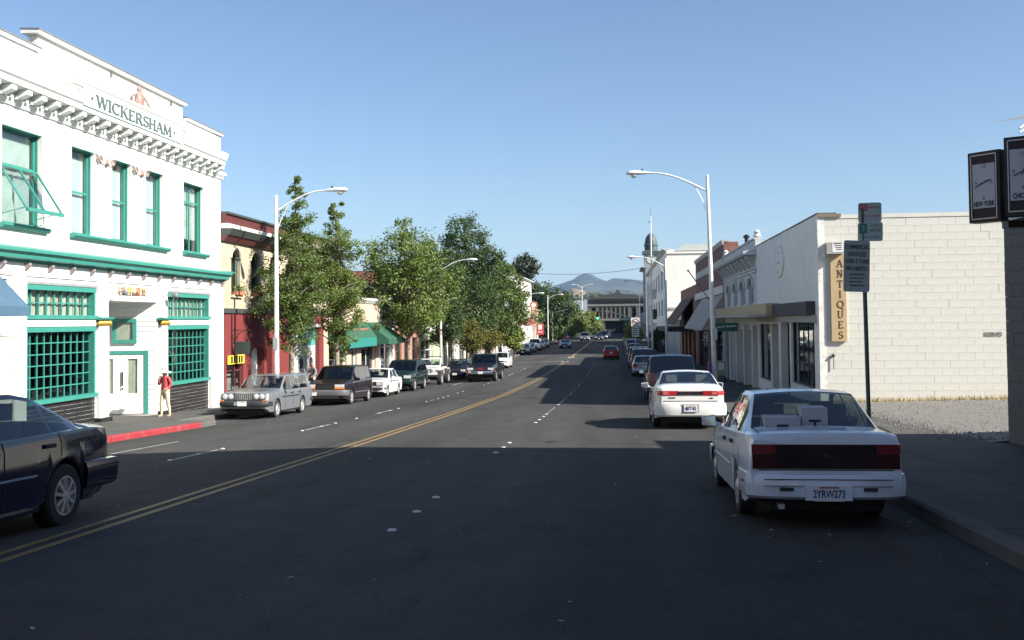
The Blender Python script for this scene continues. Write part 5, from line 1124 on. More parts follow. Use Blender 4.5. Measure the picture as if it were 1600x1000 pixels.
def car(name, label, cat, spec, loc, rz=0, group=None, kind='sedan'):
    """spec: L W wb fo wr belt[(s,z)] top[(s,z)] gh=(cowl, roof_front, roof_rear, deck) pill[(s0,s1)]; s runs from the nose back"""
    L_, W_ = spec['L'], spec['W']; w_ = W_/2; wr = spec['wr']; ax = [spec['fo'], spec['fo']+spec['wb']]; ra = wr*spec.get('arch', 1.16); sill = spec.get('sill', .22)
    P = spec['paint']; c0, rf, r2, dk = spec['gh']; roofz = max(z for _, z in spec['top']); wroof = w_*spec.get('roofw', .74)
    root = empty(name, loc, local=True); tag(root, label, cat, group)
    root.rotation_euler = (math.atan(slope(loc[0], loc[1]))*math.cos(rz), 0, rz)
    st = set([0, .02, .06, .12, .2, L_-.2, L_-.12, L_-.06, L_-.02, L_, c0, rf, r2, dk, c0+.04, dk-.04])
    for a in ax:
        for k in range(13): st.add(a - ra*math.cos(math.pi*k/12))
    for t in spec['pill']: st.update(t)
    for t in spec['top']: st.add(t[0])
    n = 0.0
    while n < L_: st.add(n); n += .22
    S_ = []
    for v in sorted(v for v in st if 0 <= v <= L_):
        if not S_ or v-S_[-1] > .012: S_.append(v)
    S_[-1] = L_
    keep = sorted(set([c0, rf, r2, dk] + [v for t in spec['pill'] for v in t]))
    plan = spec.get('plan', [(0,.80),(.05,.87),(.15,.92),(.45,.97),(1.0,1.0),(L_-1.0,1.0),(L_-.4,.975),(L_-.12,.93),(L_-.04,.89),(L_,.84)])
    def zlow(s):
        z = lerp_pts(spec.get('low', [(0,.30),(.25,sill),(L_-.25,sill),(L_,.34)]), s)
        for a in ax:
            if abs(s-a) < ra: z = max(z, wr + math.sqrt(max(0, ra*ra-(s-a)**2)))
        return z
    rows = []
    for s in S_:
        k = lerp_pts(plan, s)*w_; zb = lerp_pts(spec['belt'], s); zt = lerp_pts(spec['top'], s); zl = zlow(s); y = L_/2-s
        zmid = spec.get('mid', .52); z2 = max(zmid, zl+.03); z3 = max(zb-.10, z2+.03); zb = max(zb, z3+.02)
        gh = c0 < s < dk
        R_ = [(k*.80, zl+.02), (k*.975, zl), (k*1.0, z2), (k*spec.get('sh',.99), z3), (k*.955, zb)]
        if gh:
            f = min(1, max(0, (zt-zb)/(roofz-lerp_pts(spec['belt'], (rf+r2)/2))))
            z6 = zb+.02+(zt-.075-zb-.02)*1.0 if zt-.075 > zb+.02 else zb+.012
            y5 = k*.93; y6 = y5+(min(wroof, y5)-y5)*f; 
            R_ += [(y5, zb+.008), (y6, z6), (max(y6-.05,.1), z6+(zt-z6)*.62), (y6*.62, zt-(.012)), (y6*.3, zt), (0, zt+.004)]
        else:
            zt = max(zt, zb-.02)
            R_ += [(k*.90, zb+(zt-zb)*.35+.004), (k*.84, zb+(zt-zb)*.65+.006), (k*.74, zt), (k*.5, zt+.008), (k*.25, zt+.012), (0, zt+.014)]
        rows.append([(x, y, z) for x, z in R_])
    nr = len(rows[0]); B = {}
    def put(tagname, vs, idx): B.setdefault(tagname, MB()).add(vs, [tuple(range(len(vs)))] if not idx else idx)
    pil = spec['pill']
    def inpil(a, b): return any(p0-.006 <= a and b <= p1+.006 for p0, p1 in pil)
    side_segs = []
    body = MB(); parts = {'windshield': MB(), 'rear_window': MB()}; sw = {}
    inner = [p for p in pil]
    for i in range(len(S_)-1):
        sa, sb = S_[i], S_[i+1]; m_ = (sa+sb)/2
        for sg in (1, -1):
            for j in range(nr-1):
                quad = [rows[i][j], rows[i+1][j], rows[i+1][j+1], rows[i][j+1]]; quad = [(x*sg, y, z) for x, y, z in quad]
                tgt = body
                if c0 < m_ < dk and not spec.get('open'):
                    if j >= 7 and m_ < rf: tgt = parts['windshield']
                    elif j >= 7 and m_ > r2 and spec.get('rglass', True): tgt = parts['rear_window']
                    elif j == 5 and not inpil(sa, sb) and pil[0][0] <= m_ <= pil[-1][1]:
                        key = (sg, sum(1 for p in pil if p[0] < m_)); tgt = sw.setdefault(key, MB())
                tgt.add(quad, [(0,1,2,3) if sg > 0 else (3,2,1,0)])
    # caps front and rear
    for i, fl in ((0, False), (len(S_)-1, True)):
        r = rows[i][1:]; ring = [(x, y, z) for x, y, z in r] + [(-x, y, z) for x, y, z in reversed(r[:-1])]; zc = sum(p[2] for p in ring)/len(ring)
        c = (0, ring[0][1] + (.012 if i == 0 else -.004), zc); k = len(ring)
        body.add(ring+[c], [(a, (a+1) % k, k) if not fl else ((a+1) % k, a, k) for a in range(k)])
    def weld(mb_, nm, m_, par, sm=38):
        o = mb_.build(nm, m_, par, fix=False); bm = bmesh.new(); bm.from_mesh(o.data); bmesh.ops.remove_doubles(bm, verts=bm.verts, dist=.0005)
        bmesh.ops.recalc_face_normals(bm, faces=bm.faces)
        for f in bm.faces: f.smooth = True
        for e in bm.edges:
            if len(e.link_faces) == 2 and e.calc_face_angle(0) > R(sm): e.smooth = False
        bm.to_mesh(o.data); bm.free(); return o
    bo = weld(body, 'body', [P, PLAST], root, 32)
    if spec.get('clad'):      # lower cladding takes the second material
        for p in bo.data.polygons:
            if p.center.z < spec['clad']: p.material_index = 1
    gm = spec.get('glass', CGLASS)
    if not spec.get('open'):
        weld(parts['windshield'], 'windshield', spec.get('wglass', gm), root)
        if parts['rear_window'].v: weld(parts['rear_window'], 'rear_window', spec.get('rg', gm), root)
        for key, m_ in sw.items(): weld(m_, 'side_window', gm, root)
        # black window surround strips
    q = MB(); uy0, uy1 = L_/2-.12, -L_/2+.12
    q.box(-w_*.70, w_*.70, uy1, uy0, .17, .42); q.box(-w_*.9, w_*.9, L_/2-ax[0]-ra-.05, -L_/2+L_-ax[1]+ra+.05, .17, .3) if False else None
    y1_, y2_ = L_/2-ax[0]-ra-.03, L_/2-ax[1]+ra+.03
    q.box(-w_*.93, w_*.93, y2_, y1_, sill-.02, sill+.12); q.build('underbody', SEAM, root)
    # interior floor/firewall, seats
    if spec.get('seats', True):
        zf = lerp_pts(spec['belt'], (c0+dk)/2)
        q = MB(); q.box(-w_*.82, w_*.82, L_/2-dk+.1, L_/2-c0-.1, .32, zf-.28); q.build('cabin_floor', SEAM, root)
        q = MB(); q.box(-w_*.8, w_*.8, L_/2-c0-.32, L_/2-c0-.08, zf-.28, zf-.03); q.build('dashboard', PLAST, root)
        sm_ = spec.get('seatm', SEAT)
        for yy in spec.get('seaty', (rf+.35, r2-.05)):
            for sx in (-1, 1):
                q = MB(); q.box(sx*.36-.24, sx*.36+.24, L_/2-yy-.1, L_/2-yy+.04, zf-.3, zf+.14); q.box(sx*.36-.13, sx*.36+.13, L_/2-yy-.12, L_/2-yy-.02, zf+.16, zf+.33); q.build('seat', sm_, root)
        q = MB(); yy = L_/2-c0-.5; q.tube([(-.36+.18*math.cos(t), yy+.05*math.sin(t), zf-.02+.17*math.sin(t)) for t in [k*math.pi/8 for k in range(17)]], .014, 5); q.build('steering_wheel', SEAM, root)
    for a in ax:
        for sg in (1, -1): wheel(root, sg*(w_-spec.get('tw',.19)/2-.02), L_/2-a, wr, sg, spec.get('wm', ALLOY), spec.get('tw', .19), spec.get('spokes', 0))
    # trim
    for sg in (1, -1):
        for s in spec.get('seams', ()):
            q = MB(); pts = []
            i = min(range(len(S_)), key=lambda t: abs(S_[t]-s)); 
            k = lerp_pts(plan, s)*w_; zb = lerp_pts(spec['belt'], s); zl = max(zlow(s)+.06, sill+.05)
            q.add([(sg*(k*.985+.004), L_/2-s-.006, zl), (sg*(k*.985+.004), L_/2-s+.006, zl), (sg*(k*1.0+.004), L_/2-s+.006, max(spec.get('mid',.52), zl+.02)), (sg*(k*1.0+.004), L_/2-s-.006, max(spec.get('mid',.52), zl+.02)),
                   (sg*(k*.99+.004), L_/2-s+.006, zb-.1), (sg*(k*.99+.004), L_/2-s-.006, zb-.1), (sg*(k*.956+.004), L_/2-s+.006, zb), (sg*(k*.956+.004), L_/2-s-.006, zb)], [(0,1,2,3),(3,2,4,5),(5,4,6,7)])
            q.build('door_seam', SEAM, root, fix=False)
        for s in spec.get('handles', ()):
            k = lerp_pts(plan, s)*w_; zb = lerp_pts(spec['belt'], s); q = MB(); q.box(sg*(k*.975), sg*(k*.99+.025), L_/2-s-.09, L_/2-s+.09, zb-.13, zb-.09); q.build('door_handle', spec.get('hm', PLAST), root)
        if spec.get('mould'):
            zz = spec['mould']; q = MB(); pts = [s for s in S_ if ax[0]+ra < s < ax[1]-ra]
            q.grid([[(sg*(lerp_pts(plan, s)*w_+.006), L_/2-s, zz-.02), (sg*(lerp_pts(plan, s)*w_+.014), L_/2-s, zz), (sg*(lerp_pts(plan, s)*w_+.006), L_/2-s, zz+.02)] for s in pts]); q.build('side_moulding', spec.get('mm', PLAST), root, fix=False)
        if spec.get('mirror', True):
            s = c0+.28; k = w_; zb = lerp_pts(spec['belt'], s); q = MB(); y = L_/2-s; x = sg*(k*.93)
            q.bar((x, y, zb+.02), (x+sg*.09, y, zb+.05), .04); q.prism([(x+sg*.07,zb+.0),(x+sg*.26,zb+.02),(x+sg*.27,zb+.13),(x+sg*.09,zb+.15)], 'Y', y-.05, y+.06); mo = q.build('mirror', spec.get('mirm', P), root)
            q = MB(); q.prism([(x+sg*.085,zb+.015),(x+sg*.25,zb+.03),(x+sg*.255,zb+.12),(x+sg*.1,zb+.135)], 'Y', y-.056, y-.052); q.build('mirror_glass', CHROME, mo)
    return root, dict(L=L_, w=w_, plan=plan, S=S_)
def bumper(root, info, front, z0, z1, m, out=.09, name='bumper', wrap=.35, scale=1.0):
    L_, w_, plan = info['L'], info['w'], info['plan']; q = MB(); rows = []; sgn = 1 if front else -1
    pts = []
    n = 12
    for i in range(n+1):
        t = -1+2*i/n; x = t*w_*.985*scale
        back = (abs(t)**5)*.16; pts.append((x, sgn*(L_/2+out-back)))
    pts = [(-w_*1.0*scale, sgn*(L_/2-wrap))] + pts + [(w_*1.0*scale, sgn*(L_/2-wrap))]
    hh = z1-z0
    for x, y in pts: rows.append([(x*.97, y-sgn*.06, z0), (x*.995, y-sgn*.012, z0+hh*.12), (x, y, z0+hh*.4), (x, y, z0+hh*.75), (x*.99, y-sgn*.02, z1-.012), (x*.95, y-sgn*.09, z1)])
    q.grid(rows); return q.build(name, m, root, smooth=40)
def plate(root, info, front, z, txt=None, x=0, out=.1, par=None):
    L_ = info['L']; sg = 1 if front else -1; y = sg*(L_/2+out); q = MB(); q.box(x-.155, x+.155, y-.006, y+.006, z-.077, z+.077); p = q.build('number_plate', PLATEW, root)
    M = frame((x, y+sg*.008, z-.008), (-sg,0,0), (0,0,1))
    if txt: text('plate_lettering', txt, .105, PLBLUE, p, M, .002, sx=.74, bold=.002)
    q = MB(); q.box(x-.1, x+.1, min(y+sg*.0065,y+sg*.008), max(y+sg*.0065,y+sg*.008), z+.05, z+.063); q.build('plate_print', LAMPR, p)
    return p
def lamp(root, info, front, x0, x1, z0, z1, m, out=.035, sgs=(1,-1), name=None, depth=.1, wrap=0):
    L_ = info['L']; sg = 1 if front else -1; os_ = []
    for s in sgs:
        q = MB(); a, b = s*x0, s*x1; y = sg*(L_/2+out); yb = y-sg*wrap
        xs = [a, (a+b)/2, b]; r0 = [(a, y, z0), ((a+b)/2, y-sg*wrap*.25, z0), (b, yb, z0)]; r1 = [(x_, y_, z1) for x_, y_, _ in r0]; rb = [(x_, y_-sg*depth, z_) for x_, y_, z_ in r0]; rt = [(x_, y_-sg*depth, z1) for x_, y_, z_ in r0]
        q.grid([rb, r0, r1, rt, rb]); q.add([r0[2], r1[2], rt[2], rb[2]], [(0,1,2,3)]); q.add([r0[0], r1[0], rt[0], rb[0]], [(0,1,2,3)])
        os_.append(q.build(name or ('headlight' if front else 'tail_light'), m, root, smooth=30))
    return os_
def bx(root, name, m, x0, x1, y0, y1, z0, z1, par=None):
    q = MB(); q.box(x0, x1, y0, y1, z0, z1); return q.build(name, m, par or root)
def cl(x, y): return (x, y, gz(x, y))
WHT = paint('white', (.74,.81,.89)); WHT2 = paint('bright white', (.74,.74,.72)); SILV = paint('silver', (.205,.22,.24), .4, .4); DBLU = paint('dark blue', (.010,.011,.032), .0, .12); DPUR = paint('dark plum', (.013,.009,.014), .0)
DGRN = paint('dark green', (.012,.03,.028), .2); BLKP = paint('black', (.012,.012,.013), .1); REDP = paint('red', (.35,.02,.025), .1); BLUP = paint('blue', (.03,.05,.13), .3); GRYP = paint('grey', (.16,.17,.18), .4)
# 1 --- white sedan parked at the right kerb, rear view
L_ = 4.35; sp = dict(L=L_, W=1.66, wb=2.52, fo=.80, wr=.285, paint=WHT, belt=[(0,.66),(.9,.80),(1.2,.83),(3.3,.90),(L_-.1,.93),(L_,.88)],
    top=[(0,.66),(.08,.72),(1.0,.86),(1.22,.90),(2.0,1.30),(2.2,1.355),(2.9,1.365),(3.16,1.34),(3.74,.985),(3.82,.97),(L_-.12,.965),(L_-.02,.95),(L_,.90)], gh=(1.15,2.02,3.14,3.76), pill=[(1.2,1.42),(2.38,2.46),(3.02,3.08),(3.4,3.6)],
    roofw=.72, seams=(1.45,2.42,3.12), handles=(2.25,3.0), mould=.50, mm=WHT, spokes=0, wm=STEELW, mid=.55, low=[(0,.28),(.25,.2),(L_-.3,.22),(L_,.40)], seatm=SEAT, plan=[(0,.84),(.05,.9),(.15,.94),(.45,.975),(1.0,1.0),(L_-.8,1.0),(L_-.3,.985),(L_-.06,.96),(L_,.94)])
c1, i1 = car('sedan', 'white sedan with full-width dark tail panel and plate 2YRW273 parked at the kerb', 'car', sp, cl(1.97, 11.95), 0); c1.scale = (.905,.955,.955)
bp = bumper(c1, i1, False, .30, .56, WHT, .11, wrap=.62, scale=1.02)
bx(c1, 'bumper_groove', SEAM, -.66, .66, -L_/2-.114, -L_/2-.10, .500, .508); bx(c1, 'bumper_groove', SEAM, -.66, .66, -L_/2-.114, -L_/2-.10, .435, .44)
bumper(c1, i1, True, .28, .52, WHT, .08, wrap=.5)
bx(c1, 'tail_panel', DKRED, -.52, .52, -L_/2-.02, -L_/2+.05, .60, .845); lamp(c1, i1, False, .522, .77, .752, .845, mat('dull red lens', (.17,.012,.018), .2, coat=.5), .018); lamp(c1, i1, False, .522, .765, .60, .75, mat('brown red lens', (.05,.009,.008), .15, coat=1), .018, name='tail_light_lower')
for sg in (-1, 1):
    bx(c1, 'bumper_reflector', PLAST, sg*.36, sg*.50, -L_/2-.118, -L_/2-.1, .39, .425)
    bx(c1, 'side_marker', LAMPR, sg*.838, sg*.853, -L_/2+.18, -L_/2+.26, .45, .48)
bx(c1, 'trunk_edge', SEAM, -.70, .70, -L_/2-.008, -L_/2+.05, .583, .592)
bx(c1, 'plate_recess', WHT, -.24, .24, -L_/2-.128, -L_/2-.10, .30, .445); bx(c1, 'emblem', PLAST, -.03, .03, -L_/2-.025, -L_/2-.018, .72, .76); plate(c1, i1, False, .372, '2YRW273', out=.135)
bx(c1, 'exhaust_pipe', STEELW, -.5, -.44, -L_/2-.03, -L_/2+.3, .2, .25)
for s0, sx in ((.69, -1), (.69, 1)):
    q = MB(); q.tube([(sx*.69, -L_/2+.02, .962), (sx*.70, -L_/2+.55, .985)], .006, 4); q.build('trunk_seam', SEAM, c1)
# cartons on the rear shelf (things inside the car)
CART = mat('white carton', (.42,.43,.44), .7, var=.08); base = cl(2.0, 11.95); LAMPD = None
for k, (x0, x1, y0, y1, z0, z1, lab) in enumerate(((-.52,-.16,-1.5,-1.15,.86,1.10,'white carton with a hand slot behind the rear window of the white sedan'),(-.14,.12,-1.45,-1.15,.86,1.19,'upright white carton with dark print behind the rear window of the white sedan'),(-.13,.11,-1.62,-1.47,.86,1.0,'small white carton in front of the upright carton in the white sedan'))):
    q = MB(); q.box(base[0]+x0, base[0]+x1, base[1]+y0, base[1]+y1, base[2]+z0, base[2]+z1); b = q.build('carton', CART, None); tag(b, lab, 'box')
    q = MB(); xm, zm = base[0]+(x0+x1)/2, base[2]+(z0+z1)/2; q.box(xm-.06, xm+.06, base[1]+y0-.004, base[1]+y0-.001, zm+.02, zm+.045); q.box(xm-.01, xm+.01, base[1]+y0-.005, base[1]+y0-.001, zm-.04, zm+.02) if k else None; q.build('carton_print', BLACK, b)
# 2 --- dark sedan passing on the left, rear quarter in frame
L_ = 4.98; sp = dict(L=L_, W=1.86, wb=2.81, fo=1.05, wr=.325, paint=DBLU, belt=[(0,.66),(1.2,.86),(1.6,.91),(3.9,.98),(4.5,.99),(L_-.12,.95),(L_,.88)],
    top=[(0,.66),(.1,.74),(1.3,.93),(1.5,.97),(2.3,1.33),(2.6,1.405),(3.3,1.405),(3.6,1.36),(4.28,1.05),(4.4,1.03),(L_-.2,1.0),(L_-.06,.97),(L_,.90)], gh=(1.45,2.35,3.5,4.32), pill=[(1.5,1.75),(2.75,2.83),(3.62,3.66),(3.98,4.15)],
    roofw=.70, seams=(1.8,2.79,3.74), handles=(2.6,3.52), mould=.58, mm=DBLU, spokes=9, wm=ALLOY, mid=.58, sill=.24, hm=DBLU, low=[(0,.28),(.25,.24),(L_-.5,.24),(L_-.3,.28),(L_,.42)], glass=CGLASS, tw=.21, arch=1.13,
    plan=[(0,.78),(.05,.86),(.2,.93),(.6,.975),(1.2,1.0),(L_-1.2,1.0),(L_-.5,.965),(L_-.15,.90),(L_-.05,.84),(L_,.76)])
p_ = onX(97, 823, -5.62); c2, i2 = car('sedan', 'dark blue sedan with ten-spoke alloy wheels driving in the inner left lane', 'car', sp, cl(-6.58, 8.36), R(180))
bumper(c2, i2, False, .34, .64, DBLU, .08, wrap=.75, scale=1.01); bumper(c2, i2, True, .3, .58, DBLU, .08, wrap=.6)
lamp(c2, i2, False, .48, .80, .70, .87, LAMPR, .012, wrap=.13, depth=.25); bx(c2, 'bumper_strip', PLAST, -.86, .86, -L_/2-.086, -L_/2-.07, .53, .545); plate(c2, i2, False, .78, None, out=.02)
for sg in (-1, 1): bx(c2, 'sill_trim', CHROME, sg*.925, sg*.937, -.75, .95, .27, .278)
# 3 --- rounded white compact sedan further along
L_ = 4.43; sp = dict(L=L_, W=1.72, wb=2.50, fo=.85, wr=.295, paint=WHT2, belt=[(0,.60),(.5,.72),(1.2,.88),(3.4,.97),(L_-.15,.98),(L_,.88)],
    top=[(0,.60),(.08,.66),(.9,.88),(1.2,.95),(2.0,1.31),(2.3,1.375),(2.9,1.375),(3.2,1.33),(3.86,1.06),(3.95,1.045),(L_-.2,1.04),(L_-.06,1.0),(L_,.93)], gh=(1.12,2.02,3.12,3.9), pill=[(1.2,1.42),(2.42,2.5),(3.2,3.26),(3.55,3.75)],
    roofw=.70, seams=(1.5,2.46,3.3), handles=(2.3,3.15), spokes=7, wm=ALLOY, mid=.58, seatm=SEATL, low=[(0,.26),(.25,.2),(L_-.3,.24),(L_,.36)], plan=[(0,.70),(.05,.80),(.15,.88),(.5,.96),(1.0,1.0),(L_-1.1,1.0),(L_-.5,.97),(L_-.2,.92),(L_-.06,.86),(L_,.78)])
c3, i3 = car('compact_sedan', 'rounded white compact sedan with a red light bar across its tail', 'car', sp, cl(1.66, 25.9), 0)
bumper(c3, i3, False, .30, .62, WHT2, .07, wrap=.6, scale=.99); bumper(c3, i3, True, .26, .52, WHT2, .06, wrap=.5)
lamp(c3, i3, False, .28, .645, .80, .905, LAMPR, .012); lamp(c3, i3, False, .647, .80, .80, .905, LAMPR, .012, wrap=.19, depth=.12); bx(c3, 'light_bar', DKRED, -.3, .3, -L_/2-.018, -L_/2+.05, .81, .895); lamp(c3, i3, False, .50, .63, .815, .89, mat('pink lens', (.5,.12,.11), .15), .016, name='lamp_lens')
bx(c3, 'trunk_edge', SEAM, -.62, .62, -L_/2-.01, -L_/2+.05, .665, .673); plate(c3, i3, False, .50, '4JRT182', x=0, out=.085); bx(c3, 'plate_recess', mat('grey trim', (.3,.31,.31), .5), -.2, .2, -L_/2-.075, -L_/2-.06, .42, .60); bx(c3, 'badge', PLAST, .45, .53, -L_/2-.012, -L_/2, .73, .75); bx(c3, 'badge', PLAST, -.5, -.34, -L_/2-.012, -L_/2, .735, .755)
# 4 --- dark SUV in front of it (rear view)
def suv_spec(L_, W, H, P, glass=CGLASSD, wr=.36, hood=1.35, **k):
    d = dict(L=L_, W=W, wb=L_*.60, fo=.85, wr=wr, paint=P, belt=[(0,.82),(hood,1.02),(L_-.1,1.08),(L_,.98)],
      top=[(0,.86),(.1,.98),(hood-.1,1.08),(hood+.05,1.12),(hood+.75,H-.06),(hood+1.0,H),(L_-.45,H-.01),(L_-.22,H-.06),(L_-.04,1.14),(L_,1.02)], gh=(hood,hood+.8,L_-.3,L_-.03), pill=[(hood+.1,hood+.35),(hood+1.32,hood+1.42),(hood+2.25,hood+2.35),(L_-.42,L_-.3)],
      roofw=.82, seams=(hood+.4,hood+1.38,hood+2.3), handles=(hood+1.2,hood+2.15), spokes=5, mid=.68, sill=.36, low=[(0,.42),(.25,.36),(L_-.25,.38),(L_,.46)], glass=glass, tw=.24, plan=[(0,.86),(.05,.92),(.15,.96),(.6,1.0),(L_-.4,1.0),(L_-.08,.97),(L_,.93)], wm=ALLOY)
    d.update(k); return d
c4, i4 = car('suv', 'dark grey sport utility wagon with red corner lamps parked ahead of the compact sedan', 'car', suv_spec(4.9, 1.92, 1.80, paint('grey plum', (.10,.095,.10), .4), rg=CGLASSD), cl(1.98, 40.0), 0)
bumper(c4, i4, False, .46, .68, PLAST, .12, wrap=.4); lamp(c4, i4, False, .70, .845, .74, 1.10, LAMPR, .02, wrap=.05); plate(c4, i4, False, .82, None, out=.05); bumper(c4, i4, True, .46, .68, PLAST, .12, wrap=.4)
# 5 --- silver wagon, front view, left kerb
L_ = 4.79; sp = dict(L=L_, W=1.68, wb=2.64, fo=.92, wr=.305, paint=SILV, belt=[(0,.84),(1.3,.90),(L_-.1,.93),(L_,.88)],
    top=[(0,.86),(.05,.90),(1.35,.97),(1.45,1.0),(2.02,1.38),(2.2,1.44),(4.3,1.46),(4.5,1.41),(L_-.06,.98),(L_,.92)], gh=(1.38,2.05,4.45,L_-.05), pill=[(1.45,1.65),(2.45,2.53),(3.25,3.33),(4.25,4.42)],
    roofw=.80, seams=(1.62,2.49,3.3), handles=(2.32,3.15), mould=.70, mm=PLAST, spokes=0, wm=STEELW, mid=.56, plan=[(0,.90),(.04,.95),(.12,.975),(.5,1.0),(L_-.3,1.0),(L_-.06,.96),(L_,.92)], low=[(0,.36),(.2,.24),(L_-.3,.26),(L_,.36)], seatm=SEAT)
c5, i5 = car('station_wagon', 'boxy silver station wagon facing us at the kerb by the dark red shopfront', 'car', sp, cl(-12.15, 33.75), R(180), 'cars parked along the left kerb')
bumper(c5, i5, True, .42, .60, PLAST, .16, wrap=.4); bumper(c5, i5, False, .42, .60, PLAST, .14, wrap=.4)
bx(c5, 'grille', mat('grille grey', (.16,.16,.165), .4, .5), -.30, .30, L_/2-.03, L_/2+.035, .64, .86)
for k in range(9): bx(c5, 'grille_bar', CHROME, -.28+.066*k, -.27+.066*k, L_/2+.035, L_/2+.042, .65, .85)
bx(c5, 'grille_frame', CHROME, -.32, .32, L_/2-.02, L_/2+.044, .86, .875)
for sg in (-1, 1):
    bx(c5, 'lamp_surround', mat('lamp surround', (.25,.25,.26), .4, .5), sg*.32, sg*.73, L_/2-.03, L_/2+.03, .66, .85)
    for xx in (.43, .62):
        q = MB(); q.lathe((sg*xx, L_/2+.03, .755), [(.085,0),(.08,.02),(.04,.03),(.01,.032)], 16, 'Y'); q.build('headlight', LAMPC, c5, smooth=40)
    bx(c5, 'indicator', LAMPC, sg*.74, sg*.80, L_/2-.1, L_/2+.02, .64, .84); bx(c5, 'indicator', LAMPO, sg*.66, sg*.8, L_/2+.03, L_/2+.06, .605, .645)
plate(c5, i5, True, .53, None, x=-.0, out=.17); bx(c5, 'plate_sticker', mat('teal sticker', (.2,.3,.3), .5), .17, .27, L_/2+.165, L_/2+.172, .47, .59)
# 6 --- dark minivan
L_ = 4.6; sp = dict(L=L_, W=1.83, wb=2.85, fo=.92, wr=.32, paint=DPUR, belt=[(0,.82),(1.0,.98),(L_-.1,1.06),(L_,.98)], top=[(0,.84),(.08,.90),(1.0,1.04),(1.12,1.08),(1.9,1.60),(2.15,1.66),(4.2,1.67),(4.4,1.62),(L_-.05,1.12),(L_,1.0)], gh=(1.05,1.95,4.3,L_-.04),
    pill=[(1.15,1.42),(2.35,2.45),(3.35,3.43),(4.2,4.36)], roofw=.80, seams=(1.6,2.4,3.4), handles=(2.25,2.65), spokes=5, mid=.62, sill=.26, clad=.0, mould=.52, mm=mat('grey cladding', (.11,.105,.11), .5), glass=CGLASSD, plan=[(0,.88),(.05,.94),(.15,.97),(.6,1.0),(L_-.3,1.0),(L_-.06,.96),(L_,.92)], wglass=CGLASSD)
c6, i6 = car('minivan', 'dark plum minivan with amber corner lamps facing us behind the silver wagon', 'car', sp, cl(-12.12, 42.6), R(180), 'cars parked along the left kerb')
bumper(c6, i6, True, .40, .66, mat('grey cladding', (.2,.19,.2)), .12, wrap=.5); bx(c6, 'lower_grille', SEAM, -.6, .6, L_/2+.08, L_/2+.11, .30, .40); bx(c6, 'grille', SEAM, -.38, .38, L_/2-.02, L_/2+.035, .70, .86); lamp(c6, i6, True, .42, .80, .76, .88, LAMPC, .035); lamp(c6, i6, True, .42, .82, .685, .755, LAMPO, .035, name='indicator'); plate(c6, i6, True, .50, None, x=.48, out=.14)
# 7 --- small old white sedan with roof rack
L_ = 4.1; sp = dict(L=L_, W=1.60, wb=2.45, fo=.75, wr=.29, paint=WHT2, belt=[(0,.78),(1.1,.86),(L_-.1,.88),(L_,.84)], top=[(0,.80),(.05,.84),(1.15,.91),(1.25,.95),(1.8,1.34),(2.0,1.39),(2.8,1.39),(3.0,1.34),(3.4,.96),(3.5,.93),(L_-.05,.91),(L_,.86)], gh=(1.18,1.85,2.95,3.42), pill=[(1.25,1.42),(2.2,2.27),(2.9,2.98),(3.15,3.3)],
    roofw=.77, seams=(1.4,2.24,2.95), handles=(2.1,2.85), spokes=0, wm=STEELW, mould=.76, mid=.52, plan=[(0,.92),(.04,.96),(.12,.98),(.5,1),(L_-.4,1),(L_-.06,.96),(L_,.92)])
c7, i7 = car('small_sedan', 'small boxy old white sedan with square grille parked behind the minivan', 'car', sp, cl(-12.05, 49.3), R(180), 'cars parked along the left kerb')
bumper(c7, i7, True, .38, .52, PLAST, .1, wrap=.3); bx(c7, 'grille', PLAST, -.7, .7, L_/2-.02, L_/2+.03, .60, .78); lamp(c7, i7, True, .40, .66, .61, .77, LAMPC, .04)
# 8 --- dark green SUV
c8, i8 = car('suv', 'dark green sport utility wagon between the old white sedan and the open jeep', 'car', suv_spec(4.7, 1.84, 1.72, DGRN), cl(-12.02, 55.4), R(180), 'cars parked along the left kerb')
bumper(c8, i8, True, .44, .68, DGRN, .12, wrap=.4); bx(c8, 'grille', PLAST, -.42, .42, L_/2+.28, L_/2+.34, .74, .92); lamp(c8, i8, True, .45, .82, .74, .90, LAMPC, .03); plate(c8, i8, True, .55, None, out=.14)
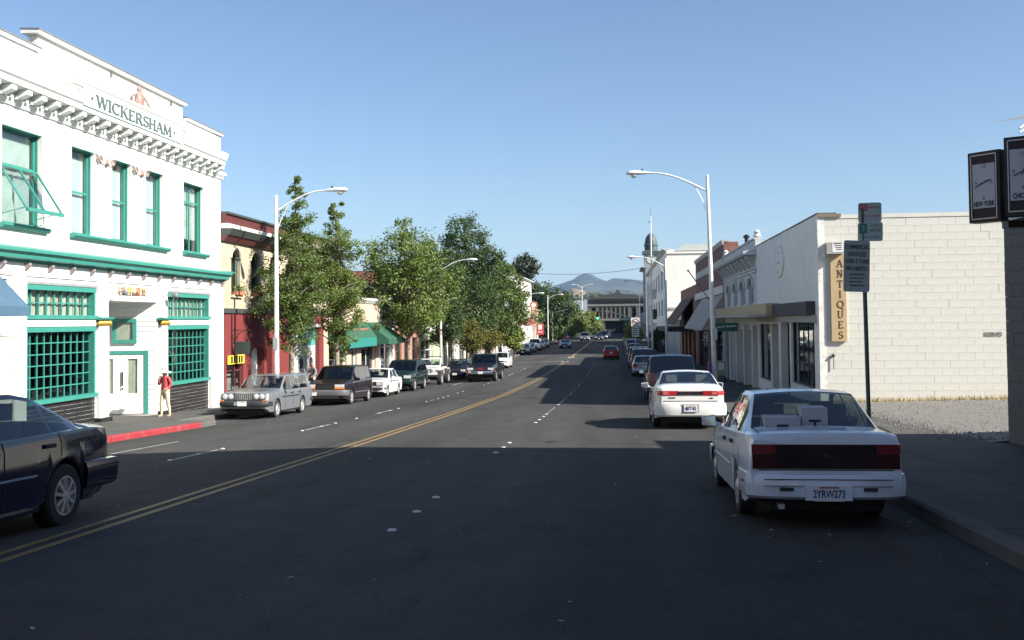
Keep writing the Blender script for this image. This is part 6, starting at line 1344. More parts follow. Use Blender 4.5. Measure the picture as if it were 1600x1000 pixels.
# 9 --- open white jeep
def jeep(loc, rz):
    r = empty('jeep', loc, local=True); tag(r, 'white open-topped jeep with big tyres parked behind the dark green wagon', 'car', 'cars parked along the left kerb'); r.rotation_euler = (math.atan(slope(loc[0], loc[1]))*math.cos(rz), 0, rz)
    q = MB(); q.prism([(1.9,.62),(1.9,1.12),(.55,1.18),(.5,1.22),(.45,1.0),(.3,.82),(-.3,.82),(-.4,1.12),(-1.75,1.12),(-1.75,.62)], 'X', -.66, .66); q.v = [(v[0], v[1], v[2]) for v in q.v]; q.build('body', WHT2, r)
    for sg in (-1, 1):
        q = MB(); q.prism([(1.95,.98),(1.9,1.04),(.95,1.04),(.7,.72),(.7,.66),(1.0,.98)], 'X', sg*.67, sg*.92); q.build('fender', WHT2, r)
        for yy in (1.35, -1.15): wheel(r, sg*.78, yy, .43, sg, STEELW, .28)
        q = MB(); q.prism([(-.75,.98),(-.65,1.04),(-1.55,1.04),(-1.75,.7),(-1.65,.7),(-1.5,.98)], 'X', sg*.67, sg*.9); q.build('fender', WHT2, r)
        q = MB(); q.box(sg*.12, sg*.56, -.42, .05, .82, 1.0); q.box(sg*.12, sg*.56, -.5, -.38, .95, 1.45); q.build('seat', SEAT, r)
        q = MB(); q.lathe((sg*.42, 1.9, .98), [(.1,0),(.09,.03),(.02,.045)], 14, 'Y'); q.build('headlight', LAMPC, r, smooth=40)
    q = MB(); q.tube([(-.62,.45,1.15),(-.6,.28,1.62),(.6,.28,1.62),(.62,.45,1.15)], .035, 6); q.build('windshield_frame', WHT2, r); q = MB(); q.add([(-.6,.44,1.18),(.6,.44,1.18),(.58,.3,1.6),(-.58,.3,1.6)], [(0,1,2,3)]); q.build('windshield', CGLASS, r, fix=False)
    q = MB(); q.tube([(-.6,-.7,1.1),(-.58,-.7,1.7),(-.5,-.7,1.78),(.5,-.7,1.78),(.58,-.7,1.7),(.6,-.7,1.1)], .03, 6); q.build('roll_bar', BLACK, r, smooth=50)
    for k in range(7): bx(r, 'grille_slot', SEAM, -.3+k*.09, -.26+k*.09, 1.9, 1.906, .78, 1.05)
    bx(r, 'bumper', PLAST, -.75, .75, 2.0, 2.12, .55, .68); bx(r, 'bumper_bracket', PLAST, -.4, .4, 1.88, 2.0, .57, .66)
    q = MB(); q.lathe((0, -1.95, .95), [(.2,-.1),(.4,-.1),(.43,0),(.4,.12),(.2,.12)], 20, 'Y'); q.build('spare_wheel', TYRE, r, smooth=35); bx(r, 'spare_bracket', BLACK, -.1, .1, -1.84, -1.74, .85, 1.05)
    q = MB(); q.tube([(-.7,1.35,.43),(.7,1.35,.43)], .06, 8); q.tube([(-.7,-1.15,.43),(.7,-1.15,.43)], .06, 8); q.box(-.4,.4,-1.7,1.85,.5,.62); q.build('chassis', SEAM, r)
jeep(cl(-11.95, 63.2), R(180))
# 10.. more cars
def quick(name, label, kind, P, x, y, rz, group=None, lights=True):
    if kind == 'suv': sp = suv_spec(4.8, 1.85, 1.75, P)
    elif kind == 'hatch':
        L_ = 4.0; sp = dict(L=L_, W=1.65, wb=2.45, fo=.78, wr=.29, paint=P, belt=[(0,.70),(1.0,.86),(L_-.1,.95),(L_,.85)], top=[(0,.70),(.1,.76),(1.0,.90),(1.1,.94),(1.8,1.34),(2.0,1.39),(3.2,1.38),(3.4,1.33),(L_-.08,.98),(L_,.9)], gh=(1.05,1.85,3.3,L_-.06), pill=[(1.15,1.32),(2.2,2.27),(3.2,3.3)], roofw=.74, mid=.55, spokes=5)
    elif kind == 'pickup':
        L_ = 5.3; sp = dict(L=L_, W=1.9, wb=3.3, fo=.9, wr=.37, paint=P, belt=[(0,.92),(1.5,1.05),(3.0,1.05),(3.2,1.05),(L_-.05,1.05),(L_,1.0)], top=[(0,.95),(.08,1.06),(1.5,1.14),(1.6,1.17),(2.15,1.72),(2.3,1.77),(3.0,1.77),(3.1,1.72),(3.25,1.08),(3.35,1.05),(L_-.03,1.05),(L_,1.0)], gh=(1.52,2.2,3.08,3.27), pill=[(1.6,1.8),(2.85,3.05)], roofw=.8, mid=.7, sill=.4, low=[(0,.45),(.2,.4),(L_-.2,.45),(L_,.5)], spokes=6, tw=.25, seaty=(2.6,), plan=[(0,.92),(.05,.96),(.15,.98),(.5,1),(L_-.1,1),(L_,.98)], glass=CGLASSD)
    else:
        L_ = 4.6; sp = dict(L=L_, W=1.75, wb=2.65, fo=.9, wr=.305, paint=P, belt=[(0,.68),(1.1,.86),(3.4,.93),(L_-.1,.94),(L_,.86)], top=[(0,.68),(.1,.76),(1.1,.90),(1.25,.94),(2.05,1.34),(2.3,1.40),(3.0,1.40),(3.25,1.35),(3.85,1.0),(3.95,.98),(L_-.1,.96),(L_,.88)], gh=(1.2,2.1,3.2,3.88), pill=[(1.3,1.5),(2.45,2.52),(3.2,3.27),(3.55,3.7)], roofw=.72, mid=.56, spokes=6)
    c, i = car(name, label, 'truck' if kind == 'pickup' else 'car', sp, cl(x, y), rz, group); L_ = sp['L']; hz = {'suv': .82, 'pickup': .86}.get(kind, .66)
    bumper(c, i, True, hz-.36, hz-.12, P if kind in ('sedan','hatch') else CHROME, .08, wrap=.4); bumper(c, i, False, hz-.34, hz-.1, P if kind in ('sedan','hatch') else CHROME, .08, wrap=.4)
    lamp(c, i, True, .44*sp['W']/1.75, .78*sp['W']/1.75, hz-.06, hz+.07, LAMPC, .03); lamp(c, i, True, .62*sp['W']/1.75, .80*sp['W']/1.75, hz-.115, hz-.062, LAMPO, .03, name='indicator'); bx(c, 'grille', PLAST, -.36, .36, L_/2-.02, L_/2+.03, hz-.07, hz+.06)
    lamp(c, i, False, .5*sp['W']/1.75, .80*sp['W']/1.75, hz+.02, hz+.2, LAMPR, .03); plate(c, i, False, hz+.04, None, out=.035); plate(c, i, True, hz-.24, None, out=.09)
    return c, i
quick('hatchback', 'dark blue low car parked between the open jeep and the dark pickup', 'hatch', DBLU, -11.3, 70.3, R(180), 'cars parked along the left kerb')
c, i = quick('pickup_truck', 'black pickup truck with bright headlamps driving toward us in the outer lane', 'pickup', BLKP, -8.85, 66.3, R(180))
text('grille_badge', 'GMC', .16, LAMPR, c, frame((0, 5.3/2+.035, .86), (-1,0,0), (0,0,1)), .006, bold=.01)
quick('hatchback', 'white hatchback parked right behind the black pickup', 'hatch', WHT2, -10.4, 88.5, R(180))
for k, (x, y, kd, P, lab) in enumerate(((-12.0, 127, 'sedan', DBLU, 'dark blue sedan first in the row past the small round street tree'), (-12.0, 135, 'sedan', BLUP, 'blue sedan second in the far row past the small round street tree'), (-12.0, 144, 'suv', WHT2, 'white wagon third in the far row past the small round street tree'), (-12.0, 153, 'sedan', GRYP, 'grey sedan fourth in the far row past the small round street tree'), (-12.0, 162, 'sedan', GRYP, 'grey sedan last in the far row past the small round street tree'))):
    quick('parked_car', lab, kd, P, x, y, R(180), 'cars parked far along the left kerb')
quick('hatchback', 'red hatchback driving away in the right lane near the crossing', 'hatch', REDP, -.75, 104, 0)
quick('sedan', 'dark blue sedan driving toward us before the signals', 'sedan', BLUP, -7.9, 150, R(180))
quick('suv', 'silver blue van waiting at the far signal', 'suv', paint('silver blue', (.16,.19,.26), .4), -6.6, 200, R(180))
quick('sedan', 'dark car with lit lamps beside the silver blue van at the far signal', 'sedan', BLKP, -3.9, 205, R(180))
quick('pickup_truck', 'white pickup truck crossing the far junction', 'pickup', WHT2, -3.0, 226, R(180))
quick('suv', 'black wagon ahead of the white pickup at the far junction', 'suv', BLKP, -3.2, 212, R(180))
for k, (x, y, kd, P, lab) in enumerate(((1.72, 69.4, 'hatch', paint('pale silver', (.4,.42,.42), .4), 'small pale silver hatchback parked ahead of the dark grey sport utility wagon'), (1.8, 76.6, 'suv', DBLU, 'dark blue wagon parked ahead of the small pale silver hatchback'), (1.75, 90.5, 'sedan', GRYP, 'grey sedan second before the planted kerb extension on the right'), (1.7, 83.5, 'suv', DGRN, 'dark green wagon parked in the shade by the second right lamp post'), (1.8, 94.2, 'sedan', DBLU, 'dark blue sedan parked just before the planted kerb extension'))):
    quick('parked_car', lab, kd, P, x, y, 0, 'cars parked along the right kerb')
for k in range(9):
    quick('parked_car', '%s, %s in the shaded row beyond the no left turn sign' % (('black sedan','blue wagon','dark blue sedan','grey hatchback')[k % 4] if False else ('black','blue','dark blue','grey')[k % 4]+' '+('sedan','wagon','sedan','hatchback')[k % 4], ('first','second','third','fourth','fifth','sixth','seventh','eighth','last')[k]), ('sedan','suv','sedan','hatch')[k % 4], (BLKP, BLUP, DBLU, GRYP)[k % 4], 1.8, 114+k*8.2, 0, 'cars parked far along the right kerb')
quick('parked_car', 'red car parked beside the trees past the far junction', 'sedan', REDP, -12, 226, R(180))
# ------------------------------------------------------------------ street lamps
def street_lamp(label, x, y, z0, ztop, reach, side, m=WPOLE, lean=0.0, group='cobra-head street lamps', box=True, rise=.75):
    """side: +1 arm reaches to +X"""
    e = empty('street_lamp', (x, y, z0)); tag(e, label, 'street lamp', group); dx = lean*(ztop-z0)
    q = MB(); q.tube([(x,y,z0-.1),(x,y,z0+.02)], .16, 12); q.build('base_plate', GALV, e)
    q = MB(); q.tube([(x,y,z0),(x+dx*.5,y,(z0+ztop)/2),(x+dx,y,ztop)], [.105,.085,.062], 14); q.lathe((x+dx,y,ztop), [(.066,-.04),(.07,0),(.05,.05),(.01,.07)], 12); q.build('pole', m, e, smooth=40)
    zs = ztop-.55; n = 18; pts = []
    for i in range(n+1):
        t = i/n; pts.append((x+dx+side*(.06+t*(reach-.75)), y, zs+rise*math.sin(t*math.pi/2)))
    q = MB(); q.tube(pts, [.042-.012*i/n for i in range(n+1)], 8); q.build('arm', m, e, smooth=50)
    q = MB(); q.tube([(x+dx+side*.06,y,zs-.75),(x+dx+side*.22,y,zs-.3),(x+dx+side*.5,y,zs+.24)], .014, 6); q.build('brace', m, e, smooth=50)
    px_ = pts[-1]; q = MB(); rows = []
    for t, hw, up, dn in ((0,.045,.04,.03),(.12,.07,.06,.045),(.35,.12,.10,.06),(.55,.17,.12,.07),(.75,.17,.11,.07),(.88,.12,.08,.055),(.93,.03,.03,.02)):
        r = []
        for k in range(12):
            a = 2*math.pi*k/12; v = math.sin(a); r.append((px_[0]+side*t, y+hw*math.cos(a), px_[2]+(up*v if v > 0 else dn*v)))
        rows.append(r+[r[0]])
    q.grid(rows); hd = q.build('lamp_head', mat('lamp head paint', (.68,.70,.70), .35, var=.06), e, smooth=50)
    q = MB(); q.lathe((px_[0]+side*.62, y, px_[2]-.06), [(.13,0),(.125,-.05),(.09,-.1),(.03,-.125)], 14); q.build('lens', mat('lamp lens', (.55,.55,.5), .2, var=.1), hd, smooth=50)
    q = MB(); q.lathe((px_[0]+side*.3, y, px_[2]+.09), [(.035,0),(.04,.05),(.02,.08)], 8); q.build('photocell', BLACK, hd)
    if box: q = MB(); q.box(x-.09, x+.09, y-.16, y-.1, z0+2.2, z0+2.65); q.build('pole_notice', GALV, e)
    return e
street_lamp('white street lamp at the left kerb before the dark red building', -13.3, 37.8, sz(37.8), 6.62, 2.65, 1)
street_lamp('tall leaning street lamp by the arched-window shop on the right pavement', 3.72, 39.3, g(39.3)+.15, 7.2, 2.9, -1, lean=-.022)
street_lamp('second street lamp on the right, past the leaning one', 3.62, 76, g(76)+.15, 6.2, 2.6, -1)
street_lamp('third street lamp on the right beside the low white shop', 3.62, 122, g(122)+.15, 6.2, 2.7, -1)
street_lamp('fourth street lamp on the right beside the tall white hall', 3.62, 166, g(166)+.15, 6.2, 2.7, -1, box=False)
p_ = onX(737, 412, -10.9); street_lamp('street lamp almost hidden in the left street trees', -13.3, p_.y, sz(p_.y), p_.z+.1, 2.6, 1, box=False)
street_lamp('street lamp beside the tall orange sign on the left', -13.2, 138, sz(138), 5.3, 2.8, 1, box=False)
street_lamp('street lamp near the far left trees beyond the orange sign', -12.9, 184, sz(184), 6.3, 2.7, 1, box=False)
# double-headed lamp at the junction
def double_lamp(x, y, zt):
    e = empty('street_lamp', (x, y, g(y))); tag(e, 'double-headed street lamp standing in front of the dark end building', 'street lamp')
    q = MB(); q.tube([(x,y,g(y)),(x,y,zt)], [.13,.08], 10); q.build('pole', WPOLE, e)
    for sg in (-1, 1):
        q = MB(); q.tube([(x+sg*t*2.0, y, zt-.3+.8*math.sin(t*math.pi/2)) for t in [k/10 for k in range(11)]], .05, 6); q.build('arm', WPOLE, e)
        q = MB(); q.lathe((x+sg*2.4, y, zt+.5), [(.05,-.5),(.2,-.1),(.2,.3),(.05,.45)], 10, 'X', sq=(1,.5)); q.build('lamp_head', mat('lamp head paint', (.68,.70,.70)), e)
double_lamp(-9.3, 262, 10.6)
# ------------------------------------------------------------------ traffic signal with mast arm
ts = empty('traffic_signal', (3.6, 192, g(192)+.15)); tag(ts, 'traffic signal mast arm showing a green light over the far junction', 'traffic signal')
q = MB(); q.tube([(3.6,192,g(192)),(3.6,192,4.4)], .12, 10); q.build('pole', GALV, ts); q = MB(); q.tube([(3.6,192,-2.4+4.4),(0,192,2.3),(-4.0,192,2.6)], [.1,.08,.05], 8)
pts_ = [(3.6,192,1.6),(1.5,192,2.4),(-1.5,192,3.3),(-4.4,192,3.5)]; q = MB(); q.tube(pts_, [.1,.09,.07,.05], 8); q.build('mast_arm', GALV, ts)
hx, hz_ = -3.9, 2.5; bx(ts, 'signal_head', BLACK, hx-.24, hx+.24, 191.85, 192.05, hz_-.75, hz_+.75, None)
so_ = ts.children[-1]; so_.location = (0,0,0); so_.location -= WORIG[ts.name]
GRN = mat('green signal', (.1,1.0,.6), .3, var=0, emit=3.0)
for k, m_ in enumerate((mat('signal red off', (.06,.01,.01), .3), mat('signal amber off', (.06,.04,.01), .3), GRN)):
    q = MB(); q.lathe((hx, 191.84, hz_+.46-k*.46), [(.17,0),(.16,-.03),(.02,-.05)], 16, 'Y'); q.build('signal_lens', m_, ts)
q = MB(); q.box(-2.3, -1.7, 191.9, 191.95, 2.95, 3.55); q.build('lane_sign', WHITEW, ts); q = MB(); q.lathe((-2.0, 191.895, 3.25), [(.22,0),(.22,-.01)], 16, 'Y'); q.build('sign_ring', LAMPR, ts); q = MB(); q.lathe((-2.0, 191.883, 3.25), [(.15,0),(.15,-.008)], 16, 'Y'); q.build('sign_centre', WHITEW, ts)
q = MB(); q.box(.3, 2.3, 191.9, 191.95, 1.55, 2.05); nm = q.build('street_name_sign', mat('sign green', (.01,.22,.12), .5), ts)
for k in range(9): q = MB(); q.box(.5+k*.18, .62+k*.18, 191.88, 191.895, 1.7, 1.88 if k % 3 else 1.94); q.build('sign_print', WHITEW, nm)
# second signal pole on the far left
ts2 = empty('traffic_signal', (-12.6, 192, g(192))); tag(ts2, 'grey signal pole with a long arm on the far left corner', 'traffic signal'); q = MB(); q.tube([(-12.6,192,g(192)-.1),(-12.6,192,3.6)], .12, 8); q.tube([(-12.6,192,3.2),(-9.2,192,3.9)], .06, 6); q.build('pole', GALV, ts2); q = MB(); q.box(-9.5, -9.05, 191.9, 192.1, 3.1, 4.4); q.box(-12.4,-12.0,191.9,192.1,1.2,2.4); q.build('signal_head', BLACK, ts2)
# ------------------------------------------------------------------ parking signs on the near right pole
SGN = mat('sign plate', (.42,.50,.46), .5, var=.08, scale=8); SGR = mat('sign red print', (.45,.08,.1), .5); SGG = mat('sign green print', (.02,.22,.15), .5); SGD = mat('sign dark print', (.07,.09,.09), .5)
px0, py0 = 3.36, 14.0; sg1 = empty('parking_sign_post', (px0, py0, g(py0)+.15)); tag(sg1, 'steel sign post with stacked parking and truck limit signs beside the white sedan', 'sign post')
q = MB(); q.tube([(px0+.02,py0,g(py0)-.1),(px0-.02,py0,3.12)], .028, 10); q.build('post', mat('green steel post', (.09,.12,.10), .5, .3), sg1)
def signplate(c, w_, h_, rz, tilt, name):
    M = Matrix.Translation(c) @ Matrix.Rotation(rz, 4, 'Z') @ Matrix.Rotation(tilt, 4, 'Y'); q = MB(); r = .03; poly = []
    for cx_, cz_, a0 in ((w_/2-r,h_/2-r,0),(-w_/2+r,h_/2-r,90),(-w_/2+r,-h_/2+r,180),(w_/2-r,-h_/2+r,270)):
        for k in range(4): a = R(a0+k*30); poly.append((cx_+r*math.cos(a), cz_+r*math.sin(a)))
    q.prism(poly, 'Y', -.002, .002); o = MBxf(q, M).build(name, SGN, sg1); T = lambda x, z: M @ frame((x,-.0035,z), (1,0,0), (0,0,1)); return o, M, T
o, M, T = signplate((px0+.07,py0-.04,3.06), .30, .27, R(-14), R(1), 'no_parking_sign')
q = MB(); q.box(-.135,-.03,-.004,-.0025,.025,.115); MBxf(q, M).build('sign_symbol', SGR, o); text('sign_lettering', 'NO', .06, SGN, o, T(-.083,.07), .002, sx=.9); text('sign_lettering', 'PARKING', .052, SGR, o, T(.058,.07), .002, sx=.72); text('sign_lettering', '2 AM TO 5 AM', .05, SGR, o, T(0,-.05), .002, sx=.75)
o, M, T = signplate((px0+.07,py0-.045,2.797), .32, .26, R(-14), R(1), 'time_limit_sign')
q = MB(); q.box(-.14,-.04,-.004,-.0025,-.02,.11); MBxf(q, M).build('sign_symbol', SGG, o); text('sign_lettering', '2', .10, SGN, o, T(-.09,.045), .002); text('sign_lettering', 'HOUR', .045, SGG, o, T(.05,.085), .002, sx=.8); text('sign_lettering', 'PARKING', .05, SGG, o, T(.055,.02), .002, sx=.72); text('sign_lettering', '9 AM TO 6 PM', .045, SGG, o, T(0,-.075), .002, sx=.75)
o, M, T = signplate((px0-.12,py0-.05,2.33), .37, .70, R(12), R(2), 'truck_limit_sign')
for k, t in enumerate(('COMMERCIAL','VEHICLES','OVER 3 TONS','PROHIBITED')): text('sign_lettering', t, .082, SGD, o, T(0, .26-k*.098), .002, sx=.66 if len(t) > 9 else .75, bold=.001)
for k in range(4): q = MB(); q.box(-.11+.012*(k%2),.11-.014*(k%3),-.004,-.0025,-.12-k*.05,-.105-k*.05); MBxf(q, M).build('small_print', SGD, o)
# no left turn sign in the planted kerb extension
pl = empty('kerb_planter', (1.9, 101, g(101))); tag(pl, 'planted kerb extension at the crossing on the right', 'planter'); q = MB(); q.prism([(3.0,97.5),(1.6,98.2),(1.0,100),(1.0,103),(1.6,104.6),(3.0,105.2)], 'Z', g(101)-.3, g(101)+.28); q.build('kerb', KERBM, pl)
q = MB(); rr = random.Random(8)
for i in range(900):
    x, y = rr.uniform(1.2,2.9), rr.uniform(98.5,104.5); z = g(101)+.28; h = rr.uniform(.1,.5); a = rr.uniform(0,6.3)
    q.add([(x-.04*math.cos(a),y-.04*math.sin(a),z),(x+.04*math.cos(a),y+.04*math.sin(a),z),(x+rr.gauss(0,.1),y+rr.gauss(0,.1),z+h)], [(0,1,2)])
q.build('plants', mat('low planting', (.22,.24,.06), .8, var=.3, scale=4), pl, fix=False)
nl = empty('no_left_turn_sign', (1.72, 100.5, g(101)+.28)); tag(nl, 'white no left turn sign with a smaller plate on a post at the crossing', 'sign'); q = MB(); q.tube([(1.72,100.5,g(101)+.2),(1.72,100.5,2.0)], .04, 8); q.build('post', GALV, nl)
q = MB(); q.box(1.3, 2.14, 100.38, 100.42, 1.0, 1.86); b = q.build('plate', WHITEW, nl)
q = MB()
for k in range(24):
    t0, t1 = 2*math.pi*k/24, 2*math.pi*(k+1)/24; P_ = lambda t, r: (1.72+r*math.cos(t), 100.37, 1.43+r*math.sin(t)); q.add([P_(t0,.34),P_(t1,.34),P_(t1,.27),P_(t0,.27)], [(0,1,2,3)])
q.bar((1.52,100.372,1.63),(1.92,100.372,1.23),.07,.004); q.build('ban_ring', LAMPR, b, fix=False); q = MB(); q.bar((1.82,100.374,1.25),(1.82,100.374,1.45),.06,.003); q.bar((1.82,100.374,1.47),(1.58,100.374,1.47),.06,.003); q.build('arrow', BLACK, b)
q = MB(); q.box(1.36, 2.08, 100.38, 100.42, -.05, .93); b = q.build('time_plate', mat('sign plate pale', (.6,.62,.6), .5), nl)
for k in range(4): q = MB(); q.box(1.45,1.99-.1*(k%2),100.37,100.378,.72-k*.2,.8-k*.2); q.build('plate_print', SGD, b)
# newspaper boxes / posts on the right pavement
for k, (x, y, m_, lab) in enumerate(((5.6,56,mat('news green', (.2,.32,.2), .5),'pale green newspaper box on the right pavement'),(4.9,53,mat('news red', (.4,.1,.08), .5),'red and blue newspaper box beside the leaning lamp post'),(4.6,88,WHITEW,'white sandwich board on the far right pavement'))):
    z = g(y)+.15; e = empty('newspaper_box' if k < 2 else 'sandwich_board', (x,y,z)); tag(e, lab, 'news box' if k < 2 else 'board'); q = MB()
    if k < 2: q.box(x-.25,x+.25,y-.2,y+.2,z+.35,z+1.15); q.build('box', m_, e); q = MB(); [q.box(x+a*.2-.03,x+a*.2+.03,y-.15,y+.15,z,z+.348) for a in (-1,1)]; q.build('stand', BLACK, e); q = MB(); q.box(x-.18,x+.18,y-.21,y-.202,z+.65,z+1.05); q.build('display_window', mat('news blue', (.05,.08,.35), .4) if k else WHITEW, e)
    else: q.prism([(x-.5,z),(x+.5,z),(x+.5,z+1.1),(x-.5,z+1.1)], 'Y', y-.05, y+.05); q.build('board', m_, e)
# overhead wire
q = MB(); a, b = Vector((-13.0, 138, 8.4)), Vector((3.55, 122, 8.0)); q.tube([a.lerp(b, t)+Vector((0,0,-.5*4*t*(1-t))) for t in [k/16 for k in range(17)]], .025, 4); tag(q.build('overhead_wire', BLACK, None), 'thin overhead wire strung across the street', 'wire')
# flag pole in front of the clock tower
p_ = onY(1017, 337, 120); q = MB(); q.tube([(p_.x-.02, 120.8, g(120)+.1), (p_.x, 120.8, p_.z)], [.13,.05], 10); tag(q.build('mast', WPOLE, None, smooth=40), 'slender pale mast rising in front of the clock tower dome', 'mast')
# small pole signs on the right, sunlit strip banners
q = MB(); p_ = onY(1008, 470, 150)
for k, z in enumerate((5.6, 2.6, .6)):
    q = MB(); q.box(5.2, 6.4, 150+k*.2, 150.15+k*.2, z-.9, z+.6); o = q.build('blade_sign', (OFFW, DKTRIM, OFFW)[k], None); tag(o, ('pale upright blade sign high on the tall white hall', 'dark blade sign in the middle of the tall white hall front', 'pale blade sign low on the tall white hall front')[k], 'sign')
    q = MB(); q.bar((6.4,150.08+k*.2,z),(6.62,150.08+k*.2,z),.08); q.build('arm', BLACK, o)
# ------------------------------------------------------------------ trees
def leafmat(name, c, var=.35):
    if name in MATS: return MATS[name]
    m = bpy.data.materials.new(name); m.use_nodes = True; MATS[name] = m; n = m.node_tree; L = n.links.new; p = n.nodes['Principled BSDF']; o = n.nodes['Material Output']
    at = n.nodes.new('ShaderNodeAttribute'); at.attribute_name = 'v'; mr = n.nodes.new('ShaderNodeMapRange'); mr.inputs[3].default_value = 1-var; mr.inputs[4].default_value = 1+var; L(at.outputs['Fac'], mr.inputs[0])
    vm = n.nodes.new('ShaderNodeVectorMath'); vm.operation = 'SCALE'; vm.inputs[0].default_value = c; L(mr.outputs[0], vm.inputs[3])
    L(vm.outputs[0], p.inputs['Base Color']); p.inputs['Roughness'].default_value = .5; p.inputs['Specular IOR Level'].default_value = .4
    t = n.nodes.new('ShaderNodeBsdfTranslucent'); v2 = n.nodes.new('ShaderNodeVectorMath'); v2.operation = 'MULTIPLY'; L(vm.outputs[0], v2.inputs[0]); v2.inputs[1].default_value = (1.5,1.5,.5); L(v2.outputs[0], t.inputs[0])
    mx = n.nodes.new('ShaderNodeMixShader'); mx.inputs[0].default_value = .3; L(p.outputs[0], mx.inputs[1]); L(t.outputs[0], mx.inputs[2]); L(mx.outputs[0], o.inputs[0]); return m
BARK = mat('grey bark', (.24,.20,.16), .9, var=.25, scale=8, bump=.6, bscale=25); BARKD = mat('dark bark', (.10,.08,.06), .9, var=.25, scale=8, bump=.6, bscale=25)
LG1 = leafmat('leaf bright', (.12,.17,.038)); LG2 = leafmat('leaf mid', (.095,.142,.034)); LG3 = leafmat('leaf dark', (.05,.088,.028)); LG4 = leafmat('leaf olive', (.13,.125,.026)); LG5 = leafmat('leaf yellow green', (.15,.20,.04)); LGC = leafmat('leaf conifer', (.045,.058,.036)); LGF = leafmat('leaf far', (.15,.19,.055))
def tree(label, name, x, y, zbase, prof, lm, bark, seed, nclump=120, per=70, cr=.42, ls=.1, trunk=.13, lean=(0,0), squash=.7, shell=.55, limbs=9, upright=0.0, droop=0, group='street trees', sides=None, tier=0):
    """prof: (height above base, radius) outline of the crown; leaves are small bent faces gathered in clumps on the limbs"""
    rr = random.Random(seed); e = empty(name, (x, y, zbase)); tag(e, label, 'tree', group)
    h0, h1 = prof[0][0], prof[-1][0]
    def axis(h): t = h/h1; return Vector((x+lean[0]*t, y+lean[1]*t, zbase+h))
    q = MB(); n = 9; q.tube([axis(h1*.93*i/n)+Vector((rr.gauss(0,.03),rr.gauss(0,.03),0))*(1 if i else 0) - (Vector((0,0,.15)) if i == 0 else Vector()) for i in range(n+1)], [trunk*(1.25 if i == 0 else 1)*(1-.92*i/n)+.012 for i in range(n+1)], 9)
    cl_ = []; tot = 0
    bins = [(h0+(h1-h0)*(i+.5)/24) for i in range(24)]; wts = [max(.02, lerp_pts(prof, h))**1.6+.03 for h in bins]
    while len(cl_) < nclump:
        h = rr.choices(bins, wts)[0]+rr.uniform(-.5,.5)*(h1-h0)/24; rd = lerp_pts(prof, h); a = rr.uniform(0, 2*math.pi); r = rd*(shell+(1-shell)*rr.random())**.8*(1 if rr.random() < .75 else rr.random())
        if tier: h = h0+round((h-h0)/tier)*tier+rr.gauss(0,.3)
        irr = 1+.28*math.sin(a*3+seed+h*1.7)+.16*math.sin(a*5+h*3.1+seed*2)
        if sides: irr *= sides(a, h)
        c = axis(h)+Vector((math.cos(a)*r*irr, math.sin(a)*r*irr, 0)); cl_.append((c, h, a, r))
    # limbs to a share of clumps
    for c, h, a, r in cl_:
        if r > .25 and rr.random() < limbs/12:
            s = max(h0*.55, h-r*(.55+upright)); b = axis(s); mid = b.lerp(c, .5)+Vector((0,0,.08*r)); q.tube([b, mid, c], [trunk*.32*(1-s/h1)+.012, trunk*.2*(1-s/h1)+.009, .006], 5, cap=False)
    q.build('trunk', bark, e, smooth=50)
    vs = []; fs = []; vals = []
    for c, h, a, r in cl_:
        rad = cr*(.6+.8*rr.random())*min(1.0, .22+lerp_pts(prof, h)/1.1); base = rr.uniform(.1,.75); k = int(per*(.5+rr.random()))
        for _ in range(k):
            d = Vector((rr.gauss(0,1),rr.gauss(0,1),rr.gauss(0,1)*squash)); d = d.normalized()*rad*(rr.random()**.45); p = c+d
            if droop: p.z -= droop*abs(d.x+d.y)
            l = ls*rr.uniform(.6,1.25); nrm = (Vector((rr.gauss(0,.7),rr.gauss(0,.7),rr.uniform(.1,1.2)))+d.normalized()*.5).normalized(); t = nrm.orthogonal().normalized(); t = (Matrix.Rotation(rr.uniform(0,6.28), 3, nrm) @ t); b_ = nrm.cross(t)*.42
            o = len(vs); vs += [p-t*l*.5, p+b_*l+nrm*l*.06, p+t*l*.5-nrm*l*.12, p-b_*l+nrm*l*.06]; fs.append((o,o+1,o+2,o+3)); vals.append(min(1,max(0,base+rr.gauss(0,.22))))
    me = bpy.data.meshes.new('crown'); me.from_pydata(vs, [], fs); me.materials.append(lm); at = me.attributes.new('v', 'FLOAT', 'FACE'); at.data.foreach_set('value', vals); link('crown', me, e)
    return e
TX = -13.55; kT = TX/-12.6
def ty_(px): return onX(px, 540, TX).y
def hz(px, py, X=TX): p = onX(px, py, X); return p.y, p.z
def T(label, px, pybase_prof, lm, seed, X=TX, bark=BARK, dy=0, **k):
    """prof given as pixel rows: (py, half width px)"""
    y = onX(px, 540, X).y+dy; zb = sz(y) if X < -5 else g(y)+.15; sc_ = y/FPX*1.0
    prof = sorted([(onX(px, py, X).z+0-zb, hw*sc_) for py, hw in pybase_prof]); return tree(label, k.pop('name', 'street_tree'), X, y, zb, prof, lm, bark, seed, **k)
T('slender spire-topped street tree beside the white lamp post', 455, [(268,3),(300,14),(330,22),(365,26),(392,40),(420,52),(450,56),(480,56),(505,50),(528,28)], LG2, 1, nclump=290, per=95, cr=.31, ls=.085, trunk=.12, lean=(.15,.2), shell=.3, tier=.62)
T('narrow bright street tree in front of the green awning', 526, [(308,5),(340,16),(362,18),(372,42),(392,44),(412,26),(440,46),(468,52),(500,48),(520,22)], LG1, 2, nclump=250, per=95, cr=.35, ls=.095, trunk=.13, shell=.3, tier=.72)
T('round leafy shoot growing low on the green awning tree', 536, [(512,10),(530,22),(548,20),(566,10)], LG1, 22, nclump=26, per=50, cr=.25, ls=.1, trunk=.03, name='street_shrub', dy=-.4)
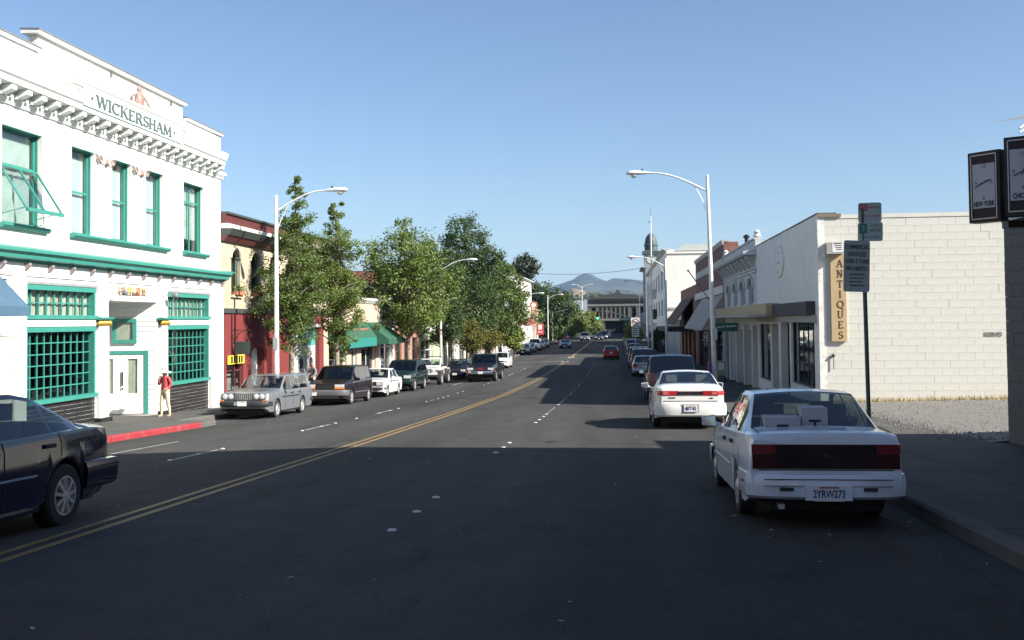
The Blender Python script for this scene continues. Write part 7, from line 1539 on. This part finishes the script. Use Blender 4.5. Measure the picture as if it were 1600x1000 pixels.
T('broad full street tree in front of the red brick building', 640, [(336,6),(352,22),(380,44),(410,62),(440,68),(470,70),(496,60),(516,30)], LG1, 3, nclump=300, per=85, cr=.62, ls=.155, trunk=.17, limbs=11, lean=(-.4,.2))
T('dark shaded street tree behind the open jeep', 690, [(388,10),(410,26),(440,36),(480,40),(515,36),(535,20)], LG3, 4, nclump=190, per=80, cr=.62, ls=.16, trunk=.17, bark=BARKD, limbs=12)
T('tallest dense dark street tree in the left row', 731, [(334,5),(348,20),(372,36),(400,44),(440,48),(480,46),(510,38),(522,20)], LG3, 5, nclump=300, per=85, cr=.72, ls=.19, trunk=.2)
T('round-crowned street tree nearest the planted kerb on the left', 782, [(412,8),(428,22),(450,36),(480,46),(505,44),(522,26)], LG2, 6, nclump=260, per=80, cr=.8, ls=.24, trunk=.2, upright=.3, group='street trees')
T('olive round-topped bush tree behind the black pickup', 733, [(498,6),(504,15),(515,22),(530,24),(543,17),(549,6)], LG4, 7, nclump=90, per=70, cr=.42, ls=.15, trunk=.1, bark=BARKD, dy=.5, X=-12.9)
T('smaller olive bush tree beside the stone building', 766, [(506,6),(514,14),(526,20),(540,17),(546,6)], LG4, 8, nclump=80, per=60, cr=.45, ls=.17, trunk=.1, bark=BARKD)
T('small round street tree on the kerb extension', 803, [(516,5),(522,12),(532,16),(541,12),(546,5)], LG5, 9, X=-11.9, nclump=60, per=60, cr=.5, ls=.2, trunk=.09, bark=BARKD)
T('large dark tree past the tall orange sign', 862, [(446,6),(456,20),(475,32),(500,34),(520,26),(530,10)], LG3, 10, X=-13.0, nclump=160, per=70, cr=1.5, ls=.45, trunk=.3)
T('pale green tree at the far left corner', 893, [(478,6),(486,18),(500,28),(515,28),(524,12)], LGF, 11, X=-11.5, nclump=130, per=60, cr=1.3, ls=.5, trunk=.25)
T('pale green tree right of the double-headed lamp', 922, [(487,4),(496,12),(508,20),(518,18),(524,8)], LGF, 12, X=-8.0, nclump=90, per=60, cr=1.2, ls=.5, trunk=.25)
T('yellowish young tree behind the no left turn sign', 990, [(502,3),(508,9),(520,14),(535,13),(541,5)], LG5, 13, X=2.3, nclump=80, per=60, cr=.45, ls=.2, trunk=.07, bark=BARKD)
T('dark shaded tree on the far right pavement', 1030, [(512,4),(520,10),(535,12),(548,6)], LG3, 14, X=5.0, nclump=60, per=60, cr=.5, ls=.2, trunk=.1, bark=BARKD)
# conifers behind the buildings
def conifer(label, px, ytop, hw, Y, seed, lm=LGC):
    p = onY(px, ytop, Y); zb = g(Y); H_ = p.z-zb; sc_ = Y/FPX
    prof = [(H_*.25, hw*sc_), (H_*.45, hw*sc_*.95), (H_*.62, hw*sc_*.7), (H_*.68, hw*sc_*.45), (H_*.78, hw*sc_*.62), (H_*.86, hw*sc_*.75), (H_*.92, hw*sc_*.5), (H_, .3)]
    tree(label, 'conifer_tree', p.x, Y, zb, prof, lm, BARKD, seed, nclump=170, per=60, cr=1.5, ls=.55, trunk=.45, squash=.35, group='conifers behind the left buildings')
conifer('tall ragged conifer rising behind the tall white building', 820, 398, 22, 205, 31)
conifer('small dark conifer tip behind the round-crowned tree', 776, 402, 12, 170, 32)
# far wood at the foot of the hills reads as one mass
q = MB(); rr = random.Random(77); vs = []; fs = []; vals = []
for i in range(220):
    px = rr.uniform(852, 1010); Y = rr.uniform(420, 700); pt = onY(px, rr.uniform(462, 486), Y)
    for k in range(60):
        d = Vector((rr.gauss(0,3.0), rr.gauss(0,2), rr.gauss(0,1.8))); p = Vector((pt.x, Y, max(0, pt.z-3)))+d; t = Vector((rr.gauss(0,1),rr.gauss(0,1),rr.gauss(0,1))).normalized()*1.1; b_ = t.orthogonal().normalized()*.7
        o = len(vs); vs += [p-t,p+b_,p+t,p-b_]; fs.append((o,o+1,o+2,o+3)); vals.append(rr.random())
    Z0 = g(500)
    o = len(vs); vs += [Vector((pt.x-.2,Y,Z0)),Vector((pt.x+.2,Y,Z0)),Vector((pt.x+.1,Y,pt.z)),Vector((pt.x-.1,Y,pt.z))]; fs.append((o,o+1,o+2,o+3)); vals.append(0)
me = bpy.data.meshes.new('distant_wood'); me.from_pydata(vs, [], fs); me.materials.append(LGC); at = me.attributes.new('v','FLOAT','FACE'); at.data.foreach_set('value', vals)
o = tag(link('distant_wood', me), 'distant dark wood at the foot of the hills', 'wood'); o['kind'] = 'stuff'
# ------------------------------------------------------------------ people
def person(label, loc, rz, H_, top, legs, hair, hat=None, pose=0, skin=(.42,.24,.16), shoe=(.3,.2,.13), lod=1, fat=1.0):
    """one continuous skinned body; clothing colours are zones of the same surface split by height"""
    r = empty('person', loc, local=True); tag(r, label, 'person'); r.rotation_euler = (0,0,rz); s = H_/1.7
    V = []; E = []; RAD = []
    def v(x, y, z, a, b=None): V.append((x*s,y*s,z*s)); RAD.append((a*s*fat,(b or a)*s*fat)); return len(V)-1
    pel = v(0,0,.93,.15,.115); wa = v(0,.0,1.08,.125,.095); ch = v(0,.0,1.28,.15,.105); nk0 = v(0,-.01,1.43,.085,.07); nk = v(0,.01,1.49,.052); hd = v(0,.03,1.56,.078,.085); hd2 = v(0,.03,1.64,.078,.088); hd3 = v(0,.02,1.70,.045)
    E += [(pel,wa),(wa,ch),(ch,nk0),(nk0,nk),(nk,hd),(hd,hd2),(hd2,hd3)]
    for sg in (-1, 1):
        st = .06 if pose else .0
        hp = v(sg*.085,0,.86,.088,.09); kn = v(sg*(.10),.03+sg*st,.48,.058); ca = v(sg*.105,.0+sg*st*1.2,.34,.052); an_ = v(sg*.105,-.02+sg*st*1.6,.09,.036); hl = v(sg*.105,-.02+sg*st*1.6,.035,.034); to = v(sg*.12,.14+sg*st*1.6,.025,.03)
        E += [(pel,hp),(hp,kn),(kn,ca),(ca,an_),(an_,hl),(hl,to)]
        sh = v(sg*.185,-.005,1.39,.055)
        if pose and sg == 1: el = v(sg*.26,.06,1.15,.042); wr_ = v(sg*.12,.19,1.36,.03); hn = v(sg*.08,.18,1.42,.028)
        elif pose: el = v(sg*.28,-.02,1.14,.042); wr_ = v(sg*.22,.16,1.02,.03); hn = v(sg*.18,.20,1.0,.028)
        else: el = v(sg*.27,-.02,1.12,.042); wr_ = v(sg*.29,.04,.88,.03); hn = v(sg*.29,.06,.82,.028)
        E += [(nk0,sh),(sh,el),(el,wr_),(wr_,hn)]
        if lod:
            d = (Vector(V[hn])-Vector(V[wr_])).normalized()
            ex = d.orthogonal().normalized(); ey = d.cross(ex)
            for k in range(4):
                o_ = Vector(V[hn])+ex*(.021*(k-1.5))*s; f1 = o_+d*(.045+.008*(1.5-abs(k-1.5)))*s; f2 = f1+(d*.02+ey*.018)*s; a_ = len(V); V.append(tuple(f1)); RAD.append((.009*s,)*2); V.append(tuple(f2)); RAD.append((.0075*s,)*2); E += [(hn,a_),(a_,a_+1)]
            f1 = Vector(V[wr_]).lerp(Vector(V[hn]), .6)+ex*.04*s+d*.02*s; a_ = len(V); V.append(tuple(f1)); RAD.append((.010*s,)*2); E.append((hn,a_))
    me = bpy.data.meshes.new('b'); me.from_pydata(V, E, []); ob = bpy.data.objects.new('b', me); COL.objects.link(ob)
    m1 = ob.modifiers.new('s', 'SKIN'); m1.use_smooth_shade = True; m2 = ob.modifiers.new('u', 'SUBSURF'); m2.levels = 2; m2.render_levels = 2
    for i, rd in enumerate(RAD): me.skin_vertices[0].data[i].radius = rd
    me.skin_vertices[0].data[0].use_root = True
    dg = bpy.context.evaluated_depsgraph_get(); me2 = bpy.data.meshes.new_from_object(ob.evaluated_get(dg)); bpy.data.objects.remove(ob)
    me2.materials.clear()
    sk = mat('skin %.2f' % skin[0], skin, .55, var=.06); tm = mat('top '+str(top), top, .85, var=.12, scale=14); lm_ = mat('legs '+str(legs), legs, .85, var=.1, scale=12); sm_ = mat('shoe '+str(shoe), shoe, .6); hm_ = mat('hair '+str(hair), hair, .7, var=.2, scale=30)
    for m_ in (sk, tm, lm_, sm_, hm_): me2.materials.append(m_)
    for p in me2.polygons:
        c = p.center/s; i = 1
        if c.z > 1.46: i = 0
        elif c.z < .06: i = 3
        elif c.z < .97 and abs(c.x) < .2: i = 2
        if c.z < .98 and abs(c.x) >= .22 and not pose: i = 1 if c.z > .9 else 0
        if pose and c.y > .145 and c.z > .95: i = 0
        if c.z > 1.50 and (c.y < .0 or c.z > 1.67): i = 4
        p.material_index = i; p.use_smooth = True
    link('body', me2, r)
    if lod:
        for sg in (-1, 1):
            q = MB(); q.lathe((sg*.032*s,.105*s,1.605*s), [(.004,-.006),(.011,0),(.004,.006)], 8, 'Y'); q.build('eye', BLACK, r)
            q = MB(); q.lathe((sg*.082*s,.02*s,1.59*s), [(.008,-.02*s),(.026*s,0),(.008,.02*s)], 8, 'X'); q.build('ear', sk, r, smooth=60)
        q = MB(); q.add([(-.014*s,.105*s,1.575*s),(.014*s,.105*s,1.575*s),(0,.135*s,1.578*s),(0,.108*s,1.612*s)], [(0,1,2),(1,3,2),(3,0,2),(0,3,1)]); q.build('nose', sk, r); q = MB(); q.box(-.022*s,.022*s,.108*s,.113*s,1.545*s,1.552*s); q.build('mouth', mat('lips', (.3,.1,.09), .6), r)
    if hat:
        hm2 = mat('hat '+str(hat), hat, .8, var=.08, scale=20); q = MB(); q.lathe((0,.02*s,1.655*s), [(.25*s,-.055),(.255*s,-.045),(.12*s,.0),(.105*s,.03),(.098*s,.10),(.07*s,.13),(.02*s,.14)], 22); q.build('hat', hm2, r, smooth=50)
    return r
hp = onX(259, 645, -14.45); person('person in a white sun hat, red top and khaki trousers standing by the entrance column', (-14.45, 30.6, sz(30.6)), R(160), 1.50, (.42,.06,.07), (.55,.46,.32), (.12,.08,.05), hat=(.78,.76,.70), pose=1, fat=1.22)
p_ = onX(489, 590, -14.3); person('person in a grey top standing outside the teal-glazed entrance', (-14.3, p_.y, sz(p_.y)), R(140), 1.62, (.22,.23,.26), (.5,.5,.48), (.04,.03,.03), pose=1)
for k, (x, y, top, lab) in enumerate(((4.6,112,(.05,.06,.1),'person in dark clothes walking on the far right pavement before the mast'),(5.2,118,(.3,.32,.4),'person in a pale top on the far right pavement by the low white shop'),(4.8,131,(.35,.38,.48),'person in a light blue top far along the right pavement'),(4.3,147,(.08,.09,.16),'person in a navy top on the pavement below the tall white hall'),(5.3,158,(.4,.4,.42),'person in a grey top on the pavement below the tall white hall'),(-13.7,106,(.35,.05,.06),'person in red by the stone building on the left pavement'))):
    person(lab, (x, y, (g(y)+.15) if x > 0 else sz(y)), R(180 if k % 2 else 0), 1.7, top, (.05,.06,.1), (.03,.025,.02), lod=0)
# ------------------------------------------------------------------ bluish air over the far distance
q = MB(); q.box(-6500, 6500, -420, 9100, -8, 420)
HZ = bpy.data.materials.new('haze air'); HZ.use_nodes = True; n = HZ.node_tree; n.nodes.remove(n.nodes['Principled BSDF']); pv = n.nodes.new('ShaderNodeVolumePrincipled'); pv.inputs['Color'].default_value = (.34,.58,1,1); pv.inputs['Density'].default_value = .00006; pv.inputs['Anisotropy'].default_value = 0
n.links.new(pv.outputs[0], n.nodes['Material Output'].inputs['Volume'])
hzb = q.build('haze', HZ); struct(hzb, 'stuff'); hzb['label'] = 'thin blue haze over the distant hills'; hzb['category'] = 'haze'
